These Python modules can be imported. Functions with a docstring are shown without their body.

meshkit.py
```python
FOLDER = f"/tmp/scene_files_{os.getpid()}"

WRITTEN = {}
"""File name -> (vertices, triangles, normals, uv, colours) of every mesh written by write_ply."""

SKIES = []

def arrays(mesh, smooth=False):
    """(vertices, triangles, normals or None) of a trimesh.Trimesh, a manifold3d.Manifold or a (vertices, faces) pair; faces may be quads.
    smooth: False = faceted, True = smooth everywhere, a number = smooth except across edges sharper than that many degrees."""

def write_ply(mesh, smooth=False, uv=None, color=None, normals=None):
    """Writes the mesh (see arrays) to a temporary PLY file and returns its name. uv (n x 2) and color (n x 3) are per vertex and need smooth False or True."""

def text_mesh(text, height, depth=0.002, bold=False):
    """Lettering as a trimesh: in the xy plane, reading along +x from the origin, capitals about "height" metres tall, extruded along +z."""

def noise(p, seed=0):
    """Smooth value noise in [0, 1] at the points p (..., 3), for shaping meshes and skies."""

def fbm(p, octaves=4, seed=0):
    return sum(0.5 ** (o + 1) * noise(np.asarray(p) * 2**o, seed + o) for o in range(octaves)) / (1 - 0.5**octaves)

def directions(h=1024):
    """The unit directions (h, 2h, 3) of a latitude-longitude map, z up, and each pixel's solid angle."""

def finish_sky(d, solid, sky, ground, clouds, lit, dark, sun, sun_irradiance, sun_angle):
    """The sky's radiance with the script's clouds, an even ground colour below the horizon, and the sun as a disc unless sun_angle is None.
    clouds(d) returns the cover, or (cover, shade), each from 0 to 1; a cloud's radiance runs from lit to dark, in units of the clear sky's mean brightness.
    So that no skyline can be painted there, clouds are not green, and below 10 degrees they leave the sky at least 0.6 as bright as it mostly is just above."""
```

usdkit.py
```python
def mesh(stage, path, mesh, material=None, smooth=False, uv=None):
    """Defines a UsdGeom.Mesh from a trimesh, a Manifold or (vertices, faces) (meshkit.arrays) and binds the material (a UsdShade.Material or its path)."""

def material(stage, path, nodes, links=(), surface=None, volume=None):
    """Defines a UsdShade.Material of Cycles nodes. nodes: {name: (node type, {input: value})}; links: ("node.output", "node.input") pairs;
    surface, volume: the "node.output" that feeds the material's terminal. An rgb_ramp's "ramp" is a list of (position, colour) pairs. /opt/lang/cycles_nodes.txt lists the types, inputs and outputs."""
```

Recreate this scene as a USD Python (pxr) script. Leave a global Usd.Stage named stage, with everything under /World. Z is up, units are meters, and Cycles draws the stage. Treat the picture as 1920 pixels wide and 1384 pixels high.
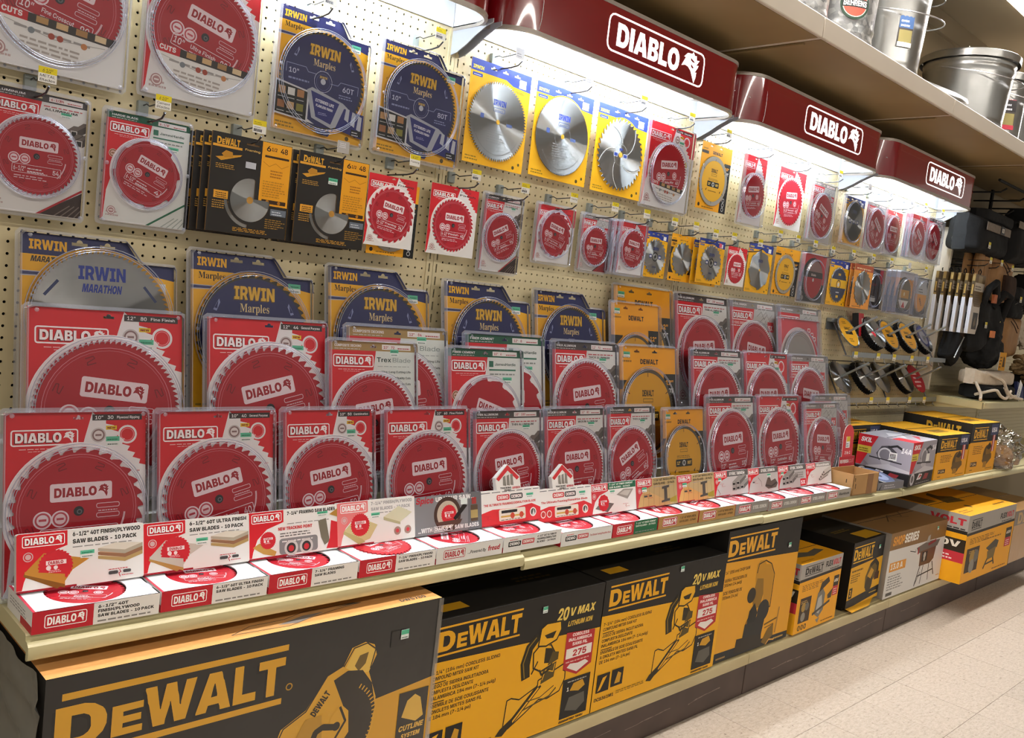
import math, random, glob
import numpy as np
import trimesh, usdkit, meshkit, mapbox_earcut, shapely
from shapely import affinity
from shapely.geometry import Polygon, Point, LineString, box as sbox
from PIL import Image, ImageDraw, ImageFont
from pxr import Usd, UsdGeom, UsdLux, UsdShade, Gf, Sdf, Vt

random.seed(7)
rng = np.random.default_rng(7)
stage = Usd.Stage.CreateInMemory()
UsdGeom.SetStageUpAxis(stage, UsdGeom.Tokens.z)
UsdGeom.SetStageMetersPerUnit(stage, 1.0)
UsdGeom.Xform.Define(stage, '/World')
UsdGeom.Scope.Define(stage, '/World/Looks')

# ------------------------------------------------------------ camera, light, exposure
FPX = 1656.9
cam = UsdGeom.Camera.Define(stage, '/World/camera')
cam.CreateFocalLengthAttr(36.0 * FPX / 1920)
cam.CreateHorizontalApertureAttr(36.0)
cam.CreateVerticalApertureAttr(36.0 * 1384 / 1920)
cam.CreateClippingRangeAttr(Gf.Vec2f(0.05, 100))
cam.CreateExposureAttr(0.42)
CAM = np.array([-1.657, -2.0792, 1.3843])
_yaw, _pit, _rol = map(math.radians, (44.39, -5.138, 6.519))
_fw = np.array([math.sin(_yaw) * math.cos(_pit), math.cos(_yaw) * math.cos(_pit), math.sin(_pit)])
_r = np.array([math.cos(_yaw), -math.sin(_yaw), 0]); _u = np.cross(_r, _fw)
_r2 = math.cos(_rol) * _r + math.sin(_rol) * _u; _u2 = -math.sin(_rol) * _r + math.cos(_rol) * _u
_m = np.eye(4); _m[0, :3] = _r2; _m[1, :3] = _u2; _m[2, :3] = -_fw; _m[3, :3] = CAM
cam.AddTransformOp().Set(Gf.Matrix4d(*_m.ravel().tolist()))

TUBE_POWER = 78.0        # fluorescent tubes in the canopies (emission strength)
CEIL_POWER = 66.0        # ceiling strip above the top shelf
AISLE_POWER = 29.0       # ceiling strips over the aisle
dome = UsdLux.DomeLight.Define(stage, '/World/room_fill')   # what the rest of the lit store sends in
dome.CreateColorAttr(Gf.Vec3f(1.0, 0.93, 0.82)); dome.CreateIntensityAttr(0.10)

# ------------------------------------------------------------ helpers
def lin(h):
    if not isinstance(h, str): return tuple(h)
    h = h.lstrip('#'); h = ''.join(q + q for q in h) if len(h) == 3 else h; c = [int(h[i:i + 2], 16) / 255 for i in (0, 2, 4)]
    return tuple(x / 12.92 if x < 0.04045 else ((x + 0.055) / 1.055) ** 2.4 for x in c)

def mat(name, nodes, links=(), surface='p.BSDF'):
    return usdkit.material(stage, '/World/Looks/' + name, nodes, links, surface=surface)

def simple(name, col, rough=0.5, metal=0.0, **kw):
    return mat(name, {'p': ('principled_bsdf', dict(base_color=lin(col), roughness=rough, metallic=metal, **kw))})

def noisy(name, a, b, scale, rough=0.5, metal=0.0, bump=0.0, detail=3, **kw):
    n = {'tc': ('texture_coordinate', {}), 'n': ('noise_texture', dict(scale=scale, detail=detail)),
         'r': ('rgb_ramp', {'ramp': [(0.3, lin(a)), (0.7, lin(b))]}),
         'p': ('principled_bsdf', dict(roughness=rough, metallic=metal, **kw))}
    l = [('tc.object', 'n.vector'), ('n.fac', 'r.fac'), ('r.color', 'p.base_color')]
    if bump:
        n['b'] = ('bump', dict(strength=bump, distance=0.004)); l += [('n.fac', 'b.height'), ('b.normal', 'p.normal')]
    return mat(name, n, l)

def attr_mat(name, rough, coat=0.0, bump=0.0, spec=0.5):
    n = {'a': ('attribute', {'attribute': 'Cd'}), 'p': ('principled_bsdf', dict(roughness=rough, coat_weight=coat, coat_roughness=0.08, specular_ior_level=spec))}
    l = [('a.color', 'p.base_color')]
    if bump:
        n.update({'tc': ('texture_coordinate', {}), 'n': ('noise_texture', dict(scale=9.0, detail=4)), 'b': ('bump', dict(strength=bump, distance=0.01))})
        l += [('tc.object', 'n.vector'), ('n.fac', 'b.height'), ('b.normal', 'p.normal')]
    return mat(name, n, l)

COUNT = {}
def numbered(name, parent='/World'):
    k = (parent, name); n = COUNT.get(k, 0); COUNT[k] = n + 1
    return f'{parent}/{name}' if n == 0 else f'{parent}/{name}_{n:03d}'

def key(p, **kw):
    for a, b in kw.items():
        if b: p.SetCustomDataByKey(a, b)
    return p

def place(x, loc, rot=(0, 0, 0)):
    x.AddTranslateOp().Set(Gf.Vec3d(*map(float, loc)))
    if any(rot): x.AddRotateXYZOp().Set(Gf.Vec3f(*map(float, rot)))

LABELS = set()
def thing(name, label, cat, loc=(0, 0, 0), rot=(0, 0, 0), group=None):
    if not 4 <= len(label.split()) <= 16: print("LONG", label)
    x = UsdGeom.Xform.Define(stage, numbered(name)); place(x, loc, rot)
    key(x.GetPrim(), label=label, category=cat, group=group)
    if label in LABELS: print("DUP", label)
    LABELS.add(label)
    return str(x.GetPath())

def dup(src, label, loc, rot=(0, 0, 0), group=None):
    if not (4 <= len(label.split()) <= 16 and label not in LABELS): print("LONG/DUP", label)
    LABELS.add(label)
    p = stage.GetPrimAtPath(src); was = p.GetCustomData(); base = src.rsplit('/', 1)[1]
    if base[-3:].isdigit() and base[-4] == '_': base = base[:-4]
    x = UsdGeom.Xform.Define(stage, numbered(base))
    x.GetPrim().GetReferences().AddInternalReference(src)
    x.ClearXformOpOrder(); 
    t = x.GetPrim().GetAttribute('xformOp:translate')
    x.AddTranslateOp().Set(Gf.Vec3d(*map(float, loc)))
    if any(rot): x.AddRotateXYZOp().Set(Gf.Vec3f(*map(float, rot)))
    x.GetPrim().SetInstanceable(True)
    key(x.GetPrim(), label=label, category=was['category'], group=group or was.get('group'))
    return str(x.GetPath())

class G:
    """coloured triangle soup"""
    def __init__(s): s.v, s.f, s.c, s.n = [], [], [], 0
    def add(s, v, f, col='#ffffff'):
        v = np.asarray(v, float).reshape(-1, 3); f = np.asarray(f, int)
        if f.ndim == 2 and f.shape[1] == 4: f = np.vstack([f[:, [0, 1, 2]], f[:, [0, 2, 3]]])
        s.v.append(v); s.f.append(f + s.n); s.n += len(v)
        s.c.append(np.tile(lin(col), (len(v), 1))); return s
    def tm(s, m, col='#ffffff'): return s.add(m.vertices, m.faces, col)
    def box(s, a, b, col='#ffffff', T=None, bev=0.0):
        a, b = np.minimum(a, b), np.maximum(a, b)
        if bev > 0: return s.tm(rbox(a, b, bev), col)
        v = np.array([[x, y, z] for x in (a[0], b[0]) for y in (a[1], b[1]) for z in (a[2], b[2])])
        if T is not None: v = T(v)
        f = [[0, 1, 3, 2], [4, 6, 7, 5], [0, 4, 5, 1], [2, 3, 7, 6], [0, 2, 6, 4], [1, 5, 7, 3]]
        return s.add(v, f, col)
    def tube(s, pts, r, col='#ffffff', n=8, cap=True):
        v, f = tube(pts, r, n, cap); return s.add(v, f, col)
    def art(s, a, O=(0, 0, 0), U=(1, 0, 0), V=(0, 0, 1), eps=2e-5, lift=1e-4):
        O, U, V = (np.asarray(x, float) for x in (O, U, V)); N = np.cross(U, V)
        for k, (g, col) in enumerate(a.items):
            for p in getattr(g, 'geoms', [g]):
                if p.geom_type != 'Polygon' or p.is_empty or p.area < 1e-9: continue
                v, f = tri(p)
                s.add(O + v[:, :1] * U + v[:, 1:] * V + N * (lift + k * eps), f, col)
        return s
    def sheet(s, a, O=(0, 0, 0), U=(1, 0, 0), V=(0, 0, 1), t=0.001, edge='#e8e6e0'):
        """a flat card with the art's outline and real thickness, its front carrying the print"""
        O, U, V = (np.asarray(x, float) for x in (O, U, V)); N = np.cross(U, V)
        for p in getattr(a.out, 'geoms', [a.out]):
            m = trimesh.creation.extrude_polygon(p, t, engine='earcut')
            w = np.asarray(m.vertices)
            s.add(O + w[:, :1] * U + w[:, 1:2] * V + N * (w[:, 2:] - t), m.faces, edge)
        return s.art(a, O, U, V)
    def get(s): return np.vstack(s.v), np.vstack(s.f), np.vstack(s.c)

def tri(p):
    rings = [np.asarray(p.exterior.coords)[:-1, :2]] + [np.asarray(r.coords)[:-1, :2] for r in p.interiors]
    v = np.vstack(rings); ends = np.cumsum([len(r) for r in rings]).astype(np.uint32)
    f = mapbox_earcut.triangulate_float64(v, ends).reshape(-1, 3).astype(int)
    a = v[f[:, 1]] - v[f[:, 0]]; b = v[f[:, 2]] - v[f[:, 0]]
    flip = a[:, 0] * b[:, 1] - a[:, 1] * b[:, 0] < 0
    f[flip] = f[flip][:, ::-1]
    return v, f

def tube(pts, r, n=8, cap=True):
    p = np.asarray(pts, float); rr = np.broadcast_to(r, len(p))
    d = np.gradient(p, axis=0); d /= np.linalg.norm(d, axis=1, keepdims=True) + 1e-12
    ref = np.array([0, 0, 1.0]) if abs(d[0, 2]) < 0.9 else np.array([1.0, 0, 0])
    x = np.cross(d[0], ref); x /= np.linalg.norm(x); V = []
    for i in range(len(p)):
        x = x - d[i] * (x @ d[i]); x /= np.linalg.norm(x) + 1e-12; y = np.cross(d[i], x)
        a = np.linspace(0, 2 * np.pi, n, endpoint=False)
        V.append(p[i] + rr[i] * (np.cos(a)[:, None] * x + np.sin(a)[:, None] * y))
    V = np.vstack(V); F = []
    for i in range(len(p) - 1):
        for j in range(n):
            a, b = i * n + j, i * n + (j + 1) % n; F += [[a, b, b + n], [a, b + n, a + n]]
    if cap:
        for i in range(1, n - 1): F += [[0, i + 1, i], [len(V) - n, len(V) - n + i, len(V) - n + i + 1]]
    return V, np.array(F)

def rbox(a, b, r, seg=2):
    """box with rounded edges: hull of corner spheres"""
    a, b = np.minimum(a, b).astype(float), np.maximum(a, b).astype(float); r = min(r, *((b - a) / 2.01))
    s = trimesh.creation.icosphere(1, r).vertices
    pts = np.vstack([s + [x, y, z] for x in (a[0] + r, b[0] - r) for y in (a[1] + r, b[1] - r) for z in (a[2] + r, b[2] - r)])
    return trimesh.convex.convex_hull(pts)

def lathe(prof, n=32, closed=False):
    prof = np.asarray(prof, float); a = np.linspace(0, 2 * np.pi, n, endpoint=False); m = len(prof)
    v = np.stack([np.outer(np.cos(a), prof[:, 0]), np.outer(np.sin(a), prof[:, 0]), np.tile(prof[:, 1], (n, 1))], -1).reshape(-1, 3)
    f = []
    for i in range(n):
        for j in range(m - 1):
            p, q = i * m + j, ((i + 1) % n) * m + j
            f += [[p, q, q + 1], [p, q + 1, p + 1]]
    return v, np.array(f)

def part(parent, name, g, m, loc=None, rot=(0, 0, 0), smooth=False, label=None, kind=None):
    """one Mesh prim; coloured soups carry their print colours in the primvar Cd"""
    path = numbered(name, parent)
    if isinstance(g, G):
        v, f, c = g.get(); me = usdkit.mesh(stage, path, (v, f), m, smooth=False)
        if smooth:
            v2, f2, n2 = meshkit.arrays((v, f), smooth)
            if len(np.unique(c, axis=0)) == 1:
                me = usdkit.mesh(stage, path, (v, f), m, smooth=smooth); c = np.tile(c[0], (len(v2), 1))
        UsdGeom.PrimvarsAPI(me).CreatePrimvar('Cd', Sdf.ValueTypeNames.Color3fArray, 'vertex').Set(Vt.Vec3fArray.FromNumpy(c.astype(np.float32)))
    else:
        me = usdkit.mesh(stage, path, g, m, smooth=smooth)
    if loc is not None or any(rot): place(me, loc if loc is not None else (0, 0, 0), rot)
    key(me.GetPrim(), label=label, kind=kind)
    return path

def solo(name, label, cat, g, m, loc=(0, 0, 0), rot=(0, 0, 0), group=None, smooth=False, kind=None):
    p = part('/World', name, g, m, loc, rot, smooth)
    key(stage.GetPrimAtPath(p), label=label, category=cat, group=group, kind=kind); return p

def struct(name, g, m, label=None, smooth=False, parent='/World'):
    p = part(parent, name, g, m, smooth=smooth)
    if parent == '/World': key(stage.GetPrimAtPath(p), kind='structure', label=label, category=None)
    return p

# ------------------------------------------------------------ lettering and flat print
FD = glob.glob('/opt/blender-*/*/datafiles/fonts')[0]
_F = {}
def font(k):
    if k not in _F:
        if k == 'serif': _F[k] = ImageFont.truetype(FD + '/NotoSansMath-Regular.woff2', 96)
        else:
            f = ImageFont.truetype(FD + '/Inter.woff2', 96)
            f.set_variation_by_axes([28, dict(black=900, bold=700, reg=450)[k]]); _F[k] = f
    return _F[k]

_R = {}
def raster(s, k):
    if (s, k) in _R: return _R[s, k]
    f = font(k)
    if k == 'serif':
        t = ''.join(chr(0x1d400 + ord(c) - 65) if 'A' <= c <= 'Z' else chr(0x1d41a + ord(c) - 97) if 'a' <= c <= 'z' else c for c in s)
    else: t = s
    x0, y0, x1, y1 = f.getbbox(t, anchor='ls')
    im = Image.new('L', (max(1, x1 - x0) + 8, max(1, y1 - y0) + 8)); ImageDraw.Draw(im).text((4 - x0, 4 - y0), t, 255, font=f, anchor='ls')
    on = np.pad(np.asarray(im) > 127, ((0, 0), (1, 1))).astype(np.int8)
    r, st = np.nonzero(np.diff(on, axis=1) == 1); en = np.nonzero(np.diff(on, axis=1) == -1)[1]
    sh = shapely.union_all(shapely.box(st, -r - 1.0, en, -r + 0.0)).buffer(0.6).buffer(-0.6).simplify(0.9)
    sh = affinity.affine_transform(sh, [1 / 70, 0, 0, 1 / 70, (x0 - 4) / 70, (4 - y0) / 70])
    _R[s, k] = (sh, f.getlength(t) / 70); return _R[s, k]

_T = {}
def text_geom(s, k='black', slant=0.0):
    """cap height 1, baseline 0, starting at x = 0"""
    if (s, k, slant) in _T: return _T[s, k, slant]
    parts, x = [], 0.0
    if k == 'serif' or s.startswith('IRWIN'): parts.append(raster(s, k)[0])
    else:
        seg = ''
        for c in s + '\0':
            if c in 'I\0':
                if seg:
                    g, adv = raster(seg, k); parts.append(affinity.translate(g, x)); x += adv
                seg = ''
                if c == 'I':
                    w = 0.30 if k == 'black' else 0.2
                    parts.append(sbox(x + 0.07, 0, x + 0.07 + w, 1.0)); x += w + 0.14
            else: seg += c
    g = shapely.union_all(parts)
    if slant: g = affinity.affine_transform(g, [1, slant, 0, 1, 0, 0])
    b = g.bounds; g = affinity.translate(g, -b[0])
    _T[s, k, slant] = g; return g

HEAD = Polygon([(.60, 1.0), (.54, .93), (.28, .90), (.10, .74), (.20, .73), (.06, .52), (.0, .42), (.2, .48), (.38, .46), (.55, .36), (.68, .18), (.80, 0), (.88, .2), (.89, .38), (.80, .36), (.95, .56), (.97, .63), (.84, .60), (1.0, .80), (.84, .78), (.80, .92), (.70, .90)])
for _c in ([(.46, .80), (.78, .68), (.60, .66), (.74, .62), (.5, .70)], [(.52, .60), (.72, .50), (.64, .46), (.74, .38), (.55, .50)]):
    HEAD = HEAD.difference(Polygon(_c).buffer(0))

class Art:
    def __init__(s, W, H, bg=None, out=None, r=0.0):
        s.W, s.H = W, H
        s.out = out if out is not None else (sbox(0, 0, W, H) if not r else sbox(r, r, W - r, H - r).buffer(r, quad_segs=3))
        s.items, s.M, s.rot, s.st = [], np.array([[W, 0, 0], [0, H, 0.]]), 0.0, []
        if bg: s.items.append((s.out, bg))
    def push(s, cx, cy, R, rot=0.0):
        """unit frame of radius R metres about (cx, cy) given in the present frame"""
        s.st.append((s.M, s.rot)); c = s.pt(cx, cy); a = math.radians(rot)
        s.M = np.array([[R * math.cos(a), -R * math.sin(a), c[0]], [R * math.sin(a), R * math.cos(a), c[1]]]); s.rot = s.rot + rot if 0 else rot
        return s
    def win(s, x0, y0, x1, y1):
        """sub rectangle as a new 0..1 frame"""
        s.st.append((s.M, s.rot)); A, B = s.M[:, :2], s.M[:, 2]
        s.M = np.column_stack([A[:, 0] * (x1 - x0), A[:, 1] * (y1 - y0), A @ [x0, y0] + B]); return s
    def pop(s): s.M, s.rot = s.st.pop(); return s
    def pt(s, x, y): return s.M[:, :2] @ [x, y] + s.M[:, 2]
    @property
    def sx(s): return np.linalg.norm(s.M[:, 0])
    @property
    def sy(s): return np.linalg.norm(s.M[:, 1])
    def put(s, g, col, clip=True):
        if clip: g = g.intersection(s.out)
        if not g.is_empty: s.items.append((g, col))
        return s
    def poly(s, pts, col):
        p = Polygon([s.pt(*q) for q in pts])
        return s.put(p if p.is_valid else p.buffer(0), col)
    def rect(s, x0, y0, x1, y1, col, r=0.0):
        p = Polygon([s.pt(x0, y0), s.pt(x1, y0), s.pt(x1, y1), s.pt(x0, y1)])
        if r: r *= s.sx; p = p.buffer(-r).buffer(r, quad_segs=3)
        return s.put(p, col)
    def frame(s, x0, y0, x1, y1, t, col, r=0.0, fill=None):
        p = Polygon([s.pt(x0, y0), s.pt(x1, y0), s.pt(x1, y1), s.pt(x0, y1)])
        if r: r *= s.sx; p = p.buffer(-r).buffer(r, quad_segs=3)
        q = p.buffer(-t * s.sx)
        if fill: s.put(q, fill)
        return s.put(p.difference(q), col)
    def disc(s, cx, cy, r, col, rin=0.0, n=10):
        c = Point(*s.pt(cx, cy)); g = c.buffer(r * s.sx, quad_segs=n)
        if rin: g = g.difference(c.buffer(rin * s.sx, quad_segs=n))
        return s.put(g, col)
    def line(s, pts, w, col):
        return s.put(LineString([s.pt(*q) for q in pts]).buffer(w * s.sx / 2, quad_segs=1, cap_style='flat'), col)
    def text(s, t, x, y, h, col, w=None, k='black', rot=0.0, anchor='l', slant=0.0, shadow=None):
        g = text_geom(t, k, slant); b = g.bounds; fy = h * s.sy; fx = (w * s.sx / (b[2] - b[0])) if w else fy
        g = affinity.affine_transform(g, [fx, 0, 0, fy, 0, 0])
        if anchor == 'c': g = affinity.translate(g, -(g.bounds[2] + g.bounds[0]) / 2)
        if anchor == 'r': g = affinity.translate(g, -g.bounds[2])
        a = rot + s.rot
        if a: g = affinity.rotate(g, a, origin=(0, 0))
        p = s.pt(x, y); g = affinity.translate(g, *p)
        if shadow: s.put(affinity.translate(g, -0.07 * fy, -0.07 * fy), shadow)
        return s.put(g, col)
    def bars(s, x0, y0, x1, y1, n, col, fill=0.45, ragged=0.35, seed=0):
        """lines of print too small to read"""
        q = random.Random(seed * 97 + n)
        for i in range(n):
            y = y1 - (i + 1) * (y1 - y0) / n; x, gs = x0, []
            end = x1 - q.random() * ragged * (x1 - x0)
            while x < end:
                w = (0.05 + 0.12 * q.random()) * (x1 - x0); e = min(x + w, end)
                gs.append(Polygon([s.pt(x, y), s.pt(e, y), s.pt(e, y + fill * (y1 - y0) / n), s.pt(x, y + fill * (y1 - y0) / n)])); x = e + 0.03 * (x1 - x0)
            s.put(shapely.union_all(gs), col)
        return s
    def red_logo(s, x0, y0, x1, y1, kind='outline', ink='#ffffff', shadow='#5a0a12'):
        """the boxed word with the horned head, as printed on the red goods"""
        s.win(x0, y0, x1, y1); q = s.sy / s.sx
        if kind == 'outline': s.frame(0, 0, 1, 1, 0.022, ink, r=0.16 * q)
        elif kind == 'label': s.rect(0, 0, 1, 1, ink, r=0.12 * q)
        c = ink if kind != 'label' else '#a01828'
        m = 0.2 if kind == 'outline' else 0.24
        s.text('DIABLO', 0.065, m, 1 - 2 * m, c, w=0.68, k='black', slant=0.0, shadow=shadow if kind == 'outline' and shadow else None)
        g = affinity.affine_transform(HEAD, [0.175, 0, 0, 1 - 1.1 * m, 0.77, 0.55 * m])
        g = affinity.affine_transform(g, [s.M[0, 0], s.M[0, 1], s.M[1, 0], s.M[1, 1], s.M[0, 2], s.M[1, 2]])
        s.put(g, c); return s.pop()
    def yellow_logo(s, x0, y0, x1, y1, col, bars=True, shadow=None):
        s.win(x0, y0, x1, y1)
        lo, hi = (0.16, 0.84) if bars else (0, 1)
        if bars: s.rect(0.0, 0.93, 1, 1.0, col); s.rect(0.0, 0.0, 0.985, 0.07, col)
        h = hi - lo
        s.text('D', 0.0, lo, h, col, w=0.19, shadow=shadow); s.text('E', 0.215, lo, h * 0.74, col, w=0.115, shadow=shadow)
        s.text('WALT', 0.335, lo, h, col, w=0.655, shadow=shadow)
        return s.pop()
    def green_tag(s, x, y, w, h):
        s.rect(x, y, x + w, y + h, '#e9efea'); s.rect(x, y + h * .5, x + w, y + h, '#5fbf9a'); s.bars(x + w * .12, y + h * .12, x + w * .9, y + h * .4, 1, '#60706a'); return s.bars(x + w * .1, y + h * .62, x + w * .9, y + h * .92, 1, '#1f7a58')
    def seal(s, cx, cy, r, a, b, c=None):
        s.disc(cx, cy, r, a); s.disc(cx, cy, r * .82, b); s.disc(cx, cy, r * .62, a if c is None else c)
        s.rect(cx - r * .4, cy - r * .12 * s.sx / s.sy, cx + r * .4, cy + r * .14 * s.sx / s.sy, b); return s

def teeth_poly(R, n, gul=0.06, hook=0.35, hole=None):
    P = []
    d = 2 * math.pi / n
    for i in range(n):
        a = -i * d
        for r, t in ((1.0, 0.0), (1 - gul * .25, -0.0), (1 - gul, -0.06 + 0.02), (1 - gul * 1.05, -0.22), (1 - gul * .75, -hook), (1 - gul * 0.12, -0.78)):
            P.append((R * r * math.cos(a + t * d), R * r * math.sin(a + t * d)))
    p = Polygon(P).buffer(0)
    if hole: p = p.difference(Point(0, 0).buffer(hole, quad_segs=6))
    return p

# ------------------------------------------------------------ materials
M = {}
M['print'] = attr_mat('print_gloss', 0.42, spec=0.35)
M['carton'] = attr_mat('print_carton', 0.5, bump=0.12, spec=0.3)
M['filmed'] = attr_mat('print_under_film', 0.4, coat=0.5, bump=0.25)
M['paint'] = attr_mat('blade_paint', 0.38, spec=0.4)
M['board'] = noisy('pegboard_enamel', '#d3c49d', '#dacba4', 3.0, 0.45)
M['dark'] = simple('dark_void', '#0b0a08', 0.9)
M['steel_lip'] = noisy('shelf_enamel', '#b9b085', '#c6bd92', 4.0, 0.38)
M['deck'] = noisy('deck_enamel', '#b5a67c', '#c2b48a', 5.0, 0.45)
M['kick'] = noisy('brown_kick_plate', '#3a2c28', '#4c3b35', 7.0, 0.5, bump=0.2)
M['scuff'] = noisy('kick_scuff', '#5d4d47', '#8d7f78', 60.0, 0.7)
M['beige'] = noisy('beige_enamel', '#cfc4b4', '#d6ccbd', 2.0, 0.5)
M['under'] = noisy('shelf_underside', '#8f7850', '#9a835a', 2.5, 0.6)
M['wallp'] = noisy('wall_paint', '#8f8168', '#978970', 1.5, 0.8)
M['ceilp'] = noisy('ceiling_paint', '#8d8068', '#948770', 2.0, 0.85)
M['red'] = simple('red_acrylic', '#860c18', 0.18, coat_weight=0.9, coat_roughness=0.04)
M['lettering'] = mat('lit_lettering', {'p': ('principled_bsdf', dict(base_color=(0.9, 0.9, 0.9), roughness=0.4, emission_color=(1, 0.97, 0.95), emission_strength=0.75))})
M['trim'] = simple('grey_trim', '#a39a92', 0.35, 0.2)
M['white'] = simple('white_enamel', '#eef0f4', 0.4)
M['cheek'] = simple('cheek_enamel', '#aeb2bd', 0.45)
M['tube'] = mat('fluorescent_tube', {'e': ('emission', dict(color=(0.82, 0.92, 1.0), strength=TUBE_POWER))}, surface='e.emission')
M['ceil_tube'] = mat('ceiling_strip', {'e': ('emission', dict(color=(1.0, 0.95, 0.92), strength=CEIL_POWER))}, surface='e.emission')
M['aisle_tube'] = mat('aisle_strip', {'e': ('emission', dict(color=(1.0, 0.93, 0.84), strength=AISLE_POWER))}, surface='e.emission')
M['wire'] = simple('dark_wire', '#59595c', 0.35, 0.85)
M['chrome'] = simple('bright_wire', '#c4c6ca', 0.25, 0.9)
M['clip'] = simple('grey_clip', '#8d9490', 0.4)
M['galv'] = mat('galvanized', {'tc': ('texture_coordinate', {}), 'v': ('voronoi_texture', dict(scale=55.0)), 's': ('separate_color', {}), 'r': ('rgb_ramp', {'ramp': [(0, lin('#8b8e90')), (1, lin('#c9cbcb'))]}), 'p': ('principled_bsdf', dict(roughness=0.34, metallic=0.9))},
                [('tc.object', 'v.vector'), ('v.color', 's.color'), ('s.r', 'r.fac'), ('r.color', 'p.base_color')])
M['can'] = noisy('can_steel', '#a9aaa9', '#c2c3c1', 6.0, 0.27, 0.95)
M['cardboard'] = noisy('brown_cardboard', '#a8804f', '#b48b59', 8.0, 0.75, bump=0.1)
M['black_cloth'] = noisy('black_fabric', '#050506', '#0b0b0d', 40.0, 0.9, bump=0.4)
M['grey_cloth'] = noisy('grey_fabric', '#6f655c', '#82776c', 60.0, 0.9)
M['leather'] = noisy('tan_leather', '#8f673c', '#a57a4b', 12.0, 0.6, bump=0.3)
M['suede'] = noisy('dark_suede', '#2d1c12', '#3b2619', 30.0, 0.9)
M['cotton'] = noisy('cream_cotton', '#c9b8a3', '#d6c7b3', 50.0, 0.9, bump=0.3)
M['rope'] = noisy('rope_fibre', '#8d7450', '#b89d74', 70.0, 0.9, bump=0.5)
M['paper'] = attr_mat('paper', 0.7)
M['riser'] = simple('riser_metal', '#c9c7c0', 0.45)
M['galv_bar'] = simple('rack_steel', '#9aa0a4', 0.4, 0.7)

# clear plastic: mostly see-through, mirrors at grazing angles
def clear(name, tint, extra, rough=0.06, haze=None, ior=1.45):
    n = {'t': ('transparent_bsdf', dict(color=tint)), 'g': ('glossy_bsdf', dict(color=(1, 1, 1), roughness=rough)), 'f': ('fresnel', dict(IOR=ior)),
         'a': ('math', dict(math_type='multiply_add', value2=1.0, value3=extra)), 'm': ('mix_closure', {})}
    l = [('f.fac', 'a.value1'), ('a.value', 'm.fac'), ('t.BSDF', 'm.closure1'), ('g.BSDF', 'm.closure2')]
    if not haze: return mat(name, n, l, surface='m.closure')
    n.update({'d': ('principled_bsdf', dict(base_color=lin(haze[0]), roughness=0.3)), 'm2': ('mix_closure', dict(fac=haze[1]))})
    l += [('m.closure', 'm2.closure1'), ('d.BSDF', 'm2.closure2')]
    return mat(name, n, l, surface='m2.closure')
M['clear'] = clear('clear_plastic', (0.97, 0.97, 0.985), 0.0)
M['rim'] = clear('clear_plastic_rim', (0.88, 0.89, 0.94), 0.14, 0.14, ('#d3d7ec', 0.20))
M['film'] = clear('stretch_film', (0.75, 0.75, 0.73), 0.08, 0.25, ('#8a8a84', 0.16))
M['film_side'] = clear('wrinkled_film', (0.75, 0.75, 0.73), 0.15, 0.25, ('#9a9a92', 0.45))
M['bag'] = clear('thin_bag', (0.93, 0.93, 0.92), 0.12, 0.10)

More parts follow.
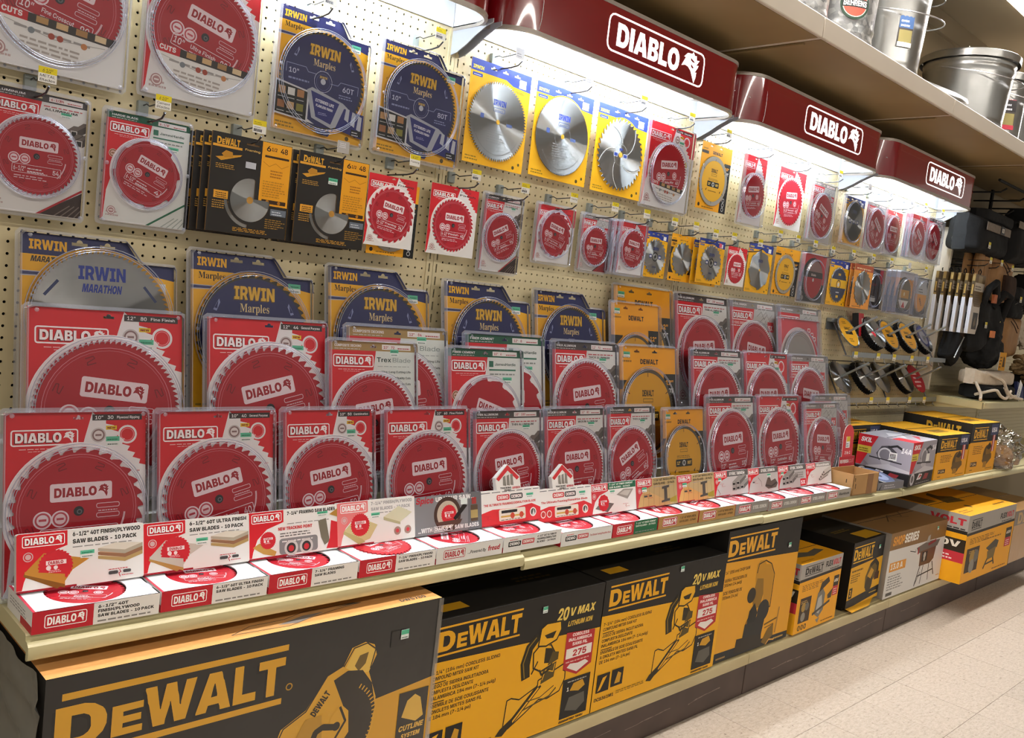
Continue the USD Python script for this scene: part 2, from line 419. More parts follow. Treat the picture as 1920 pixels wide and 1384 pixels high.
# round brushed saw plate: streaks run round the hub
M['plate'] = mat('brushed_saw_plate', {
    'tc': ('texture_coordinate', {}), 'x': ('vector_math', dict(math_type='cross_product', vector2=(0, 1, 0))),
    'n': ('vector_math', dict(math_type='normalize')), 'w': ('vector_transform', dict(transform_type='vector', convert_from='object', convert_to='world')),
    'g': ('glossy_bsdf', dict(color=lin('#b4b4b3'), roughness=0.30, anisotropy=0.9))},
    [('tc.object', 'x.vector1'), ('x.vector', 'n.vector1'), ('n.vector', 'w.vector'), ('w.vector', 'g.tangent')], surface='g.BSDF')

# ------------------------------------------------------------ room shell
S = 1.2192                                   # one 4 ft rack section
X0, X1 = -2.6, 6.15
struct('wall_back', G().box((X0, 0.06, 0), (X1 + 3, 0.12, 3.17)), M['wallp'])
struct('ceiling', G().box((X0, -5.0, 3.17), (X1 + 3, 0.12, 3.25)), M['ceilp'])
struct('trim_1', G().box((X0, 0.035, 3.06), (X1 + 3, 0.06, 3.17)), M['wallp'])

def floor_mat():
    n = {'tc': ('geometry', {}), 'v': ('noise_texture', dict(scale=38.0, detail=6, roughness=0.85)), 'w': ('noise_texture', dict(scale=70.0, detail=3)),
         'mp': ('mapping', dict(scale=(1, 2.6, 1))), 'r': ('rgb_ramp', {'ramp': [(0.30, lin('#6f6456')), (0.40, lin('#a59a8b')), (0.50, lin('#b3a89a')), (0.62, lin('#bdb3a6')), (0.70, lin('#d3cbc0'))]}),
         'r2': ('rgb_ramp', {'ramp': [(0.27, (0.28, 0.22, 0.17)), (0.36, (1, 1, 1))]}), 'mx': ('mix', dict(mix_type='multiply', fac=0.75)),
         'oi': ('object_info', {}), 'r3': ('rgb_ramp', {'ramp': [(0, (0.93, 0.91, 0.89)), (1, (1.02, 0.99, 0.97))]}), 'm3': ('mix', dict(mix_type='multiply', fac=1.0)),
         'p': ('principled_bsdf', dict(roughness=0.42, specular_ior_level=0.3))}
    return mat('vinyl_tile', n, [('tc.position', 'mp.vector'), ('mp.vector', 'v.vector'), ('tc.position', 'w.vector'), ('v.fac', 'r.fac'), ('w.fac', 'r2.fac'), ('r.color', 'mx.color1'), ('r2.color', 'mx.color2'),
               ('oi.random', 'r3.fac'), ('mx.color', 'm3.color1'), ('r3.color', 'm3.color2'), ('m3.color', 'p.base_color')])
M['floor'] = floor_mat()
fl = UsdGeom.Xform.Define(stage, '/World/floor'); key(fl.GetPrim(), kind='structure')
part('/World/floor', 'slab', G().box((X0, -5.0, -0.08), (X1 + 3, 0.12, -0.004)), M['floor'])
TL = 0.305
for i in range(-4, 22):
    for j in range(6):
        x, y = i * TL + 0.11, -0.49 - j * TL
        part('/World/floor', 'tile', G().box((x + .0007, y - TL + .0007, -0.004), (x + TL - .0007, y - .0007, rng.uniform(-0.0004, 0.0))), M['floor'])

# ------------------------------------------------------------ pegboard wall
def peg_mesh(nx=46, nz=56, p=0.0254, r=0.0033, d=0.004):
    a = np.arange(8) * np.pi / 4 + np.pi / 8
    oc = np.stack([np.cos(a), np.sin(a)], 1) * r + p / 2
    sq = np.array([[p, p], [0, p], [0, 0], [p, 0]])
    v2 = np.vstack([sq, oc]); v = np.c_[v2[:, 0], np.zeros(12), v2[:, 1]]; vb = np.c_[oc[:, 0], np.full(8, d), oc[:, 1]]
    cell_v = np.vstack([v, vb]); F = []
    for q in range(4):
        o = [4 + (2 * q + k) % 8 for k in range(3)]
        F += [[q, o[0], o[1]]] if 0 else []
    own = {0: (4, 5), 1: (6, 7), 2: (8, 9), 3: (10, 11)}
    for q in range(4):
        a0, a1 = own[q]; nq = (q + 1) % 4; b0 = own[nq][0]
        F += [[q, a0, a1][::-1], [q, a1, nq][::-1], [nq, a1, b0][::-1]]
    for k in range(8):
        i, j = 4 + k, 4 + (k + 1) % 8; F += [[i, j, j + 8], [i, j + 8, i + 8]]
    F = np.array(F); nv = len(cell_v)
    off = np.array([[i * p, 0, j * p] for i in range(nx) for j in range(nz)])
    V = (cell_v[None] + off[:, None]).reshape(-1, 3)
    return V, (F[None] + (np.arange(len(off)) * nv)[:, None, None]).reshape(-1, 3)
PEG = peg_mesh()
PZ0 = 0.6908
peg_say = ['leftmost cream pegboard panel, behind the two all-white-backed red blade packs', 'cream pegboard panel under the largest lit red sign, behind the silver discs on yellow cards',
           'cream pegboard panel under the middle-sized lit red sign', 'cream pegboard panel behind the two sloping racks of loose blades', 'pegboard panel behind the black bags and tan pouches', 'pegboard panel at the far right edge, behind empty dark hooks']
src = None
for k in range(-1, 5):
    loc = (k * S + 0.0256, 0, PZ0); lab = peg_say[k + 1]
    if src is None:
        src = thing('pegboard_panel', lab, 'pegboard', loc, group='pegboard panels of the rack wall')
        part(src, 'perforated_sheet', (PEG[0], PEG[1]), M['board'])
        part(src, 'backing', G().box((0, 0.022, 0), (46 * .0254, 0.030, 56 * .0254)), M['dark'])
    else: dup(src, lab, loc)
def upright():
    o = sbox(-0.0254, 0.60, 0.0254, 2.125)
    holes = [sbox(sx - .0025, z, sx + .0025, z + .025) for sx in (-.0135, .0135) for z in np.arange(0.62, 2.09, 0.0375)] + [sbox(-.0007, .60, .0007, 2.125)]
    p = o.difference(shapely.union_all(holes)); g = G()
    for q in getattr(p, 'geoms', [p]):
        m = trimesh.creation.extrude_polygon(q, 0.004, engine='earcut'); v = m.vertices
        g.add(np.c_[v[:, 0], -v[:, 2] + 0.001, v[:, 1]], m.faces[:, ::-1])
    return g
UP = upright(); src = None
for k, lab in zip(range(-1, 5), ['slotted cream upright at the far left end of the rack', 'slotted cream upright between the leftmost and second pegboard panels', 'slotted cream upright below the right end of the largest lit sign',
                  'slotted cream upright left of the loose-blade racks', 'slotted cream upright between the loose-blade racks and the black bags', 'slotted cream upright at the far right among the bags']):
    if src is None:
        src = thing('slotted_upright', lab, 'upright', (k * S, 0, 0), group='slotted uprights of the rack')
        part(src, 'strips', UP, M['board']); part(src, 'channel', G().box((-.025, 0.006, .6), (.025, 0.055, 2.12)), M['dark'])
    else: dup(src, lab, (k * S, 0, 0))

# ------------------------------------------------------------ shelves, deck, kick plates
def extrude_x(poly, x0, x1):
    m = trimesh.creation.extrude_polygon(Polygon(poly), x1 - x0, engine='earcut'); v = m.vertices     # (y, z, along x)
    return np.c_[v[:, 2] + x0, v[:, 0], v[:, 1]], m.faces
SHZ = {-1: 0.706, 0: 0.694, 1: 0.690, 2: 0.690, 3: 0.690, 4: 0.690}
SH = [(0, 0), (-.494, 0), (-.498, -.003), (-.4985, -.011), (-.507, -.012), (-.5145, -.018), (-.517, -.030), (-.514, -.041), (-.508, -.0445), (-.503, -.044), (-.503, -.030), (0, -.030)]
say = ['sloping stock shelf lip section under the leftmost white trays', 'shelf section under the middle of the white trays, one seam at each end', 'shelf section under the grey-fronted trays and open brown carton', 'shelf section carrying the yellow saw cartons', 'shelf section right of the yellow saw cartons', 'shelf section at the far right edge, mid height']
for k in range(-1, 5):
    a = -1.192 if k == -1 else k * S + .0012
    t = thing('stock_shelf', 'olive-cream steel ' + say[k + 1], 'shelf', (0, 0, SHZ[k]))
    part(t, 'shelf_pan', G().add(*extrude_x(SH, a, (k + 1) * S - .0012)), M['steel_lip'], smooth=35)
    part(t, 'bracket', G().box((a, -.10, -.075), (a + .004, -.01, -.031)), M['deck'])
DK = [(0, 0), (-.503, 0), (-.506, -.002), (-.506, -.006), (-.523, -.008), (-.5245, -.014), (-.5245, -.044), (-.522, -.047), (-.51, -.047), (-.51, -.02), (0, -.02)]
for k in range(-1, 5):
    a = k * S + (0 if k != 1 else 0) + .02
    t = thing('base_deck', ['deck section under the largest carton at lower left', 'cream base deck section under the two yellow mitre saw cartons', 'cream base deck section under the tall chop saw carton and its right neighbours', 'cream base deck section under the white table saw carton', 'cream base deck section under the brown wrapped carton', 'cream base deck section at the far right edge'][k + 1], 'shelf', (0, 0, 0.167))
    part(t, 'deck_pan', G().add(*extrude_x(DK, a + .0012, a + S - .0012)), M['deck'], smooth=35)
    t = thing('kick_plate', ['brown kick plate below the largest carton, mostly out of frame', 'dark brown scuffed kick plate with a long pale scrape, nearest the camera', 'dark brown kick plate below the small flame-yellow cartons', 'dark brown kick plate with one straight pale scratch, below the white table saw carton', 'dark brown kick plate in deep shade past the overhanging carton', 'dark brown kick plate at the far right edge'][k + 1], 'kick plate')
    part(t, 'plate', G().tm(rbox((a + .002, -.516, 0.001), (a + S - .002, -.508, 0.121), .003)), M['kick'])
    if k in (0, 1, 2):
        g = G(); q = np.random.default_rng(40 + k)
        for i in range(3 if k != 2 else 1):
            xs = a + .12 + i * .36 + q.uniform(0, .08); n = 9; L = q.uniform(.12, .34)
            zz = .052 + .02 * q.random() + np.cumsum(q.normal(0, .0016, n)) + np.linspace(0, .01, n)
            ww = q.uniform(.0006, .003, n); xx = np.linspace(xs, xs + L, n)
            v = np.vstack([np.c_[xx, np.full(n, -.5164), zz - ww], np.c_[xx, np.full(n, -.5164), zz + ww]])
            g.add(v, [[j, j + 1, n + j + 1, n + j] for j in range(n - 1)])
        part(t, 'scuff_marks', g, M['scuff'])
for k in range(-2, 5):
    t = thing('overhead_shelf', 'deep beige overhead shelf section ' + ['out of frame at the left', 'above the top-left red packs', 'above the largest lit sign', 'above the middle lit sign, first seam on its left', 'above the smallest lit sign', 'carrying the large lidded can', 'at the far right edge'][k + 2], 'shelf', (0, 0, 2.365))
    part(t, 'shelf_pan', G().tm(rbox((k * S + .002, -.48, 0), ((k + 1) * S - .002, .05, .072), .004)), M['beige'])
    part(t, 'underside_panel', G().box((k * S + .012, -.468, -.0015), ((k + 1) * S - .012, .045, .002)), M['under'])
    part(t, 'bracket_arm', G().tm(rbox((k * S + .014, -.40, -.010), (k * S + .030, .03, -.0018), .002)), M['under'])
# stepped risers that carry the middle and back rows of standing packs
for k, lab in ((-1, 'stepped pale metal riser behind the leftmost standing packs'), (0, 'stepped pale metal riser behind the centre standing packs'), (1, 'stepped pale metal riser behind the right-hand standing packs')):
    a, b, z = (-1.18 if k == -1 else k * S + .02), (k + 1) * S - (.02 if k < 1 else .16), SHZ[k]
    t = thing('display_riser', lab, 'display stand', (0, 0, z))
    for y, h in ((-.232, .118), (-.146, .262)):
        part(t, 'step', G().add(*extrude_x([(y - .012, 0), (y - .009, 0), (y - .009, h - .003), (y + .07, h - .003), (y + .07, 0), (y + .073, 0), (y + .073, h), (y - .012, h)], a, b)), M['riser'])
        part(t, 'front_lip', G().box((a, y - .030, h), (b, y - .012, h + .002)), M['riser'])

# ------------------------------------------------------------ lit canopies
CZ0, CZ1, CY = 2.107, 2.285, -.215
def plan(inset=0.0):
    pts = [(.012 + inset, -.0), (.012 + inset, -.06)]
    for a in np.linspace(0, math.pi / 2, 9)[0:]:
        pts.append((.012 + inset + .115 * (1 - math.cos(a)), -.10 - (.115 - inset) * math.sin(a)))
    half = pts
    return half + [(S - x, y) for x, y in half[::-1]]
def band(z0, z1, in0, in1):
    o, i = np.array(plan(in0)), np.array(plan(in1)); n = len(o)
    v = np.vstack([np.c_[o, np.full(n, z0)], np.c_[o, np.full(n, z1)], np.c_[i, np.full(n, z0)], np.c_[i, np.full(n, z1)]]); f = []
    for j in range(n - 1):
        f += [[j, j + 1, n + j + 1, n + j], [2 * n + j + 1, 2 * n + j, 3 * n + j, 3 * n + j + 1], [n + j, n + j + 1, 3 * n + j + 1, 3 * n + j], [j + 1, j, 2 * n + j, 2 * n + j + 1]]
    return v, np.array(f)
def canopy(k, lab):
    t = thing('canopy_sign', lab, 'illuminated sign', (k * S, 0, 0), group='lit canopies over the pegboard')
    part(t, 'fascia', G().add(*band(CZ0 + .004, CZ1 - .004, 0, .0035)), M['red'], smooth=30)
    part(t, 'lower_trim', G().add(*band(CZ0 - .004, CZ0 + .008, -.002, .006)), M['trim'], smooth=30)
    part(t, 'upper_trim', G().add(*band(CZ1 - .008, CZ1 + .004, -.002, .006)), M['trim'], smooth=30)
    part(t, 'liner', G().add(*band(CZ0 + .005, CZ1 - .006, .0036, .006)), M['white'], smooth=30)
    p = Polygon(plan(.004)); m = trimesh.creation.extrude_polygon(p, .003, engine='earcut')
    part(t, 'top_panel', G().add(m.vertices + [0, 0, CZ1 - .008], m.faces), M['white'])
    part(t, 'reflector', G().box((.05, -.19, 2.196), (S - .05, -.004, 2.199)).box((.02, -.006, 2.113), (S - .02, -.002, 2.20)), M['white'])
    part(t, 'lamp_tube', G().tube([(.20, -.105, 2.163), (S - .20, -.105, 2.163)], .013, n=12), M['tube'], label='white fluorescent tube')
    for sx in (.155, S - .155): part(t, 'lamp_holder', G().box((sx - .02, -.125, 2.145), (sx + .02, -.085, 2.196)), M['white'])
    arc = [(0, 2.035), (-.03, 2.041), (-.07, 2.059), (-.107, 2.080), (-.15, 2.100), (-.175, 2.106)]
    prof = [(y, z) for y, z in arc] + [(-.175, CZ0 + .01), (0, CZ0 + .01)]
    for sx in (.014, S - .017):
        part(t, 'end_cheek', G().add(*extrude_x([(y, z) for y, z in prof], sx, sx + .003)), M['cheek'])
    a = Art(.62, .165, out=sbox(-1, -1, 2, 2))
    a.push(0, 0, 1)
    fx0 = {0: .41, 1: .43, 2: .465, -1: .42}[k]
    for r in (0,):
        a.frame(0, 0, .515, .114, .0058, '#ffffff', r=.026)
        a.text('DIABLO', .045, .022, .070, '#ffffff', w=.325)
        a.put(affinity.affine_transform(HEAD, [.098, 0, 0, .098, .385, .008]), '#ffffff', clip=False)
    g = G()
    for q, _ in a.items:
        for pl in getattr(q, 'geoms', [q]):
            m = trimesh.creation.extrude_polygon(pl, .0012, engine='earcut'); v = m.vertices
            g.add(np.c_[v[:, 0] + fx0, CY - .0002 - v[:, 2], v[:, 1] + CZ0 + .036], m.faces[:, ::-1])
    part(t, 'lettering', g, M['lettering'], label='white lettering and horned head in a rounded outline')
    # pale peeled edge along the corner seam
    if k in (0, 1):
        part(t, 'peeling_edge', G().tube([(.128, CY + .001, CZ1 - .05), (.128, CY - .001, CZ1 - .1), (.126, CY - .001, CZ1 - .14), (.121, CY, CZ0 + .012)], .0013, n=5), M['white'])
    return t
for k, lab in ((-1, 'lit red canopy cut off by the top edge, at the left of the largest sign'), (0, 'largest lit red canopy sign with white word, nearest of the three'), (1, 'middle lit red canopy sign with white word'), (2, 'smallest, farthest lit red canopy sign, beside the black bag')):
    canopy(k, lab)

# ------------------------------------------------------------ ceiling lights (above and beside the frame)
for nm, y, m, xa, xb, lab in (('shelf_strip', -.50, 'ceil_tube', -2.2, 7.2, 'long ceiling strip light above the overhead shelf'), ('far_strip', -3.3, 'aisle_tube', -3.2, 3.0, 'long ceiling strip light over the far side of the aisle')):
    t = thing('ceiling_light', lab, 'ceiling light', (0, y, 3.10))
    part(t, 'housing', G().box((xa, -.07, .03), (xb, .07, .07)), M['white'])
    part(t, 'lamp_tube', G().box((xa + .05, -.045, .0), (xb - .05, .045, .03)), M[m])
    if nm == 'shelf_strip':
        for sy in (-1, 1): part(t, 'side_reflector', G().box((-2.2, sy * .052 - .002, -.085), (7.2, sy * .052 + .002, .03)), M['ceilp'])

# ------------------------------------------------------------ saw blade packs: printed art
RED, CARD, DRED, NAVY, YEL, BLK, DWY = '#d5202b', '#efeeee', '#b3192a', '#22265c', '#f2b418', '#161616', '#f0a818'

def red_blade(R, n, rot, size='10"', name='', teeth='', small=False, fine=True, up=0.0):
    """returns the painted disc of the red brand as a coloured soup lying in y = 0, front towards -y"""
    g = G(); p = teeth_poly(R, n, gul=min(.085, 2.6 / n + .025), hole=None)
    m = trimesh.creation.extrude_polygon(p, .0022, engine='earcut'); v = m.vertices
    g.add(np.c_[v[:, 0], -v[:, 2], v[:, 1]], m.faces[:, ::-1], DRED)
    a = Art(2 * R, 2 * R, out=p); a.st = []; a.M = np.array([[R, 0, 0], [0, R, 0.]])
    w, pk = '#f0e2e8', '#e6c3cc'
    if fine:
        a.disc(0, 0, .885, '#d98a97', .876); a.disc(0, 0, .845, '#cf7885', .839)
        for q in range(8):
            an = math.radians(q * 45 + 20); a.push(.74 * math.cos(an), .74 * math.sin(an), R, q * 45 + 20 - 90)
            a.line([(-.06, .05), (.05, .05), (.06, .015), (-.05, -.01), (-.06, -.045), (.06, -.05)], .014, '#7c1020'); a.pop()
    a.push(0, 0, R, rot)
    a.red_logo(-.42, .16, .50, .44, 'label', '#f2e4ea')
    a.seal(-.52, -.10, .135, w, '#c04a58'); a.seal(-.27, -.10, .13, w, '#c04a58', '#eed5da')
    a.disc(0, -.0, .075, '#26262a'); a.disc(.01, -.01, .04, '#6a6c72', .022)
    if fine: a.frame(.26, .02, .62, .10, .012, pk, r=.03); a.frame(.26, -.13, .62, -.05, .012, pk, r=.03); a.bars(.29, -.03, .6, .01, 1, pk)
    else: a.seal(.34, -.06, .12, w, '#c04a58', '#eed5da')
    a.frame(-.56, -.46 + up, .60, -.24 + up, .012, w, r=.03)
    if size: a.text(size, -.52, -.41 + up, .12, w, w=.20 if len(size) < 4 else .28, k='bold')
    if name: a.text(name, -.20, -.37 + up, .075, w, w=.5, k='bold')
    else: a.bars(-.2, -.42 + up, .3, -.28 + up, 2, w)
    if teeth: a.text(teeth, .40, -.41 + up, .12, w, w=.15 if len(teeth) < 3 else .19, k='bold')
    a.bars(-.2, -.44 + up, .3, -.39 + up, 1, pk)
    if not up: a.bars(-.5, -.60, .5, -.49, 2, pk)
    a.line([(.70 * math.cos(t), .70 * math.sin(t)) for t in np.linspace(-.75, -.1, 8)], .03, pk)
    a.pop()
    return g.art(a, O=(0, -.0022, 0))

def steel_blade(t, R, n, z, y, x, art=None, gul=.06, hook=.35, tips=None, name='blade'):
    p = teeth_poly(R, n, gul, hook, hole=R * .06); m = trimesh.creation.extrude_polygon(p, .0022, engine='earcut'); v = m.vertices
    b = part(t, name, (np.c_[v[:, 0], -v[:, 2], v[:, 1]], m.faces[:, ::-1]), M['plate'], loc=(x, y, z), smooth=40)
    if art:
        a = Art(2 * R, 2 * R, out=Point(0, 0).buffer(R * .99)); a.M = np.array([[R, 0, 0], [0, R, 0.]]); art(a)
        if a.items: part(b, 'printing', G().art(a, O=(0, -.0022, 0)), M['print'])
    return b

def shell(t, W, H, T, cx=None, cz=None, R=None, notch=False):
    """thermoformed clear clamshell: flange, raised wall, front sheet and the ring round the blade"""
    def loop(ins, y, r):
        g = sbox(-W / 2 + ins, ins, W / 2 - ins, H - ins)
        if notch: g = g.difference(Polygon([(W / 2 - .34 * W - ins * .4, H + .1), (W / 2 - .34 * W - ins * .4, H - ins * .9), (W / 2 - .24 * W - ins * .4, H - .115 * H - ins * .9), (W / 2 + .1, H - .115 * H - ins * .9), (W / 2 + .1, H + .1)]))
        g = g.buffer(-r).buffer(r, quad_segs=4)
        q = np.array([g.exterior.interpolate(s, normalized=True).coords[0] for s in np.linspace(0, 1, 96, endpoint=False)])
        q = q[::-1] if Polygon(q).exterior.is_ccw is False else q
        return np.c_[q[:, 0], np.full(96, y), q[:, 1]], g
    L = [loop(0, 0, .008), loop(.0055, 0, .007), loop(.0075, -T + .001, .006), loop(.0095, -T, .005)]
    g = G(); F = [[j, (j + 1) % 96, 96 + (j + 1) % 96, 96 + j] for j in range(96)]
    for (a, _), (b, _) in zip(L[:-1], L[1:]): g.add(np.vstack([a, b]), F)
    g.add(np.vstack([L[0][0], L[0][0] + [0, .0012, 0]]), F)
    s = part(t, 'plastic_shell', g, M['rim'], label='clear bluish plastic rim')
    hole = L[-1][1]
    v, f = tri(hole); part(s, 'front_sheet', G().add(np.c_[v[:, 0], np.full(len(v), -T), v[:, 1]], f), M['clear'])
    if R:
        a = np.linspace(0, 2 * np.pi, 49)
        rg = G()
        for rr, yy, w in ((1.045, -T - .0006, .0011), (1.005, -T - .003, .0009), (.975, -T - .0045, .0008)):
            rg.tube(np.c_[cx + R * rr * np.cos(a), np.full(49, yy), cz + R * rr * np.sin(a)], w, n=5, cap=False)
        part(s, 'bubble_ring', rg, M['rim'])
    rv = G()
    for px, pz in ((-.44, .04), (.44, .04), (-.44, .52), (.44, .52), (-.43, .96), (.43, .96)):
        if notch and pz > .9 and px > 0: continue
        rv.add(*trans(lathe([(0, -.0018), (.0028, -.0015), (.004, 0), (.0046, .0001)], 8), (px * W, -T, pz * H)))
    part(s, 'snap_button', rv, M['rim'], kind='stuff')
    return s
def trans(vf, o):
    v = np.asarray(vf[0]); return np.c_[v[:, 0], v[:, 2], -v[:, 1]] + np.asarray(o), vf[1]

def hang_hole(W, H, x, y, w=.07, h=.022):
    c = (x * W, y * H)
    return shapely.union_all([sbox(c[0] - w * W / 2, c[1] - h * H / 3, c[0] + w * W / 2, c[1] + h * H / 4), Point(c[0], c[1] + h * H / 4).buffer(h * H * .55)])

def red_art(W, H, style, head, cx, cy, R, hole=True):
    """card of the red brand; style picks the picture zone; head = (size, teeth, words)"""
    out = sbox(0, 0, W, H)
    if hole: out = out.difference(hang_hole(W, H, .5, .965))
    a = Art(W, H, CARD, out)
    rr, cxn, cyn = R / W, cx / W, cy / H
    if style in ('general', 'ultra', 'small'):
        a.poly([(0, 1), (.60, 1), (.55, .86), (.50, .70), (.30, .62), (.14, .50), (.06, .30), (.03, .05), (0, .0)], RED)
        a.poly([(.60, 1), (.66, .955), (.70, .95), (.70, .93), (.76, .92), (.74, .895), (.80, .88), (.78, .855), (.84, .84), (.82, .81), (.88, .795), (.86, .77), (.92, .755), (.90, .73), (.96, .715), (.95, .69), (1, .68), (1, 1)], RED)
        if style != 'small':
            a.disc(.86, .865, .072, CARD, .056); a.disc(.86, .865, .050, '#e98a8f', .044); a.rect(.70, .895, .78, .918, '#e7c51d'); a.text('NEW', .71, .9, .012, '#8a1018', w=.06)
            a.seal(.645, .865, .055, '#c9c4c2', '#8a6f6d', '#e2dad8')
            a.rect(.60, .95, .97, .985, '#3a302f'); s0, t0, w0 = head
            a.text(s0, .62, .957, .02, CARD, k='bold'); a.text(t0, .71, .957, .02, CARD, k='bold'); a.text(w0, .78, .959, .016, CARD, w=.17, k='bold')
            a.green_tag(.70, .80, .10, .055)
            a.seal(.905, .60, .04, '#e3d7a0', '#98855a'); a.bars(.86, .645, .96, .66, 1, '#c77'); a.bars(.85, .48, .97, .55, 3, '#b9b2ae')
        else:
            a.text('Framing' if style == 'small' and head[2] == '' else head[2], .60, .885, .028, '#3b2f2f', w=.33, k='bold'); a.text(head[0], .62, .935, .025, '#7a2a30', k='bold'); a.text(head[1], .78, .935, .025, '#7a2a30', k='bold')
    else:
        band, zone = dict(alu=('#4a4342', '#e5e3df'), hardie=('#1d5b41', '#e6e7e3'), trex=('#a98a55', '#dfe2dc'), steel=('#8f8a86', '#c6c3bf'), medium=('#514a48', '#e2dfdb'))[style]
        a.rect(0, 0, 1, 1, zone)
        a.poly([(0, .935), (.53, .935), (.50, .80), (.44, .66), (.26, .60), (.12, .48), (.05, .28), (.03, .03), (0, 0)], RED)
        a.rect(0, .935, 1, 1, band)
        a.text(head[2], .06, .96, .018, CARD, w=.30, k='bold'); a.bars(.06, .943, .36, .955, 1, '#cfc9c4')
        a.rect(.60, .947, .95, .985, '#efe6e2'); a.text(head[0], .62, .955, .02, '#b54048', k='bold'); a.text(head[1], .71, .955, .02, '#b54048', k='bold'); a.bars(.79, .955, .94, .972, 1, '#b54048')
        if style in ('alu', 'medium'):
            a.bars(.55, .90, .97, .92, 1, '#c05a60'); a.text({'alu': 'THIN ALUMINUM', 'medium': 'MEDIUM ALUMINUM'}[style] if head[2] == '' else head[2], .56, .872, .018, '#37302e', w=.34, k='bold')
            for q, (x, y) in enumerate(((.74, .70), (.84, .735), (.78, .635), (.90, .66))):
                a.poly([(x, y), (x + .07, y + .012), (x + .20, y + .085), (x + .13, y + .085)], '#6d625c'); a.poly([(x + .07, y + .012), (x + .20, y + .085), (x + .20, y + .03), (x + .07, y - .05)], '#4c443f')
                a.frame(x, y - .05, x + .07, y + .008, .010, '#c9c2bb', fill='#1f1a18')
            a.green_tag(.73, .835, .11, .04)
        elif style == 'hardie':
            a.rect(.55, .855, .61, .905, '#2b6d55'); a.text('JamesHardie', .63, .868, .022, '#41584f', w=.30, k='bold'); a.rect(.55, .825, .93, .838, '#3f7a63'); a.bars(.56, .79, .93, .815, 1, '#8b8f8b')
            a.green_tag(.74, .72, .13, .05); a.seal(.10, .62, .05, '#d8b9a8', '#8a5a28')
        elif style == 'trex':
            a.text('Trex', .54, .855, .035, '#3d4a45', w=.17, k='bold'); a.text('Blade', .73, .855, .033, '#8d9792', w=.22, k='reg'); a.bars(.55, .82, .95, .832, 1, '#a9aea9')
            for q, s_ in enumerate(('Ultra-Long Cutting Life', 'Superior Quality Cuts', 'Melt-Free Cuts')): a.text(s_, .95, .775 - q * .045, .016, '#3e4642', w=(.36, .30, .22)[q], anchor='r', k='bold')
            a.green_tag(.70, .90, .10, .05)
        elif style == 'steel':
            for q in range(9):
                x = .55 + .05 * (q % 4) + .02 * (q // 4); y = .70 + .055 * (q % 5); a.line([(x, y), (x + .10, y + .05), (x + .16, y - .02), (x + .24, y + .03)], .008, ['#a39f9b', '#d9d7d4', '#8e8985'][q % 3])
            a.rect(.83, .72, .97, .82, '#c8202c'); a.text('5X', .845, .735, .05, CARD, w=.10); a.bars(.02, .755, .36, .775, 1, CARD)
            a.text(head[2], .04, .775, .022, '#f3d9d9', w=.36, k='bold')
    a.red_logo(.045, .815, .50, .905, 'outline')
    a.bars(.10, .795, .40, .805, 1, '#f3c5c5', ragged=.1); a.bars(.16, .782, .34, .79, 1, '#f3c5c5', ragged=.1)
    a.disc(cxn, cyn, rr * 1.07, '#fbfafa', n=16)
    if style != 'small' and cyn - R / H > .03:
        a.rect(.0, .0, 1, .012, '#f5f3f1')
    if style == 'ultra':     # lower print band in front of the disc is added by the caller
        pass
    a.bars(.06, .05, .25, .11, 2, '#c9b0ae'); a.seal(.12, .10, .05, '#b98f8f', '#efe6e4')
    return a

def red_pack(label, group, W, H, T, style, head, R, n, rot, cx=None, cy=None, loc=(0, 0, 0), lean=0.0, clam=True, blade=True, name='saw_blade_pack', small=False, corner=None, fine=True):
    """a blade of the red brand on its card, in a clamshell or bare"""
    mg = .009 if clam else 0.0
    cw, ch = W - 2 * mg, H - 2 * mg
    cx = (cw / 2 if cx is None else cx); cy = (R + ch * .045 if cy is None else cy)
    t = thing(name, label, 'saw blade pack', loc, (-lean, 0, 0), group)
    a = red_art(cw, ch, style, head, cx, cy, R, hole=True)
    if corner:
        a.poly([(1, 0), (1, .22), (.55, 0)], corner[0]); a.line([(1.0, .24), (.53, -.01)], .022, corner[1])
        for q in range(4): a.line([(.72 + q * .07, .0), (.88 + q * .05, .10)], .012, corner[2])
    part(t, 'card', G().sheet(a, O=(-cw / 2, -.0035, mg), t=.0012), M['print'])
    x, z = cx - cw / 2, cy + mg
    y = -.0045 - (.004 if clam else .0008)
    if blade:
        part(t, 'blade', red_blade(R, n, rot, head[0], head[2] if style in ('general', 'ultra', 'small') else '', head[1], fine=fine, up=.05 if style == 'ultra' else 0), M['paint'], loc=(x, y, z), label='red-painted saw blade')
    if style == 'ultra':
        b = Art(2 * R, 2 * R, out=Point(0, 0).buffer(R * 1.0).intersection(sbox(-R, -R, R, -R * .36))); b.M = np.array([[R, 0, 0], [0, R, 0.]])
        b.rect(-1, -1, 1, -.33, '#e9e6e4'); b.poly([(-1, -.33), (1, -.33), (1, -.50), (-1, -.50)], '#3b332f'); b.rect(-1, -.50, -.42, -.33, '#c81f2b'); b.text('CUTS', -.80, -.46, .09, CARD, w=.30)
        for q, c in enumerate(('#c29a62', '#d9b98a', '#b58a55', '#e1cba6')): b.rect(-.30 + q * .30, -.47, -.12 + q * .30, -.37, c)
        b.line([(-.75, -.55), (0, -.66), (.78, -.55)], .012, '#b7b2af'); b.bars(-.6, -.62, .6, -.54, 1, '#a7a2a0'); b.bars(-.5, -.92, .5, -.70, 3, '#b5aca6')
        for q, c in ((-.05, '#b0503a'), (.08, '#b0503a'), (-.35, '#8a9096'), (.45, '#c98a55')): b.disc(q, -.62, .05, c)
        g = G().art(b); part(t, 'lower_print', g, M['print'], loc=(x, y - .0046, z), rot=(0, 4, 0))
    if clam: shell(t, W, H, T, x, z, R)
    return t

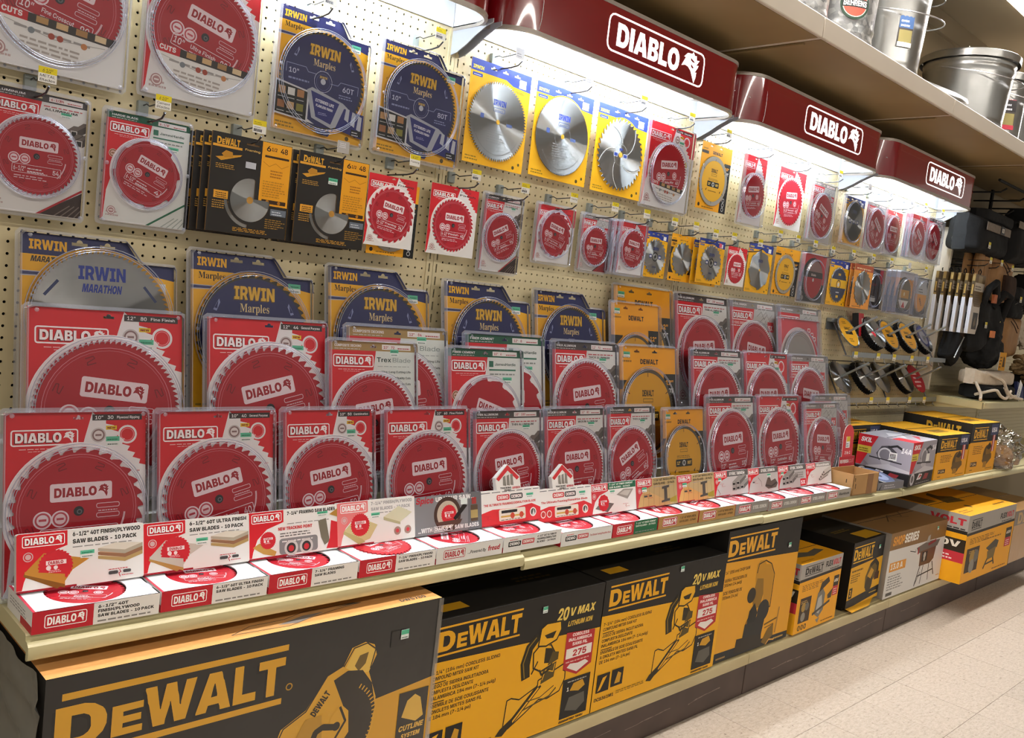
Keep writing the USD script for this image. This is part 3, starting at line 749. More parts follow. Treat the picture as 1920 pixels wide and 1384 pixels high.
# ---- navy / yellow brand
def blue_art(W, H, R, cx, cy, style='marples', panel=True):
    nt = .115 if style in ('marples', 'marathon') else 0
    out = sbox(0, 0, W, H)
    if nt: out = out.difference(Polygon([(.66 * W, H * 1.01), (.76 * W, (1 - nt) * H), (1.01 * W, (1 - nt) * H), (1.01 * W, 1.01 * H)]))
    for q in (.36, .56, .76) if not nt else (.36, .54): out = out.difference(hang_hole(W, H, q, .95 if not nt else .962, .10, .03))
    a = Art(W, H, YEL, out)
    if style in ('marples', 'marathon'):
        a.poly([(0, 1), (1, 1), (1, .80), (.66, .845), (.60, .885), (0, .885)], NAVY)
        a.text('IRWIN', .05, .912, .055, YEL, w=.23, k='black')
        if style == 'marples': a.text('Marples', .06, .835, .042, '#2a2014', w=.21, k='serif')
        else: a.text('MARATHON', .06, .845, .032, '#30302a', w=.23, k='black', slant=.3)
        a.poly([(.0, .795), (.24, .795), (.28, .775), (.0, .765)], '#b9bac6'); a.poly([(.0, .79), (.22, .79), (.25, .778), (.0, .772)], '#3a4070')
        a.green_tag(.80, .79, .11, .06) if style == 'marples' else a.rect(.84, .70, .94, .78, '#e9e9ec')
        for x, y in ((.09, .66), (.92, .66)): a.disc(x, y, .014, '#c98f0e')
    else:
        a.poly([(0, 1), (1, 1), (1, .83), (.70, .845), (.58, .885), (0, .885)], '#2a3d92')
        a.text('IRWIN', .03, .905, .035, '#f4d02a', w=.17); a.rect(.03, .835, .19, .868, '#2a3d92', r=.01); a.bars(.05, .845, .17, .86, 1, '#cfd3ea')
        a.rect(.80, .85, .92, .935, '#f3f3f6'); a.bars(.76, .79, .94, .815, 2, '#8a7316')
    a.disc(cx / W, cy / H, R / W * 1.035, '#d79a10' if style in ('marples', 'marathon') else '#e2a716', n=14)
    a.disc(.84, .045, .022, '#5a4a16'); a.disc(.93, .085, .018, '#5a4a16'); a.bars(.04, .03, .3, .085, 2, '#9a7a18')
    return a

def blue_blade(R, n, teeth, size='10"', up=0.0):
    g = G(); p = teeth_poly(R, n, .055, hole=R * .05); m = trimesh.creation.extrude_polygon(p, .0022, engine='earcut'); v = m.vertices
    g.add(np.c_[v[:, 0], -v[:, 2], v[:, 1]], m.faces[:, ::-1], '#3d3a33')
    a = Art(2 * R, 2 * R, out=Point(0, 0).buffer(R * .99)); a.M = np.array([[R, 0, 0], [0, R, 0.]])
    a.disc(0, 0, .925, '#23275f', n=20)
    a.text('IRWIN', 0, .48 + up, .22, '#e9b93c', w=.72, anchor='c', shadow='#6d5010'); a.text('Marples', 0, .28 + up, .145, '#e8cf94', w=.52, anchor='c', k='serif')
    a.bars(-.1, .2 + up * .7, .12, .225 + up * .7, 1, '#8d90b8')
    c = '#8f97c4'
    a.line([(-.86, .02), (-.86, .20), (-.42, .20), (-.36, .12), (-.18, .12)], .014, c); a.line([(.18, .0), (.36, .0), (.42, .08), (.86, .08), (.86, -.1)], .014, c)
    a.text(size, -.80, .02, .10, '#c9cce6', k='bold'); a.text(teeth + 'T', .48, -.10, .11, '#c9cce6', w=.28, k='bold'); a.bars(-.8, -.1, -.3, -.02, 1, c); a.bars(.40, -.24, .84, -.14, 2, c)
    a.disc(0, 0, .215, '#c9cce6', .205); a.disc(0, -.01, .165, '#565a90', .155); a.disc(0, 0, .06, '#d0d3e0'); a.text('IRWIN', 0, .06, .05, '#d8b65c', w=.18, anchor='c')
    for sx in (-1, 1): a.poly([(sx * .72, .38), (sx * .62, .56), (sx * .60, .50), (sx * .66, .36)], c); a.poly([(sx * .70, .41), (sx * .63, .53), (sx * .65, .40)], '#23275f')
    return g.art(a, O=(0, -.0022, 0))

def blue_pack(label, group, W, H, T, R, n, teeth, loc, lean=0.0, style='marples', panel=True, cy=None, cx=None):
    mg = .009; cw, ch = W - 2 * mg, H - 2 * mg; cx = cw * .5 if cx is None else cx; cy = R + (.055 if panel else .105) * ch if cy is None else cy
    t = thing('saw_blade_pack', label, 'saw blade pack', loc, (-lean, 0, 0), group)
    part(t, 'card', G().sheet(blue_art(cw, ch, R, cx, cy, style), O=(-cw / 2, -.0035, mg), t=.0012), M['print'])
    x, z, y = cx - cw / 2, cy + mg, -.0085
    if style == 'marples': part(t, 'blade', blue_blade(R, n, teeth, up=0 if panel else .09), M['paint'], loc=(x, y, z), label='navy-painted saw blade')
    else:
        def art(a):
            a.text('IRWIN', 0, .56, .20, '#2b3f98', w=.66, anchor='c'); a.text('MARATHON', 0, .38, .12, '#2b3f98', w=.56, anchor='c', slant=.25)
            for sx in (-1, 1): a.line([(sx * .78, .30), (sx * .60, .52)], .04, '#39466f')
        steel_blade(t, R, n, z, y, x, art, .055)
    if panel:
        b = Art(cw, ch, out=sbox(0, 0, cw, ch))
        b.poly([(.0, .12), (.0, .40), (.36, .36), (.36, .13), (.44, .10)], '#d9d9de'); b.poly([(.008, .135), (.008, .385), (.34, .348), (.34, .115)], '#141414')
        for q in range(6):
            x0, y0 = .03 + (q % 3) * .10, .29 - (q // 3) * .115; b.rect(x0, y0, x0 + .075, y0 + .06, ['#c79a67', '#e6e3df', '#b98352', '#a66f47', '#d2ac7c', '#8f8a3a'][q]); b.bars(x0, y0 - .03, x0 + .08, y0 - .012, 1, '#bdbdbd')
        b.poly([(.33, .37), (.385, .40), (.74, .33), (.80, .30), (.68, .115), (.63, .095), (.44, .14), (.40, .15)], '#b9bcc6'); b.poly([(.375, .372), (.70, .318), (.62, .128), (.445, .165)], '#2c2f78')
        b.text('EXTENDED LIFE', .43, .292, .026, '#e8e8f2', w=.21, rot=-6); b.text('FLAWLESS FINISH', .44, .252, .022, '#e8e8f2', w=.19, rot=-6); b.bars(.47, .19, .60, .215, 2, '#a9acd8')
        b.poly([(.68, .115), (.76, .29), (.995, .27), (.995, .06), (.70, .10)], '#2c2f78')
        for q in range(3): b.poly([(.77 + q * .075, .20 - q * .03), (.785 + q * .075, .30 - q * .02), (.825 + q * .075, .29 - q * .02), (.82 + q * .075, .18 - q * .03)], '#c9ccd4')
        b.poly([(.44, .08), (.63, .06), (.60, .02), (.47, .03)], '#3a3f6a'); b.rect(.86, .075, .985, .13, '#0f0f12'); b.bars(.87, .08, .97, .125, 2, '#d8d8dc')
        part(t, 'front_label', G().art(b, O=(-cw / 2, y - .0032, mg)), M['print'])
    shell(t, W, H, T, x, z, R, notch=True)
    return t

def steel_card(label, group, W, H, loc, R, n, gul=.06, hook=.35, swirl=False, clam=False, style='classic', disc=None, cy=None, T=.014, col=None, extra=None):
    """bare silver disc on a yellow card"""
    mg = .007 if clam else 0; cw, ch = W - 2 * mg, H - 2 * mg; cx = cw / 2; cy = R + .06 * ch if cy is None else cy
    t = thing('saw_blade_pack', label, 'saw blade pack', loc, (0, 0, 0), group)
    a = blue_art(cw, ch, R, cx, cy, style) if not col else col(cw, ch, R, cx, cy)
    part(t, 'card', G().sheet(a, O=(-cw / 2, -.003, mg), t=.0014, edge='#b88a50'), M['print'])
    y = -.0045 - (.003 if clam else 0)
    def art(b):
        if swirl:
            for q in range(5):
                b.push(0, 0, R, q * 72 + 10); pts = [(r * math.cos(1.25 * (r - .28)), r * math.sin(1.25 * (r - .28))) for r in np.linspace(.30, .93, 9)]
                b.line(pts, .014, '#5c5b58'); b.line([(x + .03, y2) for x, y2 in pts], .02, '#dcdbd6'); b.pop()
            b.disc(0, 0, .30, '#9c9b97', .285)
            for sx in (-.21, .21): b.rect(sx - .09, -.07, sx + .09, .05, '#d8d8e2', r=.02); b.rect(sx - .075, -.055, sx + .075, .035, '#2f3f86', r=.02)
            b.text('IRWIN', 0, .12, .06, '#2f3f86', w=.16, anchor='c'); b.disc(0, 0, .075, '#d8a23a')
        else:
            (disc or (lambda c: None))(b)
    steel_blade(t, R, n, cy + mg, y, 0, art, gul, hook)
    if extra: extra(t, cw, ch, mg, y)
    if clam: shell(t, W, H, T, 0, cy + mg, R)
    return t
def irwin_disc(b):
    b.text('IRWIN', 0, .40, .15, '#2b3f98', w=.44, anchor='c'); b.frame(-.2, .24, .2, .35, .014, '#50608f', r=.03); b.bars(-.14, .27, .14, .32, 1, '#50608f')
    b.disc(0, 0, .06, '#d8a52c'); b.disc(0, 0, .30, '#8b8c8e', .292); b.bars(-.34, -.55, .34, -.18, 6, '#8a8a8a', seed=3); b.line([(.83 * math.cos(t), .83 * math.sin(t)) for t in np.linspace(-2.6, -.5, 16)], .012, '#7c7c7c')
    b.rect(-.62, .0, -.50, .12, '#40538f', r=.02); b.rect(.30, -.06, .50, .02, '#50608f')
def irwin_small(b):
    b.text('IRWIN', 0, .36, .17, '#2d3a72', w=.5, anchor='c'); b.disc(0, 0, .26, '#2a2a2c', .20); b.disc(0, 0, .09, '#1c1c1e')
    for sx in (-.42, .42): b.rect(sx - .13, -.10, sx + .13, .12, '#2c3a70', r=.02); b.rect(sx - .09, -.05, sx + .09, .06, '#c9c9d2', r=.02)
    b.text('IRWIN', 0, -.62, .09, '#39406a', w=.3, anchor='c')

# ---- yellow / black brand
def yellow_card_art(W, H, R, cx, cy, clam=False, side=True):
    out = sbox(0, 0, W, H)
    for q in (.3, .62): out = out.difference(hang_hole(W, H, q, .955, .09, .025))
    a = Art(W, H, DWY, out)
    if side:
        a.rect(.78, 0, 1, .76, BLK); a.text('12"' if clam else '10"', .82, .66, .045, DWY, w=.14); a.text('80T' if clam else '60T', .82, .585, .045, '#e8e8e8', w=.14)
        for q in range(3): a.disc(.89, .06 + q * .07, .04, '#c9c9c9'); a.disc(.89, .06 + q * .07, .028, BLK)
    a.text('DEWALT', .36, .845, .045, '#1a1a1a', w=.32); a.bars(.05, .86, .25, .93, 2, '#8a6510')
    a.poly([(0, .70), (.24, .70), (.18, .62), (0, .62)], '#231d12') if clam else a.rect(.0, .83, .22, .87, '#30240e')
    a.green_tag(.07, .90, .11, .05) if clam else None
    a.disc(cx / W, cy / H, R / W * 1.03, '#d8960f', n=14)
    a.disc(.10, .06, .035, '#2b2110'); a.bars(.20, .03, .6, .06, 1, '#7c5c12')
    return a
def yellow_blade_art(b, big=True):
    b.disc(0, 0, .985, '#57524a' if big else '#9a948a', .84)
    b.disc(0, 0, .90 if big else .82, '#dba524', n=18)
    b.text('DEWALT', 0, .34, .15, '#25210f', w=.44, anchor='c'); b.frame(-.19, .20, .19, .29, .014, '#5c4a14')
    b.bars(-.36, .02, .36, .12, 2, '#7c6114', ragged=.1)
    b.rect(-.42, -.24, .42, -.02, '#1c1a12', r=.04); b.text('12"', -.36, -.18, .10, '#e9c65c', w=.17); b.text('80T', .18, -.18, .10, '#e9c65c', w=.2); b.disc(0, -.13, .09, '#b9bcc0'); b.disc(0, -.13, .045, '#3a3d42')
    for q in (-.5, .5): b.poly([(q, -.38), (q + .1, -.30), (q + .04, -.44)], '#4a3c10')
    b.bars(-.3, -.42, .3, -.34, 1, '#7c6114')
    for q in range(6):
        an = math.radians(q * 60 + 30); b.line([(.80 * math.cos(an), .80 * math.sin(an)), (.90 * math.cos(an), .90 * math.sin(an))], .02, '#3a341c')

def yellow_pack(label, group, W, H, T, R, n, loc, lean=0.0, clam=True, side=True, cy=None, cx=None):
    mg = .009 if clam else 0; cw, ch = W - 2 * mg, H - 2 * mg; cx = cw * (.46 if side else .5) if cx is None else cx; cy = R + .05 * ch if cy is None else cy
    t = thing('saw_blade_pack', label, 'saw blade pack', loc, (-lean, 0, 0), group)
    part(t, 'card', G().sheet(yellow_card_art(cw, ch, R, cx, cy, clam, side), O=(-cw / 2, -.003, mg), t=.0012, edge='#b88a50'), M['print'])
    y = -.0045 - (.004 if clam else 0)
    steel_blade(t, R, n, cy + mg, y, cx - cw / 2, lambda b: yellow_blade_art(b, clam), .06)
    if clam: shell(t, W, H, T, cx - cw / 2, cy + mg, R)
    return t

def black_card_pack(label, group, W, H, loc, first=True, slot=True):
    """black and yellow sleeve with a bean-shaped window over a silver disc"""
    t = thing('saw_blade_sleeve', label, 'saw blade pack', loc, (0, 0, 0), group)
    R = .083; c = (.515 * W, .365 * H)
    win = Point(*c).buffer(.051).difference(sbox(c[0] + .010, c[1] + .004, W, H)).buffer(-.006).buffer(.006)
    crescent = Point(c[0] - .0, c[1]).buffer(.067).difference(Point(c[0] + .004, c[1] + .004).buffer(.062)).intersection(Polygon([c, (c[0] - .2, c[1] - .02), (c[0] - .10, c[1] - .2), (c[0] - .008, c[1] - .2)]))
    crescent = max(getattr(crescent, 'geoms', [crescent]), key=lambda q: q.area)
    out = sbox(0, 0, W, H).difference(hang_hole(W, H, .50, .935, .17, .03)).difference(win).difference(crescent.buffer(-.0008))
    a = Art(W, H, '#26221f', out)
    a.rect(.615, .34, .995, .995, '#eda41c'); a.text('6', .67, .905, .055, '#33200a', w=.055, k='bold'); a.text('1/2', .735, .915, .035, '#33200a', w=.07, k='bold'); a.text('48', .85, .905, .055, '#33200a', w=.095, k='bold')
    a.rect(.655, .84, .97, .862, '#3b2410'); a.line([(.64, .79), (.72, .75), (.80, .79), (.88, .75), (.97, .79)], .006, '#b9790f'); a.bars(.74, .64, .90, .73, 3, '#a8660e', ragged=.1); a.bars(.655, .43, .96, .61, 7, '#c0821a'); a.rect(.655, .36, .97, .40, '#3b2410'); a.disc(.73, .38, .02, '#b9790f'); a.disc(.88, .38, .02, '#b9790f')
    a.yellow_logo(.055, .885, .335, .955, '#e0a52e', bars=False)
    a.rect(.01, .855, .365, .880, '#e0a030'); a.text('Framing', .40, .865, .022, '#d8b060', w=.19, k='bold')
    a.poly([(.05, .75), (.25, .79), (.37, .81), (.35, .79), (.12, .72)], '#cf9428'); a.poly([(.12, .79), (.17, .83), (.25, .82), (.26, .77), (.16, .755)], '#b9811f')
    a.bars(.06, .645, .30, .70, 3, '#b98c3a'); a.rect(.42, .69, .55, .755, '#c4c6d0') if first else a.green_tag(.42, .69, .13, .07)
    a.rect(.06, .34, .235, .42, '#e0a030'); a.bars(.085, .35, .225, .41, 3, '#3b2a10'); a.bars(.05, .24, .26, .33, 4, '#b98c3a'); a.rect(.78, .24, .985, .31, '#6d7683'); a.bars(.80, .25, .97, .30, 2, '#cfd6e0')
    a.bars(.72, .10, .985, .21, 5, '#9c7732'); a.bars(.32, .03, .78, .075, 3, '#d09a34')
    part(t, 'sleeve', G().sheet(a, O=(-W / 2, -.0042, 0), t=.0014, edge='#8a6a44').box((-W / 2, -.0002, 0), (W / 2, 0.0010, H), '#8a6a44'), M['carton'])
    steel_blade(t, R, 48, c[1], -.0002, c[0] - W / 2, lambda b: b.disc(0, 0, .10, '#b98a3c'))
    return t

# ------------------------------------------------------------ packs hanging in the upper row
GA, GB = 'saw blade packs hanging in the upper row', 'saw blade packs hanging in the second row'
def at(x0, x1, z0, y): return ((x0 + x1) / 2, y, z0)
red_pack('red blade on a white card in clear plastic, cut off by the top-left corner', GA, .295, .315, .014, 'ultra', ('10"', '90', 'Fine Crosscut'), .127, 90, -12, cy=.150, loc=at(-1.222, -.927, 1.708, -.035))
red_pack('red blade above a picture strip on a white card, second in the upper row', GA, .283, .345, .014, 'ultra', ('10"', '80', 'Ultra Finish'), .124, 80, -14, cy=.150, loc=at(-.906, -.623, 1.716, -.035))
blue_pack('left navy disc with a silver-edged trapezoid label, 60 teeth, yellow clamshell', GA, .278, .315, .016, .122, 60, '60', at(-.593, -.315, 1.702, -.042))
blue_pack('right navy disc with a silver-edged trapezoid label, 80 teeth, yellow clamshell', GA, .300, .312, .018, .124, 80, '80', at(-.296, .004, 1.702, -.05))
steel_card('silver disc with square teeth on a yellow card, left of three under the largest sign', GA, .246, .298, at(.032, .276, 1.742, -.042), .117, 80, .06, .4, disc=irwin_disc)
steel_card('silver disc with very fine teeth, middle of three yellow cards under the largest sign', GA, .268, .290, at(.304, .574, 1.749, -.042), .124, 160, .03, .4, disc=irwin_disc)
steel_card('silver disc with a swirl of hollows and coarse teeth on a yellow card', GA, .268, .292, at(.602, .871, 1.748, -.042), .122, 40, .09, .45, swirl=True)
red_pack('red blade over a white print strip in clear plastic, right of the swirled silver disc', GA, .290, .318, .016, 'ultra', ('8-1/2"', '48', 'Sliding Miter'), .108, 64, 8, cy=.128, loc=at(.864, 1.157, 1.732, -.045), fine=False)
yellow_pack('golden disc on a thick yellow card, first under the middle sign', GA, .205, .252, .012, .095, 40, at(1.184, 1.390, 1.774, -.065), clam=False, cy=.112)
red_pack('slim clear pack with a red blade, tilted word plate, second under the middle sign', GA, .195, .296, .02, 'small', ('8-1/4"', '40', 'Combination'), .088, 40, 8, cy=.118, loc=at(1.491, 1.686, 1.751, -.052), fine=False)
red_pack('pinkish red blade with white gullets on a bare card, third under the middle sign', GA, .226, .254, .01, 'small', ('8-1/4"', '40', 'General'), .100, 40, 6, cy=.115, loc=at(1.784, 2.010, 1.781, -.055), clam=False, fine=False)
red_pack('clear pack with a dark red blade on grey card, last under the middle sign', GA, .245, .284, .018, 'steel', ('8-1/4"', '60', 'STEEL DEMON'), .100, 60, -22, cy=.118, loc=at(2.073, 2.318, 1.752, -.048), fine=False)
def a13(b):
    b.text('IRWIN', 0, .40, .15, '#4a5078', w=.4, anchor='c'); b.disc(0, 0, .09, '#c9b080')
    for sx in (-.4, 0, .4): b.rect(sx - .13, -.12, sx + .13, .10, '#3d4875', r=.02); b.rect(sx - .09, -.05, sx + .09, .06, '#c9c9d2')
steel_card('silver disc on a yellow card in clear plastic, first under the smallest sign', GA, .230, .240, at(2.403, 2.633, 1.778, -.05), .098, 60, clam=True, disc=a13)
red_pack('clear pack with a plain-rimmed red blade and grey card, second under the smallest sign', GA, .236, .254, .016, 'steel', ('7-1/4"', '48', 'STEEL DEMON'), .100, 72, -35, cy=.112, loc=at(2.634, 2.870, 1.771, -.055), fine=False)
red_pack('clear pack with a narrow red blade and pale card, third under the smallest sign', GA, .234, .247, .016, 'small', ('7-1/4"', '56', 'Metal'), .094, 56, 0, cy=.108, loc=at(2.896, 3.130, 1.778, -.032), fine=False)
p16 = red_pack('pinkish red blade heading a thick clear stack, fourth under the smallest sign', GA, .238, .246, .018, 'small', ('7-1/4"', '60', 'Laminate'), .092, 60, -32, cy=.108, loc=at(3.050, 3.288, 1.780, -.10), fine=False)
dup(p16, 'clear pack just behind the fourth pack under the smallest sign', at(3.048, 3.286, 1.780, -.079))
red_pack('clear pack with a glossy red blade, last under the smallest sign beside the black bag', GA, .262, .258, .018, 'alu', ('7-1/4"', '56', 'Aluminum'), .100, 56, -40, cy=.115, loc=at(3.290, 3.552, 1.782, -.085), fine=False)

# ------------------------------------------------------------ second row
red_pack('red blade on a grey card with dark corner picture, leftmost in second row', GB, .205, .262, .016, 'alu', ('6-1/2"', '54', 'ALUMINUM'), .080, 54, 0, cy=.115, loc=at(-1.204, -.999, 1.419, -.045), corner=('#3a2620', '#b5202c', '#7a6a60'))
red_pack('red four-toothed fibre cement blade on a green-topped card in clear plastic', GB, .203, .254, .016, 'hardie', ('6-1/2"', '4', 'HARDIE BLADE'), .074, 8, -22, cy=.112, loc=at(-.977, -.774, 1.424, -.045), corner=('#dfe0da', '#1d6a48', '#a9b0a8'))
sl = black_card_pack('black sleeve with a bean-shaped window and a lilac sticker, front of the left stack', GB, .204, .227, at(-.749, -.545, 1.440, -.088))
for q, w in enumerate(('second', 'third', 'fourth')): dup(sl, 'black sleeve edge, %s from the front of the left stack of sleeves' % w, (-.647 - .012 * (q + 1), -.088 + .018 * (q + 1), 1.440 - .002 * q))
sl2 = black_card_pack('black sleeve with a bean-shaped window and a green sticker, front of the right stack', GB, .206, .226, at(-.524, -.316, 1.440, -.088), first=False)
for q, w in enumerate(('second', 'third', 'fourth')): dup(sl2, 'black sleeve edge, %s from the front of the right stack of sleeves' % w, (-.42 - .009 * (q + 1), -.088 + .018 * (q + 1), 1.440 - .002 * q))
yellow_pack('yellow card with black edge showing behind the framing blade card', GB, .160, .200, .01, .07, 24, at(-.285, -.125, 1.437, -.062), clam=False)
red_pack('red framing blade on a bare red and white card, right of the black sleeves', GB, .159, .188, .01, 'small', ('6-1/2"', '24', 'Framing'), .0745, 24, -8, cy=.086, loc=at(-.314, -.155, 1.459, -.088), clam=False)
red_pack('red blade with pale teeth gaps on a bare white card, beside the slotted upright', GB, .181, .200, .01, 'small', ('6-1/2"', '40', 'Finish'), .077, 40, 0, cy=.088, loc=at(-.071, .110, 1.461, -.045), clam=False)
red_pack('tall clear pack with a red blade, word plate tilted up, dark corner picture', GB, .172, .248, .016, 'alu', ('6-1/2"', '56', 'ALUMINUM'), .071, 56, 26, cy=.106, loc=at(.128, .300, 1.423, -.045), corner=('#3a2620', '#b5202c', '#7a6a60'))
red_pack('small clear pack with a coarse red framing blade, word plate tilted down', GB, .185, .199, .016, 'small', ('6-1/2"', '18', 'Fast Framing'), .074, 18, -12, cy=.092, loc=at(.357, .542, 1.476, -.045))
red_pack('small clear pack with a red blade on a grey mesh-patterned card', GB, .162, .205, .014, 'steel', ('6-1/2"', '40', 'STEEL DEMON'), .066, 40, 0, cy=.085, loc=at(.580, .742, 1.468, -.038), corner=('#a01c28', '#3a2620', '#5a1a1c'))
p10 = red_pack('red blade on white card, front of a stack of three before the yellow cards', GB, .160, .196, .014, 'small', ('6-1/2"', '36', 'Combo'), .067, 24, -6, cy=.088, loc=at(.741, .901, 1.475, -.075))
for q, w in enumerate(('middle', 'rear')): dup(p10, 'clear red blade pack, %s of the stack of three before the yellow cards' % w, (.821 - .011 * (q + 1), -.075 + .019 * (q + 1), 1.475))
steel_card('small silver disc with blue marks, first small yellow card of the second row', GB, .142, .166, at(.922, 1.064, 1.486, -.05), .066, 24, .10, .5, disc=irwin_small, style='classic')
def dewalt_small(W, H, R, cx, cy):
    a = yellow_card_art(W, H, R, cx, cy, False, False); a.rect(0, .17, 1, .72, '#231f1a'); a.text('DEWALT', .05, .76, .05, '#2a2010', w=.35); a.disc(cx / W, cy / H, R / W * 1.10, '#e5ab1e', n=14); return a
steel_card('small silver disc ringed in yellow on a black and yellow card in the second row', GB, .152, .176, at(1.074, 1.226, 1.485, -.06), .064, 18, .11, .5, col=dewalt_small, cy=.085)
pb = steel_card('small silver coarse-toothed disc on a yellow card with pink sticker, front of a stack', GB, .176, .170, at(1.204, 1.380, 1.492, -.095), .070, 24, .10, .5, disc=irwin_small,
                extra=lambda t, w, h, m, y: part(t, 'pink_sticker', G().box((w * .26, -.0045, h * .86), (w * .36, -.0035, h * .95), '#e0607a'), M['print']))
dup(pb, 'yellow card edge with blue foot, behind the disc with the pink sticker', (1.285, -.075, 1.483))
red_pack('smallest red blade on a bare card, squeezed between two yellow cards', GB, .143, .157, .01, 'small', ('5-3/8"', '36', 'Trim'), .060, 40, 0, cy=.070, loc=at(1.451, 1.594, 1.500, -.065), clam=False, fine=False)
steel_card('six-toothed dark silver disc with notches on a yellow card', GB, .192, .205, at(1.606, 1.798, 1.486, -.065), .084, 8, .09, .55, style='classic', disc=lambda b: (b.text('IRWIN', 0, .38, .15, '#39406a', w=.42, anchor='c'), b.disc(0, 0, .06, '#d8a52c')))
yellow_pack('golden disc with black word plate on a yellow card in the second row', GB, .210, .205, .01, .086, 36, at(1.806, 2.016, 1.492, -.075), clam=False, cy=.092)
def freud(b): b.disc(0, 0, .93, '#b01824', n=16); b.rect(-1, .12, 1, .42, '#2a2526'); b.text('Diablo', 0, .20, .12, '#c9b9b4', w=.5, anchor='c'); b.disc(0, 0, .09, '#d8d8da'); b.poly([(-1, .42), (1, .42), (.8, 1), (-.8, 1)], '#8f6f6a')
def redcard(W, H, R, cx, cy):
    a = Art(W, H, '#c9222e', sbox(0, 0, W, H).difference(hang_hole(W, H, .5, .95))); a.rect(0, 0, 1, .40, '#201c1d'); a.disc(cx / W, cy / H, R / W * 1.12, '#1c191a', n=14)
    for q in range(3): a.disc(.10 + q * .05, .26 - q * .09, .05, '#8d8a88')
    return a
steel_card('red disc with a black band in a rounded clear pack with red card', GB, .246, .233, at(2.028, 2.274, 1.471, -.075), .090, 60, clam=True, disc=freud, col=redcard, T=.02)
def navy_disc(b):
    b.disc(0, 0, .90, '#3a3f52', n=16); b.rect(-.9, -.16, .9, .30, '#e3b432'); b.disc(0, .02, .26, '#2c3040', .20); b.disc(0, .02, .12, '#cfd0d4'); b.text('IRWIN', 0, .52, .12, '#e3b432', w=.3, anchor='c'); b.rect(-.14, -.72, .14, -.58, '#e3b432'); b.bars(-.2, -.45, .2, -.32, 1, '#d9d9df')
steel_card('navy and yellow disc on a yellow card, right of the rounded red pack', GB, .198, .216, at(2.341, 2.539, 1.483, -.06), .086, 24, .09, disc=navy_disc)
def orange(W, H, R, cx, cy):
    a = Art(W, H, '#eda043', sbox(0, 0, W, H).difference(hang_hole(W, H, .5, .95))); a.rect(0, .86, 1, 1, '#b5532f'); a.bars(.1, .89, .9, .96, 1, '#e9c9a0'); a.bars(.1, .03, .6, .07, 1, '#8a5a20'); return a
ob = steel_card('plain dull silver disc on an orange card, front of a stack', GB, .204, .216, at(2.536, 2.740, 1.483, -.09), .088, 20, .08, .6, col=orange)
dup(ob, 'orange card edge just behind the plain dull silver disc', (2.635, -.07, 1.483)); dup(ob, 'orange card edge farthest behind the plain dull silver disc', (2.632, -.05, 1.483))
def blackcard(W, H, R, cx, cy):
    a = Art(W, H, '#2b2829', sbox(0, 0, W, H).difference(hang_hole(W, H, .45, .95))); a.rect(.80, .66, 1, 1, '#b81f2e'); a.disc(cx / W, cy / H, R / W * 1.15, '#8e9296', R / W * 1.03, n=14); a.bars(.08, .03, .8, .16, 3, '#9a9a9c'); return a
steel_card('dark disc on a black and red card in clear plastic with grey ring', GB, .222, .219, at(2.742, 2.966, 1.486, -.048), .084, 40, clam=True, col=blackcard, T=.02, disc=lambda b: (b.disc(0, 0, .92, '#3a3433', n=14), b.text('GO FAST', 0, .28, .13, '#8c2a32', w=.6, anchor='c'), b.rect(-.35, -.70, .35, -.45, '#cfcfcf'), b.bars(-.3, -.4, .3, -.3, 1, '#bdbdbd')))
def orangedark(W, H, R, cx, cy):
    a = Art(W, H, '#7c6a58', sbox(0, 0, W, H).difference(hang_hole(W, H, .5, .95))); a.rect(0, .40, 1, .84, '#e0963a'); a.rect(0, .84, 1, 1, '#c9c6cf'); a.disc(cx / W, cy / H, R / W * 1.08, '#4b463e', n=14); a.rect(0, 0, 1, .12, '#4d5068'); return a
pp = steel_card('dark disc with a white and red triangle label in a lilac-tinted clear pack', GB, .236, .233, at(2.944, 3.180, 1.481, -.12), .086, 30, clam=True, col=orangedark, T=.022, disc=lambda b: (b.disc(0, 0, .93, '#6a6152', n=14), b.rect(-.7, -.2, .7, .3, '#c79232'), b.disc(0, .05, .12, '#d9c89a'), b.poly([(-.75, -.34), (.75, -.34), (.35, -.8), (-.35, -.8)], '#e9e2de'), b.poly([(-.25, -.78), (.05, -.4), (.3, -.78)], '#c2202c')))
dup(pp, 'lilac-tinted clear pack just behind the one with the triangle label', (3.060, -.096, 1.481)); dup(pp, 'lilac-tinted clear pack farthest behind the one with the triangle label', (3.058, -.072, 1.481))
steel_card('black-rimmed yellow and grey disc in clear plastic, last of the second row', GB, .208, .226, at(3.188, 3.396, 1.477, -.115), .092, 36, clam=True, T=.022, col=lambda W, H, R, cx, cy: Art(W, H, '#4a4a50', sbox(0, 0, W, H).difference(hang_hole(W, H, .5, .95))).rect(.1, .78, .9, .98, '#c9c9cf').rect(.2, .66, .8, .80, '#d9922f'),
           disc=lambda b: (b.disc(0, 0, .84, '#e09a2c', n=16), b.poly([(-.9, .20), (.9, .20), (.7, 1), (-.7, 1)], '#bdbdbf'), b.text('DEWALT', 0, -.3, .16, '#2a2418', w=.6, anchor='c', rot=-50), b.bars(-.4, .3, .4, .6, 2, '#5c5c60')))

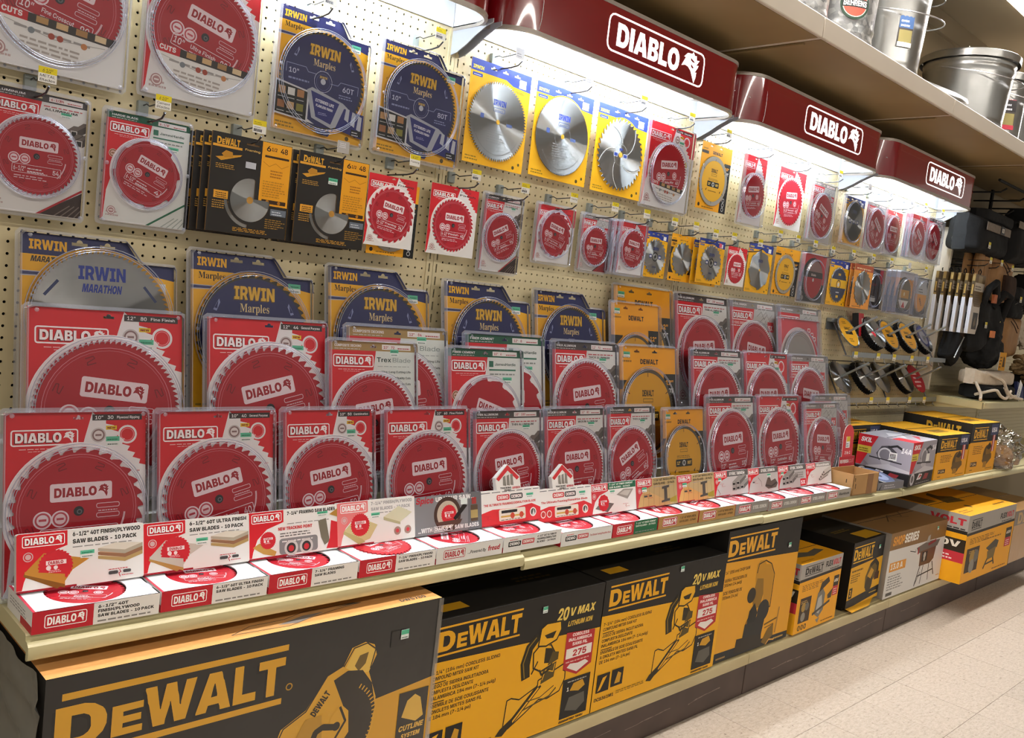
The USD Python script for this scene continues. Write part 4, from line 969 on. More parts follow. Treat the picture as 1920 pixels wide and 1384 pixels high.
# ------------------------------------------------------------ standing packs: back, middle and front row on the stepped shelf
GC, GD, GE = 'tall packs standing in the back row', 'packs standing in the middle row', 'packs standing in the front row'
LN = 10.0; _s, _c = math.sin(math.radians(LN)), math.cos(math.radians(LN))
def stand(x0, x1, top, H, y0):
    """place of a leaning pack: top = distance from the shelf line to its upper edge along the lean"""
    b = top - H; return ((x0 + x1) / 2, y0 + b * _s, .715 + b * _c)
def C(x0, x1, top, H, y0=-.16): return stand(x0, x1, top, H, y0)
blue_pack('large silver disc on a yellow card in clear plastic, leftmost of the back row', GC, .340, .405, .018, .150, 80, '80', C(-1.129, -.789, .692, .405), LN, 'marathon', panel=False, cy=.213)
for (x0, x1, tp, n, lab) in ((-.767, -.429, .694, 44, 'widely spaced teeth, second in back row'), (-.393, -.047, .695, 50, 'in back row behind the gold-topped packs'), (.005, .369, .690, 72, 'in back row behind the green-topped packs'), (.386, .744, .694, 96, 'last of the navy four in the back row')):
    blue_pack('large navy disc in yellow clamshell, ' + lab, GC, x1 - x0, .405, .018, .150, n, str(n), C(x0, x1, tp, .405), LN, panel=False, cy=.193)
yellow_pack('tall golden disc pack in clear plastic, behind another golden pack of the back row', GC, .355, .450, .02, .155, 80, C(.793, 1.148, .747, .450), LN)
yellow_pack('tall golden disc pack in clear plastic, front one of the two in the back row', GC, .292, .400, .02, .127, 60, C(.738, 1.028, .683, .400, -.192), LN)
red_pack('large red blade with a picture of square tubes, first red pack of the back row', GC, .385, .455, .02, 'alu', ('14"', '108', 'THIN ALUMINUM'), .165, 100, 3, loc=C(1.161, 1.546, .746, .455), lean=LN)
red_pack('large red blade on a grey steel-cutting card, middle red pack of the back row', GC, .384, .455, .02, 'steel', ('14"', '90', 'STEEL DEMON'), .165, 90, -7, loc=C(1.553, 1.937, .749, .455), lean=LN)
red_pack('tall grey-topped pack behind the grey steel cutter disc, last of the back row', GC, .400, .455, .02, 'steel', ('14"', '66', 'STEEL DEMON'), .165, 66, 0, loc=C(1.948, 2.348, .752, .455), lean=LN)
def cutter(W, H, R, cx, cy):
    a = Art(W, H, '#cf4a55', sbox(0, 0, W, H)); a.rect(0, .0, 1, .42, '#c62a36')
    for q, x in enumerate((.78, .86, .92)): a.frame(x - .03, .86 - q * .05, x + .04, .91 - q * .05, .012, CARD, r=.01)
    a.disc(cx / W, cy / H, R / W * 1.10, '#e6d9d8', n=16); return a
t = thing('saw_blade_pack', 'grey ringed steel-cutting disc on pink-red card, front of the last pair in back', 'saw blade pack', C(1.892, 2.268, .695, .40, -.192), (-LN, 0, 0), GC)
part(t, 'card', G().sheet(cutter(.36, .385, .155, .18, .18), O=(-.18, -.0035, .008)), M['print'])
_b = Art(.31, .31, '#a9a39f', Point(0, 0).buffer(.155)); _b.M = np.array([[.155, 0, 0], [0, .155, 0.]])
for r in (.98, .92, .86): _b.disc(0, 0, r, '#7f7b79', r - .012, n=18)
_b.text('14" Steel Cutter', 0, .10, .13, '#6a4a4a', w=1.25, anchor='c', k='bold'); _b.rect(-.8, -.3, .8, -.05, '#b8303c'); _b.disc(0, -.1, .1, '#77706e')
part(t, 'disc', G().sheet(_b, t=.003, edge='#8c8784'), M['paint'], loc=(0, -.008, .188)); shell(t, .376, .40, .02, 0, .188, .155)

def D(x0, x1, top, H, y0=-.24): return stand(x0, x1, top, H, y0)
red_pack('12 inch red blade with 80 printed in the black strip, leftmost of the middle row', GD, .333, .415, .018, 'general', ('12"', '80', 'Fine Finish'), .150, 80, -7, cy=.186, loc=D(-1.137, -.804, .544, .415), lean=LN)
red_pack('12 inch red blade with 44 printed in the black strip, word plate tilted up', GD, .329, .415, .018, 'general', ('12"', '44', 'General Purpose'), .150, 44, 13, cy=.186, loc=D(-.763, -.434, .545, .415), lean=LN)
red_pack('gold-topped red pack with 84 printed, standing behind its smaller twin', GD, .345, .415, .018, 'trex', ('12"', '84', 'COMPOSITE DECKING'), .150, 84, 5, cy=.186, loc=D(-.388, -.044, .545, .415), lean=LN)
red_pack('gold-topped red pack with 72 printed, in front of its larger twin', GD, .286, .37, .018, 'trex', ('10"', '72', 'COMPOSITE DECKING'), .127, 72, 8, loc=D(-.461, -.175, .508, .37, -.272), lean=LN)
red_pack('larger green-topped red pack for fibre cement, behind', GD, .335, .415, .018, 'hardie', ('12"', '8', 'FIBER CEMENT'), .150, 16, 0, loc=D(.017, .352, .544, .415), lean=LN, fine=False)
red_pack('smaller green-topped red pack for fibre cement, in front', GD, .302, .37, .018, 'hardie', ('10"', '6', 'FIBER CEMENT'), .127, 12, -18, loc=D(-.075, .227, .503, .37, -.272), lean=LN, fine=False)
red_pack('red pack picturing one thick tube, beside the golden pack of the middle row', GD, .334, .415, .018, 'alu', ('12"', '72', 'THICK ALUMINUM'), .150, 72, 6, cy=.186, loc=D(.384, .718, .537, .415), lean=LN)
yellow_pack('golden disc pack in clear plastic, only yellow one of the middle row', GD, .344, .415, .02, .150, 80, D(.722, 1.066, .535, .415), LN)
red_pack('red pack picturing square tubes, right of the golden pack of the middle row', GD, .368, .415, .018, 'alu', ('12"', '96', 'THIN ALUMINUM'), .160, 96, 3, loc=D(1.148, 1.516, .538, .415), lean=LN)
red_pack('red pack with the white saw-tooth corner, third from the right end of the middle row', GD, .370, .415, .018, 'general', ('12"', '96', 'Ultimate'), .160, 96, 0, loc=D(1.524, 1.894, .538, .415), lean=LN)
red_pack('red blade on a grey steel-cutting card, last of the middle row', GD, .356, .415, .018, 'steel', ('12"', '80', 'STEEL DEMON'), .160, 80, -6, loc=D(1.896, 2.252, .537, .415), lean=LN)

def E(x0, x1, top, y0=-.34): 
    z = SHZ[min(2, math.floor(((x0 + x1) / 2) / S))]; H = (.715 - z) / _c + top; b = top - H
    return H, ((x0 + x1) / 2, y0 + b * _s, .715 + b * _c)
def red_front(lab, x0, x1, top, style, head, R, n, rot, y0=-.34, fine=True, **kw):
    H, loc = E(x0, x1, top, y0); red_pack(lab, GE, x1 - x0, H, .018, style, head, R, n, rot, cy=H - .018 - .19 * (top / .348) + .0, loc=loc, lean=LN, fine=fine, **kw)
red_front('coarse-toothed red blade with 30 printed, leftmost of the front row', -1.201, -.922, .350, 'general', ('10"', '30', 'Plywood Ripping'), .124, 30, 0)
red_front('red blade with 40 printed, word plate tilted up, second in the front row', -.916, -.634, .348, 'general', ('10"', '40', 'General Purpose'), .124, 40, 13)
red_front('red blade with 50 printed, third in the front row', -.626, -.361, .347, 'general', ('10"', '50', 'Combination'), .122, 50, 8)
red_front('red blade with 60 printed, fourth in the front row behind the grey header card', -.342, -.048, .344, 'general', ('10"', '60', 'Fine Finish'), .126, 60, 4)
red_front('red blade with 100 printed, behind the left house-shaped header', -.043, .239, .337, 'alu', ('10"', '100', 'THIN ALUMINUM'), .124, 100, 6)
red_front('red blade with 80 printed, behind the right house-shaped header', .242, .530, .339, 'medium', ('10"', '80', 'MEDIUM ALUMINUM'), .126, 80, 2)
red_front('red blade with its word plate tilted steeply up, left of the golden front pack', .534, .786, .342, 'alu', ('10"', '60', 'THICK ALUMINUM'), .118, 60, 28)
H_, loc_ = E(.832, 1.094, .330); yellow_pack('golden disc pack in clear plastic, only yellow one of the front row', GE, .262, H_, .018, .116, 60, loc_, LN, cy=.16)
red_front('red pack with a picture of round tubes, first right of the golden front pack', 1.098, 1.440, .374, 'alu', ('12"', '100', 'THIN ALUMINUM'), .150, 100, 3)
red_front('red pack with the white saw-tooth corner, second right of the golden front pack', 1.450, 1.804, .374, 'general', ('12"', '60', 'Combination'), .150, 60, 3)
red_front('red blade on a grey steel-cutting card, rear one of the pair ending the front row', 1.934, 2.290, .374, 'steel', ('14"', '72', 'STEEL DEMON'), .150, 72, -4, y0=-.325)
H_, loc_ = E(1.780, 2.098, .347, -.365)
red_pack('smaller red blade on a grey card, front of the pair ending the front row', GE, .318, H_, .018, 'steel', ('10"', '60', 'STEEL DEMON'), .124, 60, -4, cy=.165, loc=loc_, lean=LN)
t = thing('hang_tag', 'rounded red tag with a yellow price sticker, at the end of the front row', 'hang tag', (2.125, -.3848, SHZ[1] + .002), (-3, 0, 0))
_o = sbox(0, 0, .15, .13).union(sbox(.02, .10, .12, .22)).union(Point(.07, .22).buffer(.05))
_a = Art(.15, .28, '#d83a44', _o); _a.rect(0, 0, 1, .46, '#c5202c'); _a.text('REVERSA', .06, .36, .055, CARD, w=.55); _a.text('CUT', .64, .36, .055, '#e8a8a8', w=.28, k='reg'); _a.text('2 in 1', .30, .50, .05, CARD, w=.36)
_a.bars(.06, .25, .5, .33, 2, '#f0c0c0'); _a.bars(.1, .05, .9, .16, 3, '#f0c0c0'); _a.rect(.33, .60, .58, .78, '#eef0ee'); _a.rect(.36, .70, .58, .78, '#e0bf3a'); _a.bars(.36, .62, .55, .69, 2, '#4a6a90')
part(t, 'tag', G().sheet(_a, O=(-.075, 0, 0), t=.002), M['print'])

# ------------------------------------------------------------ peg hooks with price tags
def hook(label, loc, style='bar', words=None):
    t = thing('peg_hook', label, 'peg hook', loc, group='peg hooks with price tags')
    part(t, 'wall_clip', G().tm(rbox((-.012, -.012, -.018), (.012, .004, .014), .002)), M['clip'])
    part(t, 'hook_wire', G().tube([(0, 0, -.034), (0, -.09, -.034), (0, -.118, -.031), (0, -.135, -.020)], .0022, n=7), M['wire'])
    part(t, 'label_arm', G().tube([(0, -.004, .004), (0, -.03, .006), (0, -.045, .0), (0, -.120, .004)], .0016, n=6), M['wire'])
    a = Art(.034, .030)
    if style == 'grey': a.rect(0, 0, 1, 1, '#b9b6b2'); a.bars(.15, .45, .75, .9, 3, '#e6e6ee')
    elif style == 'white': a.rect(0, 0, 1, 1, '#e9e9ec'); a.bars(.15, .15, .85, .6, 2, '#9a9aa2')
    else:
        a.rect(0, 0, 1, 1, '#f0eee8'); a.rect(0, .58, 1, 1, '#e7d21c')
        if words:
            a.text(words[0], .5, .66, .22, '#3a3a2a', w=.55, anchor='c', k='reg', slant=.15)
            for q, w in enumerate(words[1:]): a.text(w, .5, .34 - q * .26 - (.06 if len(words) == 2 else 0), .17, '#303036', w=.82, anchor='c', k='reg', slant=.1)
        else: a.bars(.1, .66, .8, .9, 2, '#9a8a14'); a.bars(.08, .10, .7, .34, 1, '#55555c', fill=.9, ragged=.1); a.bars(.1, .40, .6, .52, 1, '#8a8a90')
    part(t, 'price_tag', G().sheet(a, O=(-.017, -.1215, -.012), t=.001, edge='#e9e7e0'), M['paper'])
    return t
hb = None
HK = [(-1.109, 1.696, 'hook with a handwritten yellow tag reading metal blades, at the left edge', ('6 1/2"', 'METAL', 'Blades')), (-.878, 1.695, 'hook with a handwritten yellow tag reading cement blades', ('6 1/2"', 'Cement', 'Blades')),
      (-.651, 1.690, 'hook with a printed yellow price tag above the left stack of black sleeves', None), (-.42, 1.687, 'hook with a greyed blank tag above the right stack of black sleeves', 'grey'), (-.193, 1.695, 'hook with a handwritten yellow tag reading framing', ('6 1/2"', 'Framing')),
      (-.494, 2.029, 'hook holding the navy disc with 60 teeth, tag at the top edge', None), (-.151, 2.041, 'hook with a printed yellow tag holding the navy disc with 80 teeth', None),
      (.03, 1.694, 'hook holding the bare white card beside the upright', None), (.23, 1.688, 'hook holding the tall clear pack with the upward word plate', None), (.45, 1.693, 'hook with a handwritten tag above the coarse red framing blade', ('7 1/4"', 'Framing')),
      (.657, 1.694, 'hook with a handwritten tag above the grey mesh-patterned card', ('7 1/4"', 'METAL')), (.833, 1.695, 'hook with a handwritten tag above the stack of three red packs', ('7 1/4"', 'Finish')), (1.0, 1.690, 'hook holding the first small yellow card of the second row', None),
      (1.135, 1.693, 'hook with a handwritten tag above the black and yellow card', ('7 1/4"', 'Framing')), (1.27, 1.682, 'hook holding the card with the pink sticker', None), (1.40, 1.686, 'hook with a handwritten tag above the smallest red blade', ('7 1/4"', 'Framing')),
      (1.60, 1.684, 'hook just left of the six-toothed disc', None), (1.747, 1.740, 'hook with a tall yellow tag above the six-toothed disc', None), (1.90, 1.738, 'hook holding the golden disc of the second row', None), (2.06, 1.735, 'hook left of the rounded red pack', None),
      (2.232, 1.727, 'hook holding the rounded red pack', None), (2.44, 1.735, 'hook holding the navy and yellow disc', None), (2.66, 1.740, 'hook holding the orange card stack', None), (2.87, 1.742, 'hook with a yellow tag holding the black and red card', None),
      (3.10, 1.742, 'hook with a plain white tag holding the lilac-tinted packs', 'white'), (3.32, 1.742, 'hook with a yellow tag at the end of the second row', None),
      (.147, 2.067, 'hook with a white tag holding the left silver disc under the largest sign', 'white'), (.458, 2.068, 'hook with a glaring white tag holding the fine-toothed silver disc', 'white'), (.741, 2.066, 'hook with a pale yellow tag holding the swirled silver disc', None), (1.023, 2.070, 'hook with a yellow tag holding the red blade beside the swirled disc', None),
      (1.27, 2.062, 'hook with a yellow tag holding the golden disc under the middle sign', None), (1.585, 2.066, 'hook holding the slim clear pack under the middle sign', 'white'), (1.90, 2.066, 'hook holding the pinkish red blade under the middle sign', 'white'), (2.200, 2.068, 'hook with a yellow tag holding the last pack under the middle sign', None),
      (2.51, 2.060, 'hook holding the silver disc under the smallest sign', 'white'), (2.75, 2.064, 'hook holding the grey-carded red blade under the smallest sign', 'white'), (3.01, 2.062, 'hook holding the narrow red blade under the smallest sign', 'white'), (3.19, 2.069, 'hook with a yellow tag holding the thick stack under the smallest sign', None), (3.43, 2.070, 'hook with a yellow tag nearest the black bag', None)]
_proto = {}
for x, z, lab, st in HK:
    style = st if isinstance(st, str) else 'bar'; words = st if isinstance(st, tuple) else None; k_ = (style, words)
    lab = 'wire peg ' + lab
    if k_ in _proto: dup(_proto[k_], lab, (x, 0, z))
    else: _proto[k_] = hook(lab, (x, 0, z), style, words)

# ------------------------------------------------------------ white trays with header lids in front of the standing packs
TRAYS = [  # title lines, accent of the front, lid style
    (('6-1/2" 40T', 'FINISH/PLYWOOD', 'SAW BLADES - 10 PACK'), 'white', 'wood', 'plywood stack and orange plank'), (('6-1/2" 60T ULTRA FINISH', 'SAW BLADES - 10 PACK'), 'white', 'wood2', 'board stack and grey plank'),
    (('7-1/4" FRAMING', 'SAW BLADES'), 'white', 'track', 'red words and a grey panel'), (('7-1/4" FINISH/PLYWOOD', 'SAW BLADES - 10 PACK'), 'white', 'faded', 'faded shrink-wrapped picture of chipboard'),
    (('...Powered By',), 'powered', 'spice', 'dark grey header about spicing up your saw'), (('6-1/2" 24T ULTIMATE', 'FRAMING/DEMOLITION', 'BLADES - 10 PACK'), 'demo', 'demo', 'left house-shaped header with a red foot'),
    (('The Ultimate Framing/Demolition Blade',), 'demo', 'demo2', 'right house-shaped header with a red foot'), (('7-1/4" 4T FIBER CEMENT', 'SAW BLADES - 10 PACK'), 'green', 'cement', 'green strip and grey cement boards'),
    (('7-1/4" 48T WOOD & METAL', 'SAW BLADES - 10 PACK'), 'tan', 'tan', 'weathered wood picture, left of two'), (('6-1/2" 36T WOOD & METAL', 'SAW BLADES - 10 PACK'), 'tan', 'tan2', 'pale weathered wood picture, right of two'),
    (('STEEL DEMON',), 'grey', 'tubes', 'dark tube bundle on a grey ground'), (('STEEL DEMON',), 'grey', 'rebar', 'brown steel angle on a grey ground'), (('STEEL DEMON',), 'grey', 'five', 'tube bundle and a red 5X square'), (('Aluminum',), 'alu', 'alum', 'bright aluminium tubes on white')]
def sticker(a, x, y, w=.10, h=.13): return a.green_tag(x, y, w, h)
def corded(a, x, y, s):
    a.bars(x - s * .3, y + s * .7, x + s * 1.0, y + s * .95, 1, '#c03a40', ragged=0); a.rect(x - s * .3, y, x + s * .35, y + s * .5, '#4d4b4c', r=.01); a.line([(x + s * .45, y + s * .6), (x + s * .55, y + s * .2), (x + s * .4, y + s * .1), (x + s * .5, y - s * .5)], .006, '#b8303a'); a.rect(x + s * .7, y + s * .05, x + s * 1.25, y + s * .5, '#4d4b4c', r=.01); a.bars(x + s * .6, y - s * .35, x + s * 1.4, y - s * .1, 1, '#c03a40', ragged=0)
def mini_blade(a, x, y, r, n=28):
    c = a.pt(x, y); R = r * a.sx; g = affinity.translate(teeth_poly(R, n, .07), *c); a.put(g, '#cf2733'); a.rect(x - r * .55, y + r * .08 * 2, x + r * .6, y + r * .36 * 2, '#f3dfe0'); a.text('DIABLO', x - r * .42, y + r * .12 * 2, r * .20 * 2, '#b02430', w=r * .85); a.disc(x - r * .4, y - r * .1 * 2, r * .14, '#f3dfe0'); a.disc(x, y - r * .1 * 2, r * .12, '#f3dfe0'); a.bars(x - r * .4, y - r * .8, x + r * .5, y - r * .4, 2, '#f0c9cc')
def lid_art(W, H, st, title):
    a = Art(W, H, '#eeece9', r=.004)
    if st in ('wood', 'wood2', 'track', 'faded', 'cement', 'tan', 'tan2', 'tubes', 'rebar', 'five', 'alum'):
        side = {'faded': '#e8807f', 'cement': '#cf3a44', 'tan': '#c83c44', 'tan2': '#cc3f46'}.get(st, RED)
        bg = {'tan': '#b9a070', 'tan2': '#c4ab7c', 'tubes': '#c9c5c6', 'rebar': '#c2bcba', 'five': '#bdb9b7', 'alum': '#dcd8d4'}.get(st)
        if bg:
            a.rect(0, 0, 1, 1, bg)
            if st in ('tan', 'tan2'):
                a.poly([(0, 0), (.9, 0), (.3, .55), (0, .75)], '#d9a965' if st == 'tan2' else '#c9a46c')
                for q in range(7): a.line([(.15 + q * .13, 0), (.22 + q * .115, .95)], .005, '#8f7a50')
        a.poly([(0, 1), (.38, 1), (.38, .74), (.20, .62), (.10, .42), (.055, .18), (.04, .04), (.0, .04)], side)
        a.rect(0, 0, .45, .035, '#a01626')
        a.red_logo(.04, .76, .36, .96, 'outline', shadow=None if st == 'faded' else '#7a1420')
        if st in ('tubes', 'rebar', 'five'): a.rect(.38, .76, 1, 1, '#5f5c5b'); a.text('STEEL DEMON', .44, .81, .10, '#f0eeec', w=.46, k='black', slant=.15); a.bars(.44, .92, .9, .975, 1, '#d0cdca')
        elif st == 'alum': a.rect(.38, .80, 1, 1, '#9b9692'); a.text('Aluminum', .42, .835, .12, '#f3f1ee', w=.50, k='black')
        elif st == 'cement': a.rect(.38, .78, 1, 1, '#2d6b4d'); a.text('7-1/4" 4T FIBER CEMENT', .41, .905, .06, '#dfe8df', w=.52); a.text('SAW BLADES - 10 PACK', .41, .81, .06, '#dfe8df', w=.46)
        else:
            ink = {'faded': '#a9a9aa', 'tan': '#4d4430', 'tan2': '#5a5038'}.get(st, '#33302f'); T_ = {'wood': ('6-1/2" 40T FINISH/PLYWOOD', 'SAW BLADES - 10 PACK'), 'track': ('7-1/4" FRAMING SAW BLADES',)}.get(st, title)
            for q, s_ in enumerate(T_[:2]): a.text(s_, .42, .88 - q * .13, .075, ink, w=min(.55, .026 * len(s_)), k='black')
            a.bars(.42, .68, .92, .72, 1, '#9a9896')
        if st not in ('track',): a.disc(.085, .60, .038, '#d9b0b0', .03); a.disc(.085, .60, .022, '#d9b0b0')
    if st in ('wood', 'wood2'):
        c1, c2 = ('#c68a35', '#8e5c1e') if st == 'wood' else ('#c9c0b4', '#b98a4a')
        a.poly([(.06, .34), (.20, .64), (.55, .46), (.42, .30), (.34, .05)], c1); a.poly([(.06, .34), (.34, .05), (.30, .0), (.05, .28)], c2); mini_blade(a, .29, .40, .135)
        a.poly([(.36, .24), (.36, .06), (.06, .30), (.06, .36)], c1); a.poly([(.36, .06), (.36, .0), (.06, .26), (.06, .31)], c2)
        for q, (u, d) in enumerate((('#d8c8a4', '#b79a63'), ('#cda98a', '#9a6f52'), ('#e3dbcb', '#b5ab98'))):
            y = .33 + q * .07; a.poly([(.62, y + .10), (.84, y), (.99, y + .10), (.99, y + .17), (.84, y + .07), (.62, y + .15)], d); a.poly([(.62, y + .15), (.84, y + .07), (.99, y + .17), (.76, y + .22)], u)
        sticker(a, .48, .48, .11, .13); corded(a, .74, .12, .12)
    elif st == 'track':
        a.poly([(.05, .26), (.16, .10), (.28, .03), (.30, .12), (.12, .34)], '#c59a4d'); mini_blade(a, .21, .38, .085)
        a.text('NEW TRACKING POINT', .32, .56, .07, '#cc3038', w=.38); a.bars(.34, .42, .70, .53, 2, '#777472', ragged=.1)
        a.rect(.33, .04, .76, .38, '#8b8b8d', r=.03); a.bars(.36, .30, .72, .36, 1, '#e6e4e2')
        for q in (.46, .63): a.disc(q, .16, .075, '#cfcdcb'); a.disc(q, .16, .05, '#3d3a3a'); a.disc(q, .15, .03, '#c8303a')
        a.poly([(.77, .68), (.86, .72), (.90, .20), (.84, .12), (.80, .30)], '#77705f'); a.poly([(.92, .66), (1, .60), (1, .02), (.86, .04), (.90, .25)], '#d12631'); a.poly([(.90, .80), (1, .92), (1, .72)], '#b98a3c'); sticker(a, .76, .78, .12, .10)
    elif st == 'faded':
        a.poly([(.08, .36), (.24, .66), (.50, .42), (.40, .12), (.26, .05)], '#d2c48f'); mini_blade(a, .28, .46, .12); a.poly([(.08, .36), (.30, .14), (.34, .06), (.26, .02), (.07, .30)], '#bfb27a')
        a.poly([(.58, .58), (.78, .80), (.96, .62), (.80, .42)], '#d9d6b8'); a.poly([(.58, .58), (.80, .42), (.80, .36), (.58, .51)], '#b9b48c'); sticker(a, .42, .58, .11, .12)
        for q in (.76, .90): a.disc(q, .22, .045, '#a98a80'); a.disc(q, .22, .022, '#d4484e')
    elif st == 'spice':
        a.rect(0, 0, 1, 1, '#86868a'); a.poly([(.78, .0), (1, 0), (1, 1), (.80, 1)], '#6c6c70')
        a.text('Spice', .03, .82, .17, '#b5303a', w=.25, k='black', slant=.2); a.text('UP YOUR SAW...', .31, .84, .12, '#f0efef', w=.58, k='black')
        a.disc(.48, .48, .20, '#4a342c'); a.disc(.48, .48, .155, '#c4b7a4'); mini_blade(a, .50, .47, .115); a.poly([(.60, .30), (.78, .66), (.72, .72), (.56, .36)], '#231d1b'); a.poly([(.30, .30), (.36, .18), (.66, .20), (.70, .32)], '#5a3f35')
        a.rect(.83, .22, .94, .66, '#5d4a3a', r=.01); a.rect(.83, .30, .94, .52, '#b09a62'); a.rect(.85, .68, .92, .86, '#a33a36'); a.rect(.68, .70, .78, .86, '#dfe9e6')
        a.text('...WITH', .05, .07, .12, '#f0efef', w=.20, k='black'); a.red_logo(.27, .05, .55, .20, 'outline', shadow=None); a.text('SAW BLADES', .58, .07, .11, '#f0efef', w=.37, k='black')
    elif st.startswith('demo'):
        a.poly([(0, .03), (1, .03), (1, .38), (.85, .52), (.55, .44), (.2, .46), (0, .36)], '#d8333a'); a.rect(0, 0, 1, .03, '#b51e2a')
        a.rect(.27, .70, .48, .86, '#cf3a40', r=.02); a.text('DEMO', .29, .73, .10, '#f2e6e4', w=.17); a.rect(.49, .70, .70, .86, '#3f3f42', r=.02); a.text('DEMON', .51, .73, .10, '#f2e6e4', w=.17)
        a.bars(.02, .93, .98, .98, 1, '#77777a', ragged=0); a.text('THE ULTIMATE FRAMING/DEMOLITION BLADE' if st == 'demo' else 'The Ultimate Framing/Demolition Blade', .06, .56, .065, '#c44', w=.86, k='black')
        a.rect(.30, .10, .74, .44, '#eae6d8', r=.02); a.rect(.34, .32, .60, .40, '#2e2e30'); a.rect(.33, .20, .72, .25, '#d4b25a'); a.disc(.52, .23, .035, '#c8503c'); a.disc(.67, .23, .035, '#c8503c'); a.bars(.33, .12, .7, .16, 1, '#6d6a66')
        a.disc(.87, .26, .055, '#efe4dc'); a.disc(.87, .26, .04, '#4f4b48'); a.poly([(.85, .15), (.88, .36), (.90, .18)], '#d5d0c8')
        if st == 'demo2':
            for q in (.06, .17): a.disc(q + .03, .24, .045, '#efe0da'); a.disc(q + .03, .24, .033, '#c2423e')
        else: corded(a, .08, .22, .09)
        sticker(a, .76, .70, .12, .13)
    elif st == 'cement':
        a.poly([(.10, .20), (.24, .42), (.50, .30), (.36, .04)], '#6f6864'); mini_blade(a, .28, .36, .115, 10); a.poly([(.56, .58), (.72, .75), (.94, .72), (.80, .40)], '#a29b94'); a.poly([(.62, .60), (.74, .70), (.88, .68), (.80, .50)], '#c4beb6'); corded(a, .72, .18, .09); sticker(a, .42, .64, .10, .1)
    elif st in ('tan', 'tan2'):
        corded(a, .22, .36, .12); a.poly([(.62, .66), (.80, .70), (.80, .62), (.745, .60), (.745, .22), (.82, .22), (.82, .14), (.60, .10), (.60, .17), (.67, .19), (.67, .58), (.62, .58)], '#4f4a45'); a.poly([(.80, .2), (.98, .3), (.98, .06), (.82, .08)], '#a58f2f'); sticker(a, .14, .55, .11, .16)
    elif st in ('tubes', 'five'):
        x0 = .52 if st == 'tubes' else .16
        for q in range(5):
            x, y = x0 + (q % 3) * .12, .16 + (q // 3) * .20 + (q % 3) * .02; a.poly([(x + .10, y), (x + .30, y + .28), (x + .30, y + .40), (x + .10, y + .16)], '#6d6966'); a.poly([(x, y + .16), (x + .10, y + .16), (x + .30, y + .40), (x + .20, y + .42)], '#9a9692'); a.frame(x, y, x + .10, y + .16, .015, '#aaa6a2', fill='#1d1b1a')
        if st == 'tubes': corded(a, .18, .42, .10); a.line([(.1, .3), (.16, .12), (.14, .05)], .01, '#8a3a3e')
        else: a.rect(.78, .04, .98, .36, '#c8202c'); a.text('5X', .80, .12, .16, CARD, w=.15); a.bars(.60, .42, .92, .72, 3, '#8e8a86')
        sticker(a, .12, .60, .09, .14)
    elif st == 'rebar':
        corded(a, .20, .42, .10); a.poly([(.62, .46), (.70, .70), (.76, .42), (.90, .50), (.98, .30), (.92, .14), (.66, .12), (.56, .24)], '#5f5048'); a.line([(.58, .28), (.76, .20), (.95, .34)], .03, '#3c322d'); a.line([(.34, .62), (.44, .44), (.46, .24)], .012, '#8c8683'); sticker(a, .64, .58, .11, .14)
    elif st == 'alum':
        corded(a, .18, .40, .10)
        for q in range(4):
            x, y = .52 + q * .06, .22 + q * .10; a.line([(x, y), (x + .34, y + .22)], .07, ['#8d867f', '#b5ada6', '#6c645e', '#c9c2bb'][q]); a.disc(x, y, .035, '#d8d2cc'); a.disc(x, y, .022, '#4c4540')
    return a
tray_pitch = .2222
